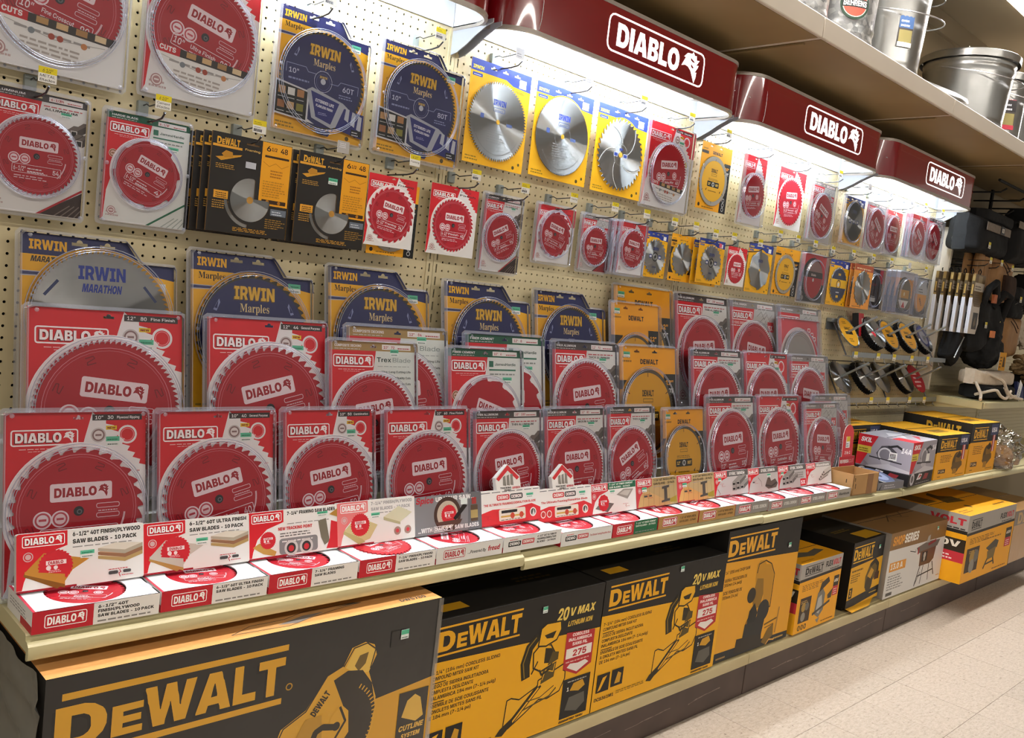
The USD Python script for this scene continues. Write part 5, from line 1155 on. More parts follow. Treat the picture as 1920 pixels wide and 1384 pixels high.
for k, (title, acc, st, say) in enumerate(TRAYS):
    x = -1.186 + k * tray_pitch; w = tray_pitch - .004; z = SHZ[min(2, math.floor((x + .03) / S))]; h, dp = (.040 if k < 11 else .036), .146
    ord_ = ('first', 'second', 'third', 'fourth', 'fifth', 'sixth', 'seventh', 'eighth', 'ninth', 'tenth', 'eleventh', 'twelfth', 'thirteenth', 'last')[k]
    t = thing('display_tray', f'{ord_} blade tray from the left, its raised lid with {say}'.replace('its raised lid with', 'lid with'), 'display box', (x + w / 2, -.506, z), (0, 0, float(rng.uniform(-.5, .5))), 'blade trays along the shelf front')
    g = G(); th = .0022; edge = {'green': '#b9303a', 'tan': '#b4894e', 'grey': '#aaa6a3', 'alu': '#b9b4ae'}.get(acc, '#e9e8e8')
    R = .0695; hole = Point(0, dp * .5).buffer(R * 1.0)
    top = sbox(-w / 2, 0, w / 2, dp).difference(hole)
    m = trimesh.creation.extrude_polygon(top, th, engine='earcut'); g.add(m.vertices + [0, 0, h - th], m.faces, '#ecedf1')
    ta = Art(w, dp, out=affinity.translate(top, w / 2)); ta.rect(0, 0, .022, 1, '#c2344a'); ta.poly([(.84, .30), (1, .24), (1, .40), (.86, .42)], '#c9cfde'); ta.rect(.90, .0, .93, .03, '#9aa0ac')
    g.art(ta, O=(-w / 2, 0, h), U=(1, 0, 0), V=(0, 1, 0))
    for a_, b_ in (((-w / 2, 0, 0), (w / 2, th, h)), ((-w / 2, dp - th, 0), (w / 2, dp, h)), ((-w / 2, 0, 0), (-w / 2 + th, dp, h)), ((w / 2 - th, 0, 0), (w / 2, dp, h)), ((-w / 2, 0, 0), (w / 2, dp, th))): g.box(a_, b_, edge)
    f = Art(w, h, {'white': '#ebe9e6', 'powered': '#e2e0dd', 'demo': '#e2e1df', 'green': '#1d6b45', 'tan': '#b58a4c', 'grey': '#8f8a86', 'alu': '#a49e97'}[acc])
    if acc in ('white', 'green'):
        f.rect(0, 0, .46, 1, '#c22230'); f.red_logo(.09, .20, .41, .80, 'outline', shadow=None)
        n_ = len(title)
        for q, s_ in enumerate(title): f.text(s_, .495, .74 - q * .21, .14, '#3a3836' if acc == 'white' else '#d6e2d6', w=min(.46, .024 * len(s_)), k='black')
        f.bars(.495, .10, .95, .26, 1, '#8a8886')
    elif acc == 'powered': f.red_logo(.10, .22, .42, .80, 'outline', ink='#b02430', shadow=None); f.text('...Powered By', .46, .36, .2, '#333', w=.28, k='bold', slant=.2); f.text('freud', .77, .34, .34, '#b02430', w=.19, k='black', slant=.15)
    elif acc == 'demo':
        f.bars(.10, .76, .24, .88, 1, '#c55'); f.rect(.08, .34, .29, .68, '#2f2f31', r=.01); f.text('DEMO', .10, .42, .2, '#e8e6e4', w=.17); f.rect(.31, .38, .52, .72, '#c7474c', r=.01); f.text('DEMON', .33, .46, .2, '#f0e0de', w=.17)
        if len(title) > 1:
            for q, s_ in enumerate(title): f.text(s_, .57, .72 - q * .2, .13, '#3f3d3c', w=.34, k='black', slant=.1)
        else: f.text(title[0], .55, .46, .14, '#b8454a', w=.42, k='bold')
    else:
        f.rect(.10, .16, .46, .84, '#b8303c'); f.red_logo(.11, .18, .45, .82, 'outline', shadow=None)
        if acc == 'tan':
            for q, s_ in enumerate(title): f.text(s_, .52, .58 - q * .3, .18, '#5c4318', w=.42, k='black')
        else: f.text(title[0], .52, .34, .32, '#d5d2ce' if acc == 'grey' else '#3a3734', w=.42, k='black')
    g.art(f, O=(-w / 2, 0, 0))
    sd = Art(dp, h, '#e6e3df' if acc in ('white', 'powered', 'demo') else '#b02a36'); sd.rect(.55, 0, 1, .35, '#bb2030'); sd.bars(.1, .4, .8, .8, 3, '#9a9692'); g.art(sd, O=(-w / 2, dp, 0), U=(0, -1, 0))
    part(t, 'tray', g, M['print'])
    # top blade lying in the round cut-out
    part(t, 'blade', red_blade(R * (1.03 if k == 3 else .985), (40, 60, 24, 40, 24, 24, 24, 8, 48, 36, 36, 40, 48, 56)[k], rng.uniform(-60, 60), '', '', '', fine=False), M['paint'], loc=(0, dp * .5, h - (.0 if k == 3 else .006)), rot=(-90, 0, float(rng.uniform(-30, 30))), label='red-painted saw blade lying flat')
    # raised header lid
    lh = (.104, .100, .100, .102, .096, .094, .094, .092, .092, .090, .088, .094, .090, .088)[k]; lw = w + .006 if k not in (5, 6) else w + .012
    A = lid_art(lw, lh, st, title); g = G()
    if st.startswith('demo'):
        o = A.out.union(Polygon([(.28 * lw, lh * .9), (.26 * lw, lh * 1.35), (.46 * lw, lh * 1.72), (.66 * lw, lh * 1.35), (.68 * lw, lh * .9)])); A.out = o
        A.items.insert(0, (o, '#eeece9')); A.poly([(.27, 1.32), (.46, 1.70), (.65, 1.32), (.61, 1.25), (.46, 1.54), (.31, 1.25)], '#d2383f')
        for q in range(3): A.poly([(.38 + q * .06, 1.12), (.38 + q * .06, 1.36 + q * .03), (.42 + q * .06, 1.40 + q * .02), (.43 + q * .06, 1.10)], '#8e8a83')
        A.text('TRACKING', .33, 1.02, .05, '#55524f', w=.18); A.text('POINT', .40, .95, .05, '#55524f', w=.11); A.text('SPEED', .53, 1.0, .06, '#c04248', w=.13)
    tk = .013
    m = trimesh.creation.extrude_polygon(A.out.buffer(0), tk, engine='earcut'); v = m.vertices
    g.add(np.c_[v[:, 0] - lw / 2, -v[:, 2], v[:, 1]], m.faces[:, ::-1], {'spice': '#4f4f53', 'wood': '#dcd8d4', 'demo': '#e2e0de'}.get(st, '#cbc6c1')); g.art(A, O=(-lw / 2, -tk, 0))
    part(t, 'header_lid', g, M['carton'], loc=(0, .100, h + .001), rot=(-12.0, 0, 0))

# ------------------------------------------------------------ cartons
def carton(name, label, w, d, h, base, faces, loc, yaw=0.0, bev=.004, group=None, mat_='carton', flaps=True, seam='top'):
    t = thing(name, label, 'carton', loc, (0, 0, yaw), group)
    g = G().box((0, 0, 0), (w, d, h), base, bev=bev)
    for k, a in faces.items():
        if k == 'front': g.art(a, O=(0, 0, 0))
        if k == 'left': g.art(a, O=(0, d, 0), U=(0, -1, 0))
        if k == 'top': g.art(a, O=(0, 0, h), U=(1, 0, 0), V=(0, 1, 0))
    part(t, 'box_body', g, M[mat_])
    if flaps: part(t, 'top_flap', G().box((.004, .004, h + .0006), (w - .004, d * .495, h + .0018), base).art(faces['top'], O=(0, 0, h + .0018), U=(1, 0, 0), V=(0, 1, 0)) if 0 else G().box((w * .02, d * .498, h), (w * .98, d * .503, h + .0016), '#2a2420'), M[mat_], label='seam of the closed top flaps')
    return t
def price(t, x, z, y=-.0035, w=.018, h=.018):
    a = Art(w, h); a.rect(0, 0, 1, 1, '#e4ece8'); a.rect(0, .5, 1, 1, '#57b890'); a.bars(.1, .1, .9, .4, 1, '#6a7a74'); part(t, 'price_sticker', G().sheet(a, O=(x, y, z), t=.0008), M['paper'])

def mitre_kit(a):
    """line drawing of a sliding mitre saw seen from its side, in a 0..1 frame"""
    ink, sh, y2 = '#2b2410', '#55461a', '#e8ad1c'
    a.poly([(.10, .12), (.12, .30), (.34, .36), (.96, .44), (.99, .34), (.90, .22), (.62, .18), (.34, .06), (.10, .0)], y2)
    a.line([(.10, .02), (.12, .30), (.18, .31), (.30, .27), (.52, .34), (.90, .46), (.985, .42), (.99, .34), (.92, .22), (.74, .18), (.60, .20), (.40, .10), (.18, .0), (.10, .02)], .015, ink)
    a.line([(.20, .04), (.60, .36)], .07, ink); a.line([(.18, .01), (.58, .33)], .022, y2); a.poly([(.0, -.04), (.06, .02), (.22, .10), (.24, .04), (.10, -.06)], ink)
    a.line([(.36, .14), (.56, .17), (.76, .20), (.86, .27)], .018, sh); a.line([(.40, .22), (.62, .22), (.82, .30)], .012, sh)
    a.poly([(.56, .40), (.96, .50), (.96, .44), (.56, .34)], y2); a.line([(.56, .34), (.56, .41), (.96, .51), (.96, .44)], .015, ink)
    a.poly([(.60, .36), (.62, .52), (.82, .56), (.80, .40)], sh); a.line([(.62, .40), (.66, .50), (.78, .46), (.80, .54)], .012, y2)
    a.poly([(.30, .46), (.26, .64), (.32, .82), (.46, .92), (.52, .86), (.42, .76), (.40, .60), (.42, .48)], ink); a.line([(.34, .48), (.30, .64), (.36, .80), (.46, .88)], .014, '#8f721c')
    a.poly([(.46, .56), (.44, .72), (.52, .78), (.70, .76), (.78, .66), (.74, .54), (.58, .50)], y2); a.line([(.46, .56), (.44, .72), (.52, .78), (.70, .76), (.78, .66), (.74, .54), (.58, .50), (.46, .56)], .018, ink); a.poly([(.62, .58), (.62, .74), (.72, .72), (.80, .62), (.74, .56)], ink); a.poly([(.68, .54), (.84, .58), (.84, .66), (.74, .68)], sh)
    a.poly([(.50, .78), (.52, .96), (.60, 1.0), (.82, .99), (.84, .90), (.78, .80), (.62, .74)], y2); a.line([(.50, .78), (.52, .96), (.60, 1.0), (.82, .99), (.84, .90), (.78, .80), (.62, .76), (.50, .78)], .018, ink); a.poly([(.58, .88), (.76, .90), (.72, .83), (.62, .84)], ink)
    a.line([(.56, .52), (.60, .46), (.72, .50)], .024, ink); a.line([(.44, .50), (.52, .62)], .018, ink)

def kit_front(W, H, hide=False):
    a = Art(W, H, '#e9ab12')
    a.poly([(0, 1), (1, 1), (1, .665), (0, .735)], '#221f1c')
    a.yellow_logo(.04, .765, .485, .955, '#e6a81a')
    a.text('20', .70, .79, .095, '#e8c860', w=.075, slant=.2); a.text('V MAX', .785, .81, .06, '#e8c860', w=.165, slant=.2); a.text('LITHIUM ION', .775, .735, .038, '#d8b040', w=.165, slant=.25)
    ink = '#2e2716'
    L = ['7-1/4" (184 mm) CORDLESS SLIDING', 'COMPOUND MITER SAW KIT', None, 'JUEGO DE SIERRA INGLETADORA', 'COMPUESTA DESLIZANTE', 'INALAMBRICA 184 mm (7-1/4 pulg)', None, 'ENSEMBLE DE SCIE COULISSANTE', 'A ONGLETS MIXTES SANS FIL', 'DE 184 mm (7-1/4 po)']
    y = .655
    for s_ in L:
        if s_ is None: a.rect(.02, y + .018, .10, y + .024, ink); y -= .012; continue
        a.text(s_, .02, y, .024, ink, w=.0112 * len(s_), k='bold'); y -= .038
    a.win(.40, .12, .80, .80); mitre_kit(a); a.pop()
    a.poly([(.775, .69), (.965, .665), (.965, .41), (.87, .355), (.775, .42)], '#b52a30'); a.rect(.785, .49, .955, .565, '#e9e2dc'); a.text('275', .83, .50, .048, '#b52a30', w=.09)
    for q, s_ in enumerate(('CORDLESS', 'INALAMBRICA', 'SANS FIL')): a.text(s_, .87, .648 - q * .034, .024, '#f0dcd8', w=(.11, .155, .10)[q], anchor='c', rot=-2)
    a.poly([(.80, .425), (.87, .375), (.945, .425), (.92, .45), (.87, .44), (.82, .45)], '#e9e2dc'); a.bars(.79, .46, .95, .48, 1, '#e0b0a8')
    a.rect(.79, .04, .97, .335, '#1c1a17'); a.poly([(.84, .24), (.86, .29), (.92, .30), (.94, .25), (.90, .22)], '#c9951e'); a.poly([(.82, .10), (.84, .19), (.94, .20), (.95, .12), (.90, .07)], '#5b5850'); a.text('1', .82, .24, .03, '#e8e4d8'); a.bars(.82, .305, .95, .325, 1, '#a9a49a'); a.text('GUARANTEED TOUGH', .79, .012, .017, ink, w=.16, slant=.2)
    a.rect(.02, .14, .11, .28, '#1c1a17'); a.poly([(.03, .15), (.06, .25), (.09, .26), (.05, .16)], '#e9ab12'); a.rect(.125, .15, .21, .285, '#1c1a17'); a.poly([(.15, .17), (.17, .26), (.195, .24), (.19, .17)], '#c9951e')
    a.text('DCS361M1', .015, .075, .026, ink, w=.14, k='bold'); a.bars(.17, .085, .39, .115, 2, '#8a6a14', ragged=.05)
    return a
def dark_top(W, D, seed):
    a = Art(W, D, '#23211f'); q = random.Random(seed)
    for i in range(7):
        x, y = q.random(), q.random() * .8; a.poly([(x, y), (x + .12 * q.random() + .03, y + .02), (x + .10, y + .05 * q.random() + .03)], q.choice(['#2c2a28', '#191817', '#34312e']))
    a.rect(.10, .10, .24, .2, '#c8951e'); a.rect(.60, .55, .9, .62, '#8a6a22'); a.bars(.62, .3, .9, .4, 2, '#6a5526'); return a

# the largest carton, nearest the camera
w, h = .866, .474; a = Art(w, h, '#d39c20')
a.poly([(0, 1), (1, 1), (1, .595), (0, .405)], '#1d1c1b')
a.win(.022, .0, .535, 1); a.rect(.02, .905, 1, .932, '#d8a022'); a.rect(.0, .665, .985, .692, '#d8a022')
a.text('D', .0, .715, .165, '#d8a022', w=.195, shadow='#0c0b0a'); a.text('E', .215, .715, .122, '#d8a022', w=.125, shadow='#0c0b0a'); a.text('WALT', .345, .715, .165, '#d8a022', w=.645, shadow='#0c0b0a'); a.disc(1.02, .735, .018, '#b98a22', .012); a.pop()
yl, dk, md = '#d5a02a', '#26211a', '#5a4a22'
a.win(.50, .10, .83, .86)
a.poly([(.04, .20), (.02, .40), (.10, .58), (.30, .66), (.46, .84), (.60, .88), (.66, .98), (.78, 1.0), (.87, .97), (.90, .90), (.84, .80), (.93, .62), (.93, .44), (.82, .20), (.5, 0), (.2, 0)], yl)
a.poly([(.62, .86), (.69, .97), (.80, .985), (.88, .93), (.84, .80), (.74, .80)], '#e0b850'); a.poly([(.70, .86), (.74, .92), (.82, .93), (.80, .86), (.74, .82)], '#6b541c')
a.line([(.02, .26), (.03, .42), (.12, .58), (.30, .65), (.46, .84), (.60, .88)], .010, dk); a.line([(.60, .87), (.68, .975), (.80, .99), (.885, .94), (.85, .82)], .010, dk)
a.poly([(.52, .80), (.64, .84), (.78, .82), (.88, .72), (.93, .56), (.90, .40), (.80, .24), (.60, .18), (.52, .30), (.62, .44), (.64, .60)], dk)
for q in range(22):
    an = math.radians(58 - q * 6.2); a.push(.60, .50, .33 * a.sx); a.line([(.93 * math.cos(an), .93 * math.sin(an)), (1.04 * math.cos(an), 1.04 * math.sin(an))], .035, yl); a.pop()
a.poly([(.50, .36), (.52, .56), (.60, .64), (.68, .58), (.70, .44), (.60, .34)], yl); a.disc(.58, .50, .035, dk); a.line([(.60, .62), (.66, .52), (.56, .40)], .02, dk)
a.poly([(.02, .20), (.03, .38), (.10, .46), (.20, .46), (.24, .36), (.20, .22)], '#3a3226'); a.poly([(.20, .46), (.30, .60), (.44, .60), (.46, .44), (.36, .34)], '#b98a24'); a.line([(.26, .20), (.40, .50), (.46, .52), (.56, .50)], .05, dk)
a.text('DEWALT', .38, .60, .045, dk, w=.20, rot=52); a.pop()
a.rect(.886, .16, .985, .548, '#24211d'); a.poly([(.90, .42), (.915, .50), (.94, .525), (.96, .50), (.975, .40), (.95, .38)], '#d8ad48'); a.text('CUTLINE', .895, .345, .028, '#d8ad48', w=.085, slant=.2); a.text('SYSTEM', .905, .305, .024, '#d8ad48', w=.065, slant=.2); a.bars(.895, .17, .975, .29, 6, '#a8884a')
a.rect(.838, .80, .888, .88, '#151413')
tp = Art(w, .50, '#e2a765'); tp.text('DWS780', .88, .04, .028, '#55504c', w=.085)
tp.poly([(.40, .05), (.46, .10), (.55, .10), (.62, .14), (.74, .135), (.78, .12), (.70, .10), (.62, .07), (.54, .03), (.50, .04)], '#dba86c'); tp.line([(.40, .05), (.46, .10), (.55, .10), (.62, .14), (.74, .135), (.78, .12), (.70, .10), (.62, .07), (.54, .03), (.50, .04), (.40, .05)], .002, '#4c463f'); tp.poly([(.52, .06), (.60, .10), (.66, .10), (.57, .045)], '#8f8a86'); tp.poly([(.70, .115), (.76, .135), (.78, .12)], '#5a5650')
t = carton('mitre_saw_carton', 'huge black and yellow carton wrapped in film, nearest the camera at lower left', w, .46, h, '#1d1c1b', {'front': a, 'left': Art(.46, h, '#2a2723').rect(0, 0, 1, .45, '#b98a20'), 'top': tp}, (-1.172, -.552, .168), 0.0, bev=.006, mat_='filmed', flaps=False)
price(t, .868 * w, .832 * h, w=.022, h=.022)
v = []; q = np.random.default_rng(5); N_ = 26
def film_sheet(pts_fn, nu, nv, amp):
    V = np.array([[pts_fn(i / nu, j / nv) for j in range(nv + 1)] for i in range(nu + 1)], float).reshape(-1, 3)
    n = meshkit.fbm(V * [9, 9, 30], 3, 2)[:, None] - .5
    F = [[i * (nv + 1) + j, i * (nv + 1) + j + 1, (i + 1) * (nv + 1) + j + 1, (i + 1) * (nv + 1) + j] for i in range(nu) for j in range(nv)]
    return V, n * amp, F
V, n, F = film_sheet(lambda u, v: (-.004 - .012 * math.sin(u * 3.1) * math.sin(v * 3.1), u * .46, h * v), 26, 30, 1.0); V[:, 0] -= np.abs(n[:, 0]) * .06
part(t, 'film_side', G().add(V, F), M['film_side'], smooth=True, label='grey translucent stretch film over the left end')
V, n, F = film_sheet(lambda u, v: (w + .003 - .012 * v, -.002 - .002 * (1 - v), h * u), 30, 6, 1.0); V[:, 1] -= np.abs(n[:, 0]) * .004
part(t, 'film_edge', G().add(V, F), M['film'], smooth=True)

# the two yellow mitre saw kits
for x0, lab, sd in ((-.302, 'yellow and black mitre saw kit carton beside the huge carton, its logo partly hidden', 1), (.350, 'yellow and black mitre saw kit carton with its whole logo showing, second of two', 2)):
    W, H = .648, .400 if sd == 1 else .402
    t = carton('mitre_saw_kit_carton', lab, W, .40, H, '#2a2622', {'front': kit_front(W, H), 'left': Art(.40, H, '#221f1c'), 'top': dark_top(W, .40, sd)}, (x0, -.522, .168), 0.0, bev=.005)
    price(t, (.60 if sd == 1 else .575) * W, (.885 if sd == 1 else .94) * H)
# chop saw carton
W, H = .515, .476; a = Art(W, H, '#e0a024'); a.poly([(0, 1), (1, 1), (1, .715), (0, .765)], '#1f1d1b'); a.yellow_logo(.02, .775, .655, .955, '#e2a632')
a.poly([(0, .075), (1, .055), (1, 0), (0, 0)], '#22262a'); a.bars(.04, .02, .16, .05, 1, '#a8844a'); a.bars(.80, .02, .95, .05, 1, '#c9a04a')
ink = '#4a370e'
for q, s_ in enumerate(('14" (355 mm) CHOP SAW', 'SIERRA TROZADORA DE', '355mm (14 pulg)', 'SCIE FENDEUSE DE', '355mm (14 po)')): a.text(s_, .02, .675 - (0, .06, .095, .155, .19)[q], .024, ink, w=.0148 * len(s_), k='bold')
a.win(.24, .02, .86, .72)
a.poly([(.30, .96), (.36, 1.0), (.46, .99), (.50, .94), (.64, .92), (.72, .80), (.72, .42), (.54, .42), (.52, .60), (.36, .60), (.30, .80)], '#c08a1e'); a.line([(.32, .86), (.34, .96), (.48, .985), (.62, .93), (.72, .80), (.72, .42), (.54, .42)], .014, '#3a2d12'); a.poly([(.28, .60), (.34, .80), (.48, .78), (.52, .60), (.48, .46), (.34, .44)], '#8f6a1c'); a.disc(.26, .62, .09, '#2c281f'); a.disc(.57, .40, .13, '#2b2a28'); a.poly([(.22, .16), (.26, .44), (.36, .52), (.44, .40), (.40, .16)], '#22221f')
a.poly([(.18, .14), (.60, .12), (.64, .36), (.52, .34), (.46, .38), (.40, .30), (.20, .30)], '#2a2a27'); a.poly([(.04, .0), (.06, .16), (.60, .13), (.62, -.02)], '#2e2820'); a.line([(.64, .22), (.95, .26)], .02, '#6a4f18'); a.line([(.66, .18), (.86, .20)], .012, '#6a4f18'); a.line([(.92, .08), (.95, .38)], .03, '#a8782a'); a.poly([(.62, .02), (.74, .16), (.86, .20), (.88, .06), (.72, -.02)], '#7a5d22'); a.line([(.72, -.04), (.80, .02), (.92, .0)], .018, '#d9a04a'); a.line([(.30, .44), (.20, .28)], .012, '#2a2414'); a.pop()
t = carton('chop_saw_carton', 'tallest yellow carton in the lower row, with a chop saw picture', W, .40, H, '#26231f', {'front': a, 'left': Art(.40, H, '#1f1d1b'), 'top': dark_top(W, .40, 9)}, (1.004, -.515, .168), 0.0, bev=.005)
price(t, .83 * W, .775 * H)
# small flexible-voltage circular saw carton
def flex_front(W, H, big):
    a = Art(W, H, '#eda71a'); k = .74 if not big else .70
    a.rect(0, k + .04, 1, 1, '#a9a39c'); a.poly([(0, k), (1, k + .02), (1, k + .06), (0, k + .04)], '#2a2520')
    a.yellow_logo(.10 if not big else .07, k + .075, .52 if not big else .27, .955 if not big else .93, '#1f1b18'); a.text('FLEX', .58 if not big else .66, k + .12, .085, '#2c2826', w=.17 if not big else .14); a.text('VOLT', .755 if not big else .80, k + .12, .085, '#c5343e', w=.20 if not big else .16); a.bars(.70, k + .07, .94, k + .10, 1, '#3a3532')
    a.bars(.08, k - .14, .62, k - .04, 4, '#8f6414'); a.rect(.08 if not big else .05, .14, .33 if not big else .30, .50, '#3b2b1c'); a.bars(.10, .42, .30, .47, 2, '#c9a45a'); a.disc(.17, .36, .05, '#a8863e'); a.disc(.25, .36, .045, '#6d6a64'); a.disc(.18, .22, .05, '#8f8a80')
    a.rect(.84, k - .22, .97, k - .06, '#33291c'); a.text('60V', .855, k - .16, .05, '#e9e0d0', w=.10); a.rect(.84, k - .36, .97, k - .22, '#c5343e'); a.bars(.86, k - .34, .95, k - .24, 3, '#f0d0cc')
    if not big:
        a.poly([(.44, .20), (.48, .50), (.58, .56), (.66, .46), (.66, .22), (.56, .12)], '#77746c'); a.poly([(.48, .22), (.50, .42), (.58, .46), (.62, .30), (.56, .18)], '#b5b2aa'); a.poly([(.50, .50), (.54, .64), (.70, .70), (.74, .62), (.62, .56)], '#3a3226'); a.line([(.40, .20), (.80, .32)], .03, '#4b463c'); a.poly([(.72, .42), (.84, .50), (.82, .36), (.74, .36)], '#4b4030'); a.poly([(.50, .10), (.56, .04), (.60, .12)], '#8a867c')
        for q in range(3): a.disc(.12 + q * .07, .07, .03, '#5a4418'); a.disc(.12 + q * .07, .07, .018, '#c9901c')
    else:
        a.poly([(.44, .42), (.62, .52), (.70, .48), (.68, .38), (.54, .34)], '#4a4438'); a.poly([(.48, .36), (.66, .40), (.64, .24), (.50, .22)], '#7a6432'); a.line([(.50, .24), (.44, .10)], .02, '#3a3222'); a.line([(.62, .24), (.66, .12)], .02, '#3a3222'); a.line([(.46, .16), (.64, .18)], .012, '#3a3222'); a.bars(.35, .56, .75, .60, 1, '#8f6414')
    a.bars(.64, .04, .95, .07, 1, '#7a5412'); return a
def flex_top(W, D): return Art(W, D, '#eda71a').rect(.40, .62, .55, .74, '#3a2a1c').rect(.55, .62, .72, .74, '#b8404a').poly([(.10, .30), (.36, .44), (.56, .34), (.80, .40), (.88, .28), (.50, .18)], '#5f5a50').bars(.1, .08, .4, .14, 1, '#b97a12')
def flex_side(D, H): return Art(D, H, '#eda71a').rect(0, .76, 1, 1, '#a9a39c').rect(0, .72, 1, .77, '#2a2520').text('VOLT', .97, .84, .10, '#c5343e', w=.42, anchor='r').bars(.45, .78, .97, .82, 1, '#3a3532', ragged=0).rect(.55, .45, 1, .64, '#33291c').text('60V', .60, .52, .09, '#e9e0d0', w=.34).rect(.55, .30, 1, .45, '#c5343e').bars(.6, .33, .95, .42, 2, '#f3dcd8')
W, H = .372, .283
t = carton('circular_saw_carton', 'small yellow carton with grey band and red lettering, beside the tall chop saw carton', W, .24, H, '#e3a01c', {'front': flex_front(W, H, False), 'left': flex_side(.24, H), 'top': flex_top(W, .24)}, (1.553, -.524, .168), 1.5, bev=.003)
# black carton with perforated foot
W, H = .345, .290; a = Art(W, H, '#e2a81c'); a.poly([(0, 1), (1, 1), (1, .66), (0, .62)], '#1e1c1a'); a.yellow_logo(.04, .68, .66, .93, '#e3ad20'); a.poly([(0, .12), (1, .19), (1, .06), (0, -.02)], '#1e1c1a'); a.bars(.05, .54, .40, .60, 1, '#6a5012'); a.bars(.05, .38, .34, .52, 4, '#6a5012')
a.poly([(.52, .22), (.50, .40), (.60, .58), (.76, .64), (.88, .56), (.90, .40), (.74, .30), (.68, .18)], '#6a541c'); a.disc(.64, .27, .11, '#3b3016'); a.line([(.62, .56), (.76, .62), (.87, .54), (.88, .42)], .06, '#2b2412'); a.poly([(.56, .40), (.66, .52), (.76, .46), (.68, .34)], '#c9962a'); a.rect(.80, .30, .95, .42, '#4a2c18'); a.rect(.04, .14, .14, .30, '#2a2412'); a.text('3', .06, .17, .10, '#e2a81c', w=.05); a.bars(.70, .10, .95, .14, 1, '#c9a23a')
t = carton('worm_drive_saw_carton', 'black-sided carton with a yellow front and torn foot flap, left of the white carton', W, .30, H, '#191817', {'front': a, 'left': Art(.30, H, '#191817'), 'top': Art(W, .30, '#262320').rect(.45, .05, .95, .30, '#c8981e').bars(.2, .4, .8, .5, 2, '#7a6424').poly([(.1, .5), (.5, .6), (.4, .75), (.1, .7)], '#35322e')}, (2.035, -.508, .184), 2.0, bev=.003)
part(t, 'foot_flap', G().add([(0, -.001, 0), (W * .85, -.001, 0), (W * .62, -.02, -.014), (.03, -.02, -.015)], [[0, 3, 2, 1]], '#d79d1c').add([(0, 0, 0), (W * .85, 0, 0), (W * .62, -.019, -.0152), (.03, -.019, -.0162)], [[0, 1, 2, 3]], '#d79d1c').box((.01, .02, -.0155), (W - .01, .28, 0), '#191817'), M['carton'], label='bent yellow foot flap')
price(t, .80 * W, .80 * H)
# table saw carton
W, H = .680, .310; a = Art(W, H, '#d9d6d2'); a.poly([(0, 1), (1, 1), (1, .72), (0, .74)], '#8a6840'); a.text('SHOP', .04, .80, .14, '#e09a3a', w=.19, slant=.12); a.text('SERIES', .235, .80, .14, '#f0ece4', w=.24, slant=.12)
a.rect(.04, .40, .31, .54, '#e0983a'); a.text('13.0 A', .06, .43, .09, '#e9e4da', w=.20); a.bars(.04, .12, .32, .36, 6, '#8f8c88'); a.rect(.04, .03, .14, .08, '#5a5652')
a.poly([(.47, .66), (.66, .72), (.90, .70), (.86, .60), (.52, .56)], '#6e675f'); a.poly([(.55, .58), (.84, .60), (.82, .40), (.76, .34), (.56, .34)], '#6b4a35'); a.rect(.59, .40, .69, .56, '#2e2a28'); a.disc(.64, .50, .022, '#b9b2a8'); a.disc(.64, .44, .016, '#b9b2a8'); a.poly([(.64, .70), (.66, .80), (.70, .82), (.70, .70)], '#a9a49c'); a.line([(.58, .34), (.52, .03)], .012, '#3b3733'); a.line([(.64, .34), (.62, .04)], .009, '#3b3733'); a.line([(.80, .36), (.86, .12)], .012, '#3b3733'); a.line([(.74, .34), (.76, .06)], .009, '#3b3733'); a.line([(.56, .18), (.84, .22)], .010, '#3b3733'); a.line([(.53, .06), (.60, .24)], .007, '#3b3733'); a.line([(.36, .64), (.46, .60), (.46, .64)], .006, '#4a4642'); a.line([(.68, .66), (.82, .70)], .02, '#8e3230'); a.rect(.50, .55, .52, .66, '#a8302e'); a.bars(.92, .08, .98, .11, 1, '#d08a3a')
t = carton('table_saw_carton', 'white and brown carton with a table saw picture, right of the black carton', W, .34, H, '#b5aca4', {'front': a, 'left': Art(.34, H, '#9d968e'), 'top': Art(W, .34, '#8f6c44').line([(.35, .35), (.55, .55), (.66, .42), (.80, .60)], .008, '#463424').line([(.42, .30), (.50, .48), (.72, .36)], .006, '#463424')}, (2.392, -.518, .168), 0.0, bev=.003)
price(t, .80 * W, .87 * H)
# big flexible-voltage carton that overhangs the deck
W, H = .735, .352
t = carton('big_saw_carton', 'large yellow carton with grey band overhanging the deck edge, right of the white carton', W, .42, H, '#e3a01c', {'front': flex_front(W, H, True), 'left': flex_side(.42, H), 'top': Art(W, .42, '#eda71a').poly([(.30, .45), (.42, .80), (.52, .85), (.50, .70), (.62, .60), (.58, .40)], '#5f4a1c').rect(.04, .55, .26, .90, '#7a5c1e').bars(.05, .1, .3, .2, 2, '#8f6414').bars(.7, .12, .95, .18, 1, '#5a4010').disc(.38, .25, .03, '#5f4a1c')}, (3.070, -.618, .168), 0.0, bev=.003)
W, H = .60, .300; a = Art(W, H, '#b58a55'); a.rect(0, .72, 1, 1, '#6a5f54'); a.yellow_logo(.10, .74, .8, .96, '#b9924e', bars=False)
t = carton('brown_carton', 'brown carton in wrinkled film at the right end of the lower row', W, .42, H, '#a97f4c', {'front': a, 'left': Art(.42, H, '#a97f4c'), 'top': Art(W, .42, '#a97f4c')}, (3.835, -.612, .168), 0.0, bev=.003, mat_='filmed')

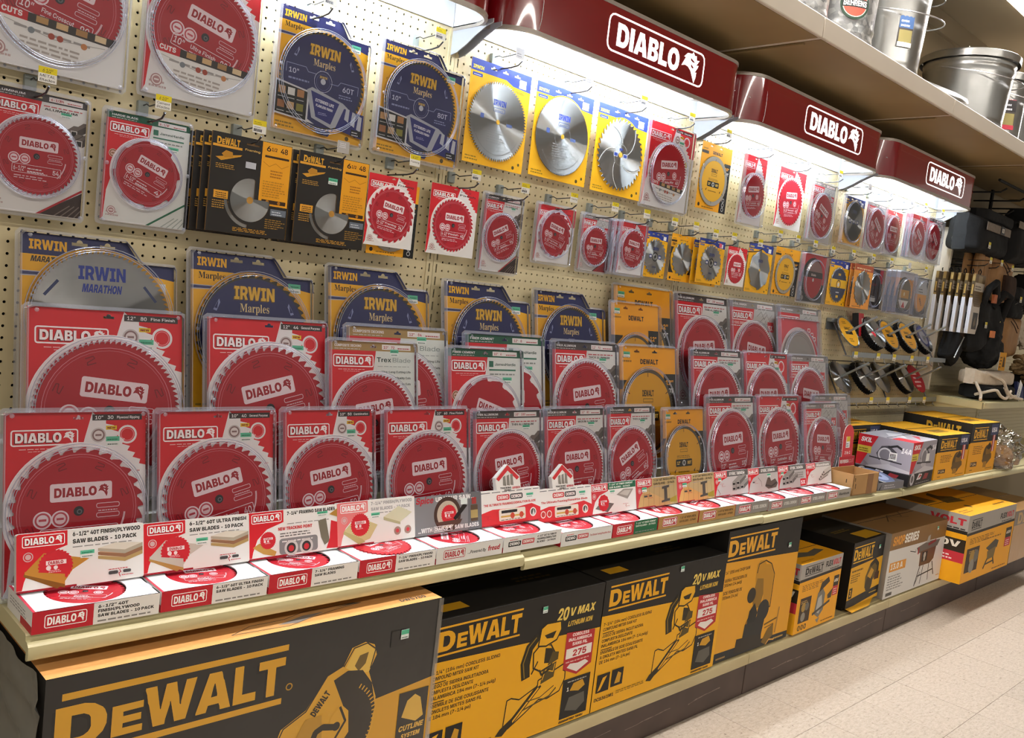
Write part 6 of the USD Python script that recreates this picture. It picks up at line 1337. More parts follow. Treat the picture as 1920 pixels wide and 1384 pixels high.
# ------------------------------------------------------------ cartons and oddments on the stock shelf
ZS = .690
def rect_saw(W, H):
    a = Art(W, H, '#eca61b'); a.rect(0, .62, 1, 1, '#1f1c1a'); a.yellow_logo(.10, .66, .60, .92, '#e9ae28'); a.bars(.14, .38, .50, .56, 5, '#7a5612', ragged=.2)
    a.disc(.66, .34, .13, '#5a4216'); a.disc(.72, .42, .10, '#8a6418'); a.poly([(.52, .22), (.56, .34), (.84, .36), (.86, .26), (.66, .10)], '#6b5020'); a.poly([(.62, .48), (.72, .60), (.82, .50), (.72, .44)], '#3a2c14'); a.rect(.58, .08, .70, .20, '#a8781c')
    a.rect(.12, .13, .34, .22, '#4a2c14'); a.text('7 1/4', .13, .15, .05, '#e9d0a0', w=.18); a.bars(.12, .05, .22, .09, 1, '#7a5612'); a.bars(.68, .05, .95, .08, 1, '#7a5612')
    a.rect(.70, .74, .97, .97, '#3d4368'); a.text('USA', .73, .80, .10, '#e3dfe8', w=.20); a.rect(.80, .40, .84, .74, '#b83a40'); a.rect(.84, .40, .87, .74, '#e3dcd8'); a.rect(.87, .40, .90, .74, '#b83a40'); return a
def rect_top(W, D): return Art(W, D, '#eaa821').rect(.30, .18, .70, .34, '#5f4512').bars(.32, .2, .68, .32, 2, '#c99320', ragged=.05).rect(0, .47, 1, .53, '#d39418')
CS = [('shorter yellow and black circular saw carton with flag print, beside the red and grey carton', .425, .34, .222, (2.835, -.497, ZS), 0), ('taller yellow and black circular saw carton with flag print, at the right', .425, .36, .268, (3.300, -.490, ZS), 0), ('yellow circular saw carton half hidden behind the red and grey carton', .40, .22, .235, (2.345, -.245, ZS), 0)]
for lab, W, D_, H, loc, yaw in CS:
    carton('circular_saw_carton', lab, W, D_, H, '#1f1c1a', {'front': rect_saw(W, H), 'left': Art(D_, H, '#1f1c1a').rect(0, 0, 1, .6, '#eca61b').yellow_logo(.35, .68, .85, .92, '#c99a2c', bars=False), 'top': rect_top(W, D_)}, loc, yaw, bev=.003)
def skil(W, H, wide):
    a = Art(W, H, '#8d8792'); a.poly([(0, 1), (1, 1), (1, .3), (.3, .28), (0, .55)], '#a19ba6'); a.poly([(0, 1), (.36 if wide else .40, 1), (.10, .30), (0, .30)], '#c7202c'); a.poly([(0, .60), (.30, .62), (.22, .76), (0, .78)], '#d9c34a') if 0 else a.rect(0, .58, .26, .74, '#d6bf48'); a.bars(.03, .61, .22, .71, 2, '#6a5a18', ragged=.1)
    a.text('SKIL', .05, .83, .11, '#f2efef', w=.20 if wide else .26, slant=.25)
    a.poly([(.36, .62), (.44, .80), (.58, .84), (.72, .72), (.74, .56), (.60, .46), (.42, .48)], '#4a464c'); a.disc(.52, .62, .13, '#c9c6ca'); a.disc(.52, .62, .10, '#7d7880'); a.line([(.24, .52), (.84, .48)], .025, '#3b373c'); a.poly([(.44, .50), (.50, .36), (.62, .34), (.64, .48)], '#b5b0b6'); a.line([(.56, .80), (.72, .86), (.82, .80)], .04, '#2b282c'); a.poly([(.20, .30), (.60, .42), (1, .34), (1, .28), (.2, .28)], '#c4c0c6')
    a.text('14A', .80, .72, .12, '#eceaec', w=.18, slant=.2) if wide else a.text('14', .82, .76, .13, '#eceaec', w=.16, slant=.2)
    a.rect(.60, .52, .74, .70, '#e9e7e4'); [a.rect(.615 + q * .018, .55, .625 + q * .018, .67, '#2a2828') for q in range(6)] if wide else None
    a.rect(0, 0, 1, .28, '#1b191c'); a.rect(0, .27, 1, .285, '#5a565c'); a.disc(.14, .16, .085, '#bdbac0'); a.disc(.14, .16, .05, '#5f5b60'); a.poly([(.32, .12), (.40, .26), (.54, .24), (.48, .12)], '#d6d2d4'); a.poly([(.38, .14), (.46, .24), (.52, .20)], '#a8202c'); a.poly([(.58, .10), (.66, .24), (.82, .22), (.76, .10)], '#8f2a30'); a.bars(.30, .03, .9, .08, 1, '#7d797e'); return a
W, H = .345, .206
t = carton('corded_saw_carton', 'red, grey and black saw carton with barcode sticker, right of the open brown carton', W, .25, H, '#47434a', {'front': skil(W, H, False), 'left': skil(.25, H, True), 'top': Art(W, .25, '#a8a4ac').rect(.0, .0, .3, .4, '#c7202c').poly([(.4, .3), (.8, .6), (.6, .8), (.3, .6)], '#d9d6da').poly([(.5, .1), (.9, .3), (.8, .4)], '#b8404a')}, (2.470, -.522, ZS), 4.0, bev=.002)
# open brown carton
g = G(); w, d, h, th = .222, .118, .090, .004
for a_, b_ in (((0, 0, 0), (w, th, h * .98)), ((0, d - th, 0), (w, d, h * 1.04)), ((0, 0, 0), (th, d, h)), ((w - th, 0, 0), (w, d, h)), ((0, 0, 0), (w, d, th))): g.box(a_, b_)
t = thing('open_carton', 'small open brown cardboard carton at the end of the white trays', 'carton', (1.936, -.506, ZS), (0, 0, -2))
part(t, 'box_body', g, M['cardboard']); part(t, 'tape_strip', G().box((w * .55, -.0008, 0), (w * .78, 0, h * .97)), simple('brown_tape', '#8a5f36', .35)); part(t, 'printed_slots', G().box((.012, -.0006, .06), (.015, 0, .075)).box((.020, -.0006, .03), (.023, 0, .05)).box((-.0006, .03, .05), (0, .033, .065)), M['dark'], kind='stuff')
# low open tray of blister-carded discs
t = thing('low_tray', 'low torn grey tray of bluish carded discs behind the open brown carton', 'display box', (2.200, -.500, ZS), (0, 0, -4))
g = G()
for a_, b_ in (((0, 0, 0), (.235, .002, .034)), ((0, .158, 0), (.235, .16, .05)), ((0, 0, 0), (.002, .16, .05)), ((.233, 0, 0), (.235, .16, .034)), ((0, 0, 0), (.235, .16, .002))): g.box(a_, b_, '#6e6c70')
_a = Art(.235, .034, '#77757a'); _a.poly([(.04, 0), (.16, .9), (.10, .1)], '#2a282c'); _a.bars(.25, .2, .8, .8, 2, '#b5b2b8'); g.art(_a); part(t, 'tray', g, M['carton'])
for q in range(2):
    cm = Art(.15, .15, '#4a5674', Point(.075, .075).buffer(.075)); cm.disc(.5, .5, .32, '#8c97b5'); cm.disc(.5, .5, .12, '#33384a')
    part(t, 'carded_disc', G().sheet(cm, U=(1, 0, 0), V=(0, 1, 0), t=.004), M['print'], loc=(.02 + q * .05, .006, .012 + q * .014), rot=(8 + 6 * q, 0, 0))
# plastic bag of work gloves
t = thing('glove_bag', 'crumpled clear bag of tan work gloves, right of the taller saw carton', 'bag of gloves', (3.905, -.44, ZS))
ic = trimesh.creation.icosphere(4, 1.0); v = ic.vertices
vv = v * [.13, .10, .085] * (1 + .35 * (meshkit.fbm(v * 2.2 + 9, 4, 3)[:, None] - .5)); vv[:, 2] = np.maximum(vv[:, 2], -.072) + .078
part(t, 'gloves', G().add(vv * [.85, .85, .8], ic.faces), M['leather'], smooth=True)
vb = v * [.165, .125, .13] * (1 + .9 * (meshkit.fbm(v * 3.1 + 4, 4, 8)[:, None] - .5)); vb[:, 2] = np.maximum(vb[:, 2], -.085) + .087
part(t, 'bag', G().add(vb, ic.faces), M['bag'], smooth=True, label='crumpled clear plastic')

# ------------------------------------------------------------ sloping racks of loose blades
RN = np.array([0, -.83, .557]); TILT = -math.degrees(math.atan2(.557, .83))
def blade_rack(label, zb, xs, x0, x1):
    t = thing('blade_rack', label, 'blade rack', (0, 0, zb), group='sloping racks for loose blades')
    part(t, 'back_bar', G().box((x0, -.030, -.012), (x1, -.004, .006)).box((x0, -.006, -.05), (x1, -.003, .0)), M['galv_bar'])
    part(t, 'front_tray', G().box((x0 + .02, -.150, -.170), (x1 + .03, -.104, -.168)).box((x0 + .02, -.152, -.170), (x1 + .03, -.150, -.145)), M['galv_bar'])
    for x in (x0 + .04, (x0 + x1) / 2, x1 - .04): part(t, 'side_wire', G().tube([(x, -.02, -.01), (x, -.11, -.165)], .004, n=6), M['wire'])
    for x in xs:
        c = np.array([x, -.050, -.070]); part(t, 'peg_rod', G().tube([c, c + RN * .19], .0058, n=8), M['galv_bar'])
    for q in range(10):
        x = x0 + .06 + q * (x1 - x0) / 9.6; part(t, 'scan_hook', G().tube([(x, -.13, -.171), (x, -.135, -.190), (x, -.146, -.196)], .0022, n=5), M['chrome'])
    part(t, 'lower_wire', G().tube([(x0 - .1, -.06, -.20), (x1, -.06, -.20)], .003, n=6), M['wire'])
    return t
XR1, XR2 = [2.60, 2.855, 3.05, 3.28, 3.50], [2.585, 2.83, 3.03, 3.315, 3.52]
blade_rack('upper sloping rack of loose yellow and silver blades', 1.415, XR1, 2.50, 3.69)
blade_rack('lower sloping rack of loose silver blades and one red blade', 1.188, XR2, 2.50, 3.69)
def loose(label, x, zb, R, n, off, kind, group):
    c = np.array([x, -.050, zb - .070]) + RN * off
    t = thing('loose_saw_blade', label, 'saw blade', c, (TILT, 0, 0), group)
    p = teeth_poly(R, n, .08, hole=.008); m = trimesh.creation.extrude_polygon(p, .003, engine='earcut'); v = m.vertices; vf = (np.c_[v[:, 0], -v[:, 2], v[:, 1]], m.faces[:, ::-1])
    a = Art(2 * R, 2 * R, out=Point(0, 0).buffer(R * .98).difference(Point(0, 0).buffer(.0085))); a.M = np.array([[R, 0, 0], [0, R, 0.]])
    if kind == 'red':
        part(t, 'disc', G().add(*vf, '#b01f2d'), M['paint']); a.bars(-.5, -.6, .5, .55, 4, '#e9c9cc', seed=4)
    elif kind == 'rim': part(t, 'disc', G().add(*vf, '#1d1c1c'), M['paint'])
    else:
        part(t, 'disc', vf, M['plate'], smooth=40)
        if kind == 'yellow': a.disc(0, 0, .86, '#e2a21d', n=16); a.text('DEWALT', 0, .12, .17, '#221e14', w=.7, anchor='c'); a.rect(-.42, -.16, .42, .02, '#221e14'); a.bars(-.3, .5, .3, .68, 2, '#4a3a14'); a.bars(-.3, -.6, .3, -.34, 2, '#4a3a14')
        if kind == 'redmark': a.poly([(-.62, -.05), (-.2, .02), (-.1, -.2), (-.3, -.35)], '#c22a36'); a.poly([(.1, .05), (.6, .3), (.5, .05)], '#c22a36')
        if kind == 'blue': a.disc(0, .1, .7, '#2e2f5c', .48, n=14); a.disc(0, 0, .45, '#8b8a90', .2); a.poly([(-.6, .5), (.3, .9), (.6, .5)], '#39407a')
    if a.items: part(t, 'printing', G().art(a, O=(0, -.003, 0)), M['print'])
    return t
GL = 'loose saw blades on the sloping racks'
loose('loose yellow-faced blade, leftmost on the upper rack', XR1[0], 1.415, .092, 40, .030, 'yellow', GL)
q0 = loose('loose silver blade with red marks, second on the upper rack', XR1[1], 1.415, .092, 36, .055, 'redmark', GL)
loose('loose yellow-faced blade, middle of the upper rack', XR1[2], 1.415, .092, 40, .045, 'yellow', GL)
loose('loose yellow-faced blade, fourth on the upper rack', XR1[3], 1.415, .092, 40, .050, 'yellow', GL)
loose('loose silver blade with navy ring, rightmost on the upper rack', XR1[4], 1.415, .092, 30, .050, 'blue', GL)
loose('loose bright silver blade, leftmost on the lower rack', XR2[0], 1.188, .092, 24, .030, 'plain', GL)
loose('loose silver blade fronting a black-edged stack, second on the lower rack', XR2[1], 1.188, .092, 24, .050, 'plain', GL)
loose('loose silver blade, middle of the lower rack', XR2[2], 1.188, .092, 40, .040, 'plain', GL)
loose('loose silver blade fronting a black-edged stack, fourth on the lower rack', XR2[3], 1.188, .092, 40, .052, 'plain', GL)
loose('loose red blade, rightmost on the lower rack', XR2[4], 1.188, .088, 50, .036, 'red', GL)
rim = None
for x, zb, o, lab in ((XR1[1], 1.415, .055, 'behind the red-marked blade of the upper rack'), (XR1[2], 1.415, .045, 'behind the middle yellow blade of the upper rack'), (XR1[3], 1.415, .050, 'behind the fourth yellow blade of the upper rack'), (XR1[4], 1.415, .050, 'behind the navy-ringed blade of the upper rack'), (XR2[1], 1.188, .050, 'behind the second blade of the lower rack'), (XR2[3], 1.188, .052, 'behind the fourth blade of the lower rack')):
    n_ = int(o / .0075) - 2
    for k in range(n_):
        off = o - .0075 * (k + 1); lb = ('first', 'second', 'third', 'fourth', 'fifth', 'sixth')[k] + ' dark-rimmed blade stacked ' + lab; c = np.array([x, -.050, zb - .070]) + RN * off
        if rim is None: rim = loose(lb, x, zb, .093, 40, off, 'rim', 'stacked blades ' + lab)
        else:
            dup(rim, lb, c, (TILT, 0, 0), 'stacked blades ' + lab)
t = thing('red_sleeve', 'small red and black sleeve standing behind the red-marked loose blade', 'saw blade pack', (2.80, -.030, 1.345), (-8, 0, 12)); part(t, 'sleeve', G().box((-.09, -.03, 0), (.02, .0, .115), '#b8222e').box((-.098, -.03, 0), (-.09, .0, .115), '#1c1a1a').box((-.03, -.031, .07), (.01, -.030, .09), '#e9e3de'), M['print'])
tg = None
for x, z, lab in [(XR1[k] - .05, 1.415 - .17, f'yellow shelf tag under the {w} blade of the upper rack') for k, w in enumerate(('first', 'second', 'third', 'fourth', 'fifth'))] + [(XR2[k] - .03, 1.188 - .17, f'yellow shelf tag under the {w} blade of the lower rack') for k, w in ((1, 'second'), (2, 'third'), (3, 'fourth'), (4, 'fifth'))]:
    if tg is None:
        tg = thing('shelf_tag', lab, 'price tag', (x, -.1545, z - .006), group='yellow tags on the blade racks'); a = Art(.040, .034); a.rect(0, 0, 1, 1, '#e9e6d8'); a.rect(0, .5, 1, 1, '#e2cf3a'); a.bars(.1, .1, .8, .35, 1, '#77756c'); part(tg, 'tag', G().sheet(a, O=(-.02, 0, 0), t=.001), M['paper'])
    else: dup(tg, lab, (x, -.1545, z - .006))

# ------------------------------------------------------------ the next bay: bags, pouches, packed braces
g = G(); n = 14
for k in range(n):
    pass
zz = np.linspace(1.08, 2.03, n); xx = 3.712 + .05 * ((zz - 1.08) / .95) ** 2; w_ = .014
v = []
for x, z in zip(xx, zz): v += [(x - w_, -.006, z), (x - w_, -.085, z), (x + w_ * .2, -.088, z), (x + w_ * .2, -.006, z)]
f = []
for k in range(n - 1):
    for j in range(4): a_, b_ = 4 * k + j, 4 * k + (j + 1) % 4; f.append([a_, b_, b_ + 4, a_ + 4])
solo('edge_strip', 'tall curved cream plastic strip at the right end of the blade display', 'trim strip', G().add(v, f), M['beige'])

def blob(c, r, seed, amp=.35, sub=4, freq=2.2, flat=None):
    ic = trimesh.creation.icosphere(sub, 1.0); v = ic.vertices
    p = v * np.asarray(r) * (1 + amp * (meshkit.fbm(v * freq + seed, 4, seed)[:, None] - .5))
    if flat is not None: p[:, 2] = np.maximum(p[:, 2], -flat)
    return p + np.asarray(c), ic.faces
def slab(w, d, h, seed, amp=.03, r=.02, n=3, taper=0.0):
    """soft cushioned box hanging from its top edge"""
    m = trimesh.creation.box((w, d, h)).subdivide_to_size(max(w, h) / 12); v = np.array(m.vertices)
    e = np.clip(1 - (np.abs(v[:, 0]) / (w / 2)) ** 6, 0, 1) * np.clip(1 - (np.abs(v[:, 2]) / (h / 2)) ** 6, 0, 1)
    v[:, 1] *= .35 + .65 * np.sqrt(e); v[:, 0] *= 1 - taper * (.5 - v[:, 2] / h)
    v += amp * (np.stack([meshkit.fbm(v * 6 + 3 * k, 3, seed + k) for k in range(3)], 1) - .5)
    return v, m.faces
def hung(name, label, cat, parts, loc, rot=(0, 0, 0), group=None):
    t = thing(name, label, cat, loc, rot, group)
    for nm, (v, f), m, lab in parts: part(t, nm, G().add(v, f), M[m], smooth=50, label=lab)
    return t
def off(vf, o): return np.asarray(vf[0]) + np.asarray(o), vf[1]
# black work bag with grey bands
t = hung('work_bag', 'black work bag with grey reflective bands, hanging right of the smallest sign', 'bag', [
    ('bag_body', off(slab(.60, .20, .20, 3, .05), (0, 0, .01)), 'black_cloth', None), ('top_lid', off(slab(.52, .20, .07, 5, .03), (.02, -.01, .12)), 'black_cloth', None),
    ('side_pouch', off(slab(.28, .22, .24, 8, .06), (.40, -.02, .03)), 'black_cloth', None), ('hanging_flap', off(slab(.30, .20, .34, 12, .06), (.62, -.04, .08)), 'black_cloth', None),
    ('grey_band', off(slab(.40, .006, .045, 6, .002), (-.02, -.108, .055)), 'grey_cloth', 'grey reflective band'), ('grey_band', off(slab(.16, .006, .04, 7, .002), (.30, -.135, .12)), 'grey_cloth', 'grey reflective band')], (3.92, -.16, 1.985))
a = Art(.05, .04); a.text('GS', .5, .2, .6, '#d9d0c2', w=.8, anchor='c'); part(t, 'logo', G().box((-.03, -.0015, -.022), (.03, 0, .022), '#0d0d0e').art(a, O=(-.025, -.0018, -.02)), M['print'], loc=(.03, -.113, .055))
a = Art(.09, .17, '#a3917a', None, .012); a.rect(.15, .1, .85, .7, '#8a7560'); a.poly([(.3, .2), (.5, .6), (.7, .25)], '#d9d0c2'); part(t, 'hang_tag', G().sheet(a, O=(.50, -.150, -.10), t=.003), M['paper'])
# packed braces with white edges
br = None
for k, lab in enumerate(('front brace pack showing its picture card, of the stack with white edges', 'second brace pack with white edge, behind the one showing its picture card', 'third brace pack with white edge, in the stack left of the tan pouch', 'fourth brace pack with white edge, in the stack left of the tan pouch', 'fifth brace pack with white edge, in the stack left of the tan pouch', 'rearmost brace pack with white edge, beside the cream strip')):
    loc = (3.80 - .012 * k, -.245 + .036 * k, 1.428)
    if br is None:
        br = thing('brace_pack', lab, 'packaged braces', loc, group='packs of braces with white edges')
        a = Art(.155, .34, '#c2b9ae'); a.poly([(0, 1), (1, 1), (1, .52), (.8, .46), (.2, .46), (0, .55)], '#6b5638'); a.rect(.0, .72, 1, .86, '#c9c0b2'); a.bars(.08, .745, .9, .83, 2, '#5a5048'); a.rect(.30, .86, .7, .98, '#93815f'); a.bars(.2, .50, .8, .68, 5, '#4f3f26', seed=6); a.rect(.28, .08, .78, .36, '#2b2723'); a.poly([(.40, .18), (.55, .30), (.66, .16), (.5, .12)], '#6b5a42')
        g = G().box((-.0775, .0, 0), (.0775, .020, .20), '#e3e6f2').box((-.0775, .002, .20), (.0775, .018, .34), '#8f7646').art(a, O=(-.0775, -.0002, 0)); part(br, 'pack_sleeve', g, M['print'])
        for q, y in enumerate((.0, .010)): part(br, 'white_fold', G().box((-.0800, y + .0005, .004), (-.0775, y + .0085, .205), '#e6e9f6'), M['print'])
        part(br, 'brace_end', G().box((-.0795, .002, .215), (-.0775, .016, .30), '#4a3b26').box((-.0805, .005, .225), (-.0795, .013, .28), '#b08f4e'), M['print']); part(br, 'hanger', G().tube([(-.01, .01, .34), (-.02, .01, .36), (.0, .01, .372), (.02, .01, .36), (.01, .01, .34)], .003, n=5), M['dark'])
    else: dup(br, lab, loc)
# tan pouches
def pouch(label, loc, sc, tagged, dark):
    P = [('belt_plate', off(slab(.58 * sc, .03, .14 * sc, 21, .02), (.0, .03, .03 * sc)), 'leather', None), ('main_pocket', off(slab(.34 * sc, .10, .26 * sc, 25, .03, taper=.25), (.12 * sc, -.03, -.03)), 'leather', None),
         ('tool_tube', off(slab(.07 * sc, .05, .22 * sc, 27, .01), (-.20 * sc, -.02, .0)), 'leather', None), ('tool_tube', off(slab(.07 * sc, .05, .22 * sc, 28, .01), (-.12 * sc, -.02, .0)), 'leather', None), ('tool_tube', off(slab(.07 * sc, .05, .22 * sc, 29, .01), (-.04 * sc, -.02, .0)), 'leather', None)]
    if dark: P.append(('suede_pocket', off(slab(.17 * sc, .05, .15 * sc, 31, .012), (.16 * sc, -.085, -.07 * sc)), 'suede', 'dark brown suede pocket'))
    t = hung('tool_pouch', label, 'tool pouch', P, loc)
    part(t, 'seam', G().tube([(-.02 * sc, -.088, .07 * sc), (.06 * sc, -.09, .04 * sc), (.13 * sc, -.09, .0)], .003, n=5).tube([(.0, -.088, .09 * sc), (.08 * sc, -.09, .06 * sc), (.14 * sc, -.09, .03 * sc)], .003, n=5), M['suede'])
    part(t, 'rivet_bar', G().tube([(-.24 * sc, -.05, -.09 * sc), (-.02 * sc, -.05, -.085 * sc)], .004, n=6), M['chrome'])
    if tagged:
        a = Art(.12, .11, '#dc9a1e'); a.bars(.1, .15, .45, .85, 4, '#5a3a10'); a.poly([(.55, .2), (.62, .8), (.8, .7), (.9, .2)], '#4a3212'); part(t, 'hang_tag', G().sheet(a, O=(-.26, -.13, -.24), t=.003), M['paper'], label='yellow hang tag')
    return t
pouch('tan leather tool pouch with a dark suede pocket, upper of the two', (4.12, -.16, 1.80), 1.0, False, True)
pouch('tan leather tool pouch with a yellow hang tag, lower of the two', (4.42, -.17, 1.47), .95, True, False)
# black harness / backpack and the dark holster below
t = hung('black_harness', 'black padded harness with orange tabs, hanging between the brace packs and the lower tan pouch', 'harness', [
    ('body_pad', off(slab(.46, .16, .30, 41, .09), (0, 0, .0)), 'black_cloth', None), ('lower_pad', off(blob((0, 0, 0), (.21, .10, .13), 43, .5), (.06, -.02, -.12)), 'black_cloth', None), ('shoulder_strap', tube([(-.16, -.06, .12), (-.2, -.1, .22), (-.1, -.1, .26), (.0, -.08, .18)], .022, 8), 'black_cloth', None),
    ('shoulder_strap', tube([(.02, -.06, .12), (.06, -.1, .21), (.18, -.1, .20), (.2, -.06, .05)], .022, 8), 'black_cloth', None)], (4.06, -.18, 1.48))
part(t, 'orange_tab', G().box((-.14, -.115, .14), (-.09, -.10, .19), '#b0623a').box((-.11, -.125, -.06), (-.06, -.11, -.02), '#c9743f'), M['paper'], label='orange tab')
hung('tool_holster', 'dark holster with a pale blue stripe, hanging low right of the loose-blade racks', 'holster', [('holster_body', off(slab(.17, .10, .24, 51, .04, taper=.3), (0, 0, 0)), 'black_cloth', None), ('brown_band', off(slab(.18, .105, .05, 52, .01), (.02, -.004, .06)), 'suede', 'brown leather band'), ('stripe', tube([(-.05, -.06, -.11), (-.02, -.065, .04)], .004, 6), 'chrome', 'pale stripe')], (3.80, -.14, 1.36), (0, 24, 0))
hung('dark_pouch', 'black nylon pouch at the right edge, above the boxed belt', 'tool pouch', [('pouch_body', off(slab(.34, .14, .26, 61, .04), (0, 0, 0)), 'black_cloth', None), ('grey_band', off(slab(.20, .01, .04, 62, .002), (.02, -.075, -.08)), 'grey_cloth', None)], (4.94, -.16, 1.74))
hung('dark_pouch', 'black nylon pouch hanging low at the right edge', 'tool pouch', [('pouch_body', off(slab(.30, .14, .22, 63, .05), (0, 0, 0)), 'black_cloth', None)], (4.58, -.17, 1.66))
t = thing('boxed_belt', 'grey and white boxed belt pack at the right edge', 'belt pack', (4.92, -.24, 1.60)); a = Art(.22, .13, '#6a6660'); a.rect(0, .45, 1, .75, '#b5b0a8'); a.rect(.05, .1, .3, .35, '#d5d0c8'); a.rect(.6, .78, .95, .95, '#c9b83a'); part(t, 'pack_sleeve', G().box((-.11, 0, 0), (.11, .05, .13), '#55514c').art(a, O=(-.11, 0, 0)), M['print'])
hung('glove_pair', 'pale canvas gloves hanging beside the lower tan pouch at the right edge', 'gloves', [('glove', blob((0, 0, 0), (.10, .04, .09), 71, .9), 'cotton', None), ('glove', blob((.13, -.02, -.05), (.11, .04, .07), 73, .9), 'cotton', None)], (4.86, -.16, 1.49))
t = thing('coiled_rope', 'bundle of coiled tan rope lying at the right edge', 'rope', (4.80, -.30, 1.21))
for k in range(9):
    q = np.random.default_rng(80 + k); s_ = np.linspace(0, 2 * np.pi, 25); r1, r2 = .15 + .04 * q.random(), .06 + .03 * q.random()
    part(t, 'rope_loop', G().tube(np.c_[r1 * np.cos(s_) + q.normal(0, .02), .06 * np.sin(s_ * 2 + k) + q.normal(0, .01), r2 * np.sin(s_) + .03 * np.cos(s_ * 3 + k) + .05], .012, n=6, cap=False), M['rope'], smooth=60)
# shelf of the next bay with folded goods
t = thing('side_shelf', 'cream shelf with a cut front lip, under the folded apron', 'shelf', (0, 0, 1.055))
part(t, 'shelf_pan', G().tm(rbox((3.675, -.405, -.004), (4.868, -.0, .0), .001)), M['steel_lip']); part(t, 'side_lip', G().box((3.672, -.400, -.040), (3.675, -.01, .002)), M['steel_lip']); part(t, 'front_lip', G().box((3.680, -.408, -.036), (4.866, -.405, .0)).box((3.68, -.412, -.010), (4.866, -.408, -.002)), M['steel_lip']); part(t, 'bracket', G().add(*extrude_x([(-.36, -.04), (-.01, -.04), (-.01, -.085)], 3.677, 3.681)), M['steel_lip'])
t = thing('side_shelf', 'cream shelf at the right edge, carrying the dark folded trousers', 'shelf', (0, 0, 1.050))
part(t, 'shelf_pan', G().tm(rbox((4.874, -.405, -.004), (6.08, -.0, .0), .001)), M['steel_lip']); part(t, 'front_lip', G().box((4.876, -.408, -.036), (6.078, -.405, .0)), M['steel_lip'])
t = thing('folded_apron', 'rolled cream cotton apron with loose straps on the side shelf', 'apron', (4.06, -.27, 1.057))
part(t, 'cloth_roll', G().add(*off(slab(.62, .16, .085, 91, .03), (.02, .0, .125))), M['cotton'], smooth=60); part(t, 'dark_lining', G().add(*off(slab(.58, .18, .08, 93, .03), (.03, -.01, .045))), M['black_cloth'], smooth=60, label='black lining')
for k, pts in enumerate(([(-.20, -.06, .16), (-.06, -.12, .12), (.02, -.13, .05), (.16, -.13, .02), (.3, -.13, .012)], [(-.28, -.05, .03), (-.16, -.12, .07), (-.1, -.13, .03), (.0, -.13, .012), (.10, -.12, .06)], [(-.30, -.05, .10), (-.34, -.1, .04), (-.40, -.12, .012)], [(-.02, -.12, .08), (.06, -.13, .02), (.20, -.12, .03)])):
    s_ = np.array(pts); tt = np.linspace(0, 1, len(s_)); uu = np.linspace(0, 1, 22); P_ = np.c_[[np.interp(uu, tt, s_[:, c]) for c in range(3)]].T
    P_[1:-1] = (P_[:-2] + P_[1:-1] * 2 + P_[2:]) / 4; part(t, 'strap', G().tube(P_, .009, n=6), M['cotton'], smooth=60)
a = Art(.05, .12, '#d9dde0'); a.bars(.15, .1, .85, .6, 5, '#5a6068', ragged=.1); part(t, 'paper_tag', G().sheet(a, O=(.20, -.125, .03), U=(.8, -.1, -.6), V=(-.45, -.2, .87), t=.001), M['paper'])
hung('folded_trousers', 'pile of folded dark blue trousers on the right-hand side shelf', 'clothes', [('folded_layer', off(slab(.60, .30, .05, 101, .02), (0, 0, .03)), 'black_cloth', None), ('folded_layer', off(slab(.58, .30, .05, 102, .02), (.02, 0, .075)), 'black_cloth', None), ('folded_layer', off(slab(.60, .30, .06, 103, .03), (-.01, .01, .125)), 'black_cloth', None)], (4.98, -.24, 1.052))
M['navy'] = noisy('navy_card', '#1f2a5c', '#26336b', 20.0, .5)
solo('blue_packet', 'small blue packet standing at the end of the apron shelf', 'packet', G().tm(rbox((-.07, -.012, 0), (.07, .012, .10), .004)), M['navy'], (4.55, -.33, 1.0565), (-12, 14, 0))
# hooks of the next bay
M['hook2'] = M['wire']
bh = None
for x, z, L_, lab in ((3.45 + .35, 1.925, .30, 'long hook above the upper tan pouch with a pale tag'), (3.86, 1.845, .26, 'long hook left of the upper tan pouch'), (4.05, 1.850, .26, 'long hook in front of the upper tan pouch'), (4.25, 1.838, .26, 'long hook with tag over the suede pocket'), (4.42, 1.945, .26, 'long hook above the suede pocket'), (4.50, 1.665, .26, 'long hook right of the harness top'), (4.62, 1.63, .26, 'long hook with tag before the low black pouch'), (3.95, 1.475, .26, 'long hook across the harness, left tag'), (4.20, 1.492, .26, 'long hook across the harness, right tag'), (4.85, 1.90, .26, 'long bare hook at the right edge')):
    if bh is None:
        bh = thing('bay_hook', lab, 'peg hook', (x, 0, z), group='long hooks of the right-hand bay')
        part(bh, 'hook_wire', G().tube([(0, 0, -.02), (0, -.2, -.02), (0, -.235, -.016), (0, -.25, -.005)], .0032, n=6), M['wire']); part(bh, 'label_arm', G().tube([(0, 0, .012), (0, -.262, .012)], .0025, n=6), M['wire'])
        a = Art(.036, .036, '#d9d4c4'); a.rect(0, .55, 1, 1, '#d8c63c'); a.bars(.1, .1, .8, .4, 1, '#77756c'); part(bh, 'price_tag', G().sheet(a, O=(-.018, -.264, -.004), t=.001), M['paper'])
    else: dup(bh, lab, (x, 0, z))
t = thing('empty_hook_bar', 'dark bar of empty hooks high under the overhead shelf, right of the smallest sign', 'hook bar', (0, 0, 2.30))
part(t, 'bar', G().tube([(3.74, -.28, .0), (5.2, -.28, -.0)], .008, n=6), M['dark'])
for k in range(8):
    x = 3.85 + k * .17; part(t, 'hook_wire', G().tube([(x, 0, -.05 - .10 * (k % 2)), (x, -.26, -.05 - .10 * (k % 2)), (x, -.29, -.03 - .10 * (k % 2))], .005, n=6), M['dark'])
for k in range(2): part(t, 'post', G().box((4.46 + .9 * k, -.012, -.45), (4.49 + .9 * k, .0, .06)), M['dark'])

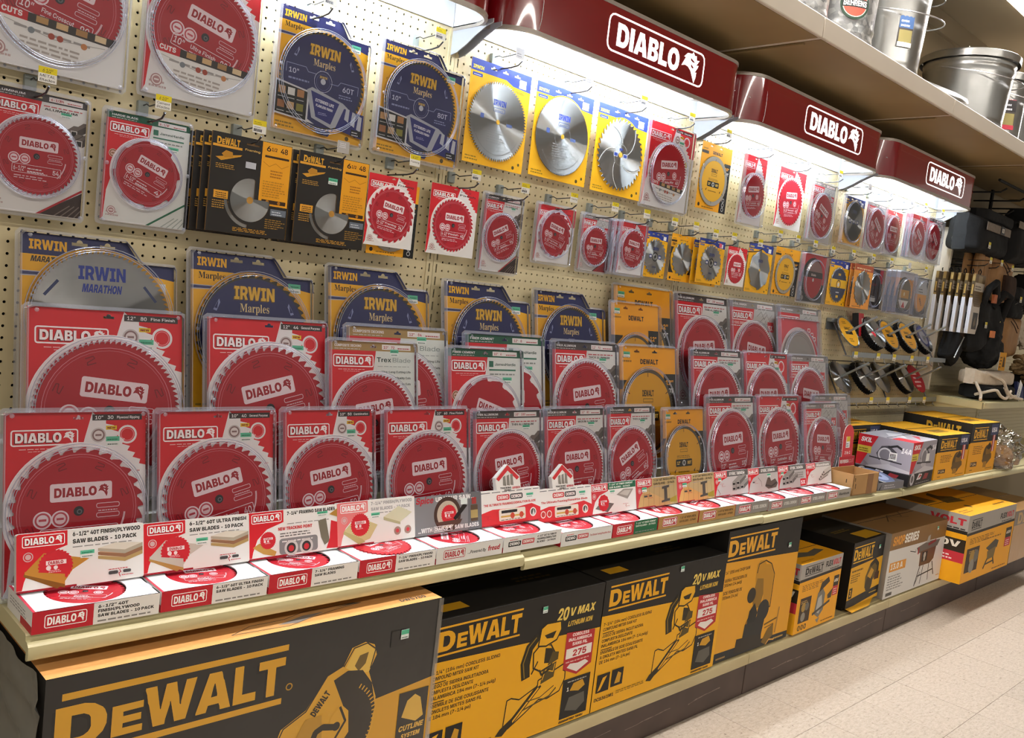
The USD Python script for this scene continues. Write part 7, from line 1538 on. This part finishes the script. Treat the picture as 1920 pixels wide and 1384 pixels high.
# ------------------------------------------------------------ metal cans on the overhead shelf
ZT = 2.4375
def can(label, loc, r0, r1, h, m='can', ribs=(), lid=False, bail=0, sticker_=None, name='metal_can', cat='metal can'):
    t = thing(name, label, cat, (loc[0], loc[1], ZT))
    prof = [(0, 0), (r0 * .96, 0), (r0, .008)]
    for z in np.linspace(.012, h, 40):
        r = r0 + (r1 - r0) * z / h
        for c, a_ in ribs: r += a_ * math.exp(-((z - c * h) / .008) ** 2)
        prof.append((r, z))
    prof += [(r1 + .006, h + .002), (r1 + .007, h + .008), (r1, h + .012), (r1 - .004, h + .006), (r1 - .006, h - .02)]
    part(t, 'can_body', G().add(*lathe(prof, 56)), M[m], smooth=45)
    if lid: part(t, 'lid', G().add(*lathe([(r1 + .016, h - .028), (r1 + .018, h + .004), (r1 + .010, h + .010), (r1 * .82, h + .022), (r1 * .4, h + .038), (0, h + .042)], 56)), M[m], smooth=45); part(t, 'lid_handle', G().tube([(-.05, 0, h + .03), (-.045, 0, h + .065), (.045, 0, h + .065), (.05, 0, h + .03)], .006, n=6), M['chrome'])
    for k in range(bail):
        zc = h * (.80 - .22 * k); r = r0 + (r1 - r0) * zc / h + .004; s_ = np.linspace(-.2, math.pi + .2, 20) + math.pi
        part(t, 'wire_handle', G().tube(np.c_[(r + .006) * np.cos(s_), (r + .05 + .02 * k) * np.sin(s_), zc - .06 * np.sin(np.linspace(0, math.pi, 20)) * (1 - .2 * k)], .0028, n=6), M['chrome'])
    if sticker_:
        for (ang, zc, w, hh, kind) in sticker_:
            R = (r0 + (r1 - r0) * zc / h) + .0012; a = Art(w, hh, None, Point(w / 2, hh / 2).buffer(min(w, hh) / 2) if kind == 'oval' else None)
            if kind == 'oval': a.disc(.5, .5, .5, '#1f3a2a'); a.disc(.5, .5, .43, '#c6c0b4'); a.disc(.5, .5, .40, '#c04a38'); a.rect(.06, .38, .94, .64, '#1f2420'); a.text('BEHRENS', .10, .42, .18, '#e9e4d8', w=.80)
            else: a.rect(0, 0, 1, 1, '#4a4440'); a.rect(0, .66, 1, 1, '#b8384a'); a.bars(.1, .72, .9, .94, 2, '#e9d0d2'); a.rect(0, .40, 1, .66, '#3f5f8f' if kind == 'blue' else '#2d2a2a'); a.bars(.1, .43, .9, .62, 2, '#c9ccd4'); a.rect(.05, .06, .95, .36, '#8d8350'); a.rect(0, 0, 1, .10, '#d9d5cc' if kind == 'blue' else '#b8384a')
            g = G(); 
            for gg, col in a.items:
                for pl in getattr(gg, 'geoms', [gg]):
                    pl = pl.segmentize(w / 8); 
                    if pl.is_empty: continue
                    cells = [pl.intersection(sbox(w * i / 10, -1, w * (i + 1) / 10, 1)) for i in range(10)]
                    for ce in cells:
                        for p_ in getattr(ce, 'geoms', [ce]):
                            if p_.geom_type != 'Polygon' or p_.area < 1e-9: continue
                            vv, ff = tri(p_); k_ = a.items.index((gg, col)); th_ = math.radians(ang) + (vv[:, 0] - w / 2) / R; rr = R + k_ * 1e-4
                            g.add(np.c_[rr * np.cos(th_), rr * np.sin(th_), vv[:, 1] + zc - hh / 2], ff, col)
            part(t, 'label', g, M['paper'])
    return t
can('mottled galvanized can, leftmost on the overhead shelf', (1.42, -.24), .115, .125, .42, 'galv', ((.12, .003), (.2, .003)))
can('mottled galvanized can with a round red and green label, second on the overhead shelf', (1.735, -.25), .135, .150, .46, 'galv', ((.14, .004), (.24, .004)), sticker_=((-128, .19, .12, .12, 'oval'),))
can('smooth silver can with two wire handles and a red and blue label', (2.13, -.26), .150, .180, .50, 'can', ((.10, .003),), bail=2, sticker_=((-124, .22, .065, .19, 'blue'),))
t = thing('pan_stack', 'shallow silver lid leaning on the overhead shelf between two cans', 'can lid', (2.64, -.235, ZT + .098), (24, -6, 0))
for k in range(2): part(t, 'lid_disc', G().add(*lathe([(0, .030 + .022 * k), (.15, .026 + .022 * k), (.205, .018 + .022 * k), (.215, .008 + .022 * k), (.22, .0 + .022 * k), (.214, -.004 + .022 * k), (.20, .006 + .022 * k)], 48)), M['can'], smooth=45)
can('widest silver can with a domed lid on the overhead shelf', (3.14, -.25), .185, .218, .36, 'can', ((.82, .004), (.90, .004), (.10, .003)), lid=True, bail=1, sticker_=None)
can('slim silver can with a red and black label, right of the widest can', (3.52, -.30), .105, .118, .36, 'can', ((.9, .003),), lid=True, bail=1, sticker_=((-140, .19, .075, .23, 'red'),))
can('silver can cut off by the right edge, behind the slim labelled can', (3.88, -.22), .130, .15, .42, 'can', ((.86, .003),), lid=True)
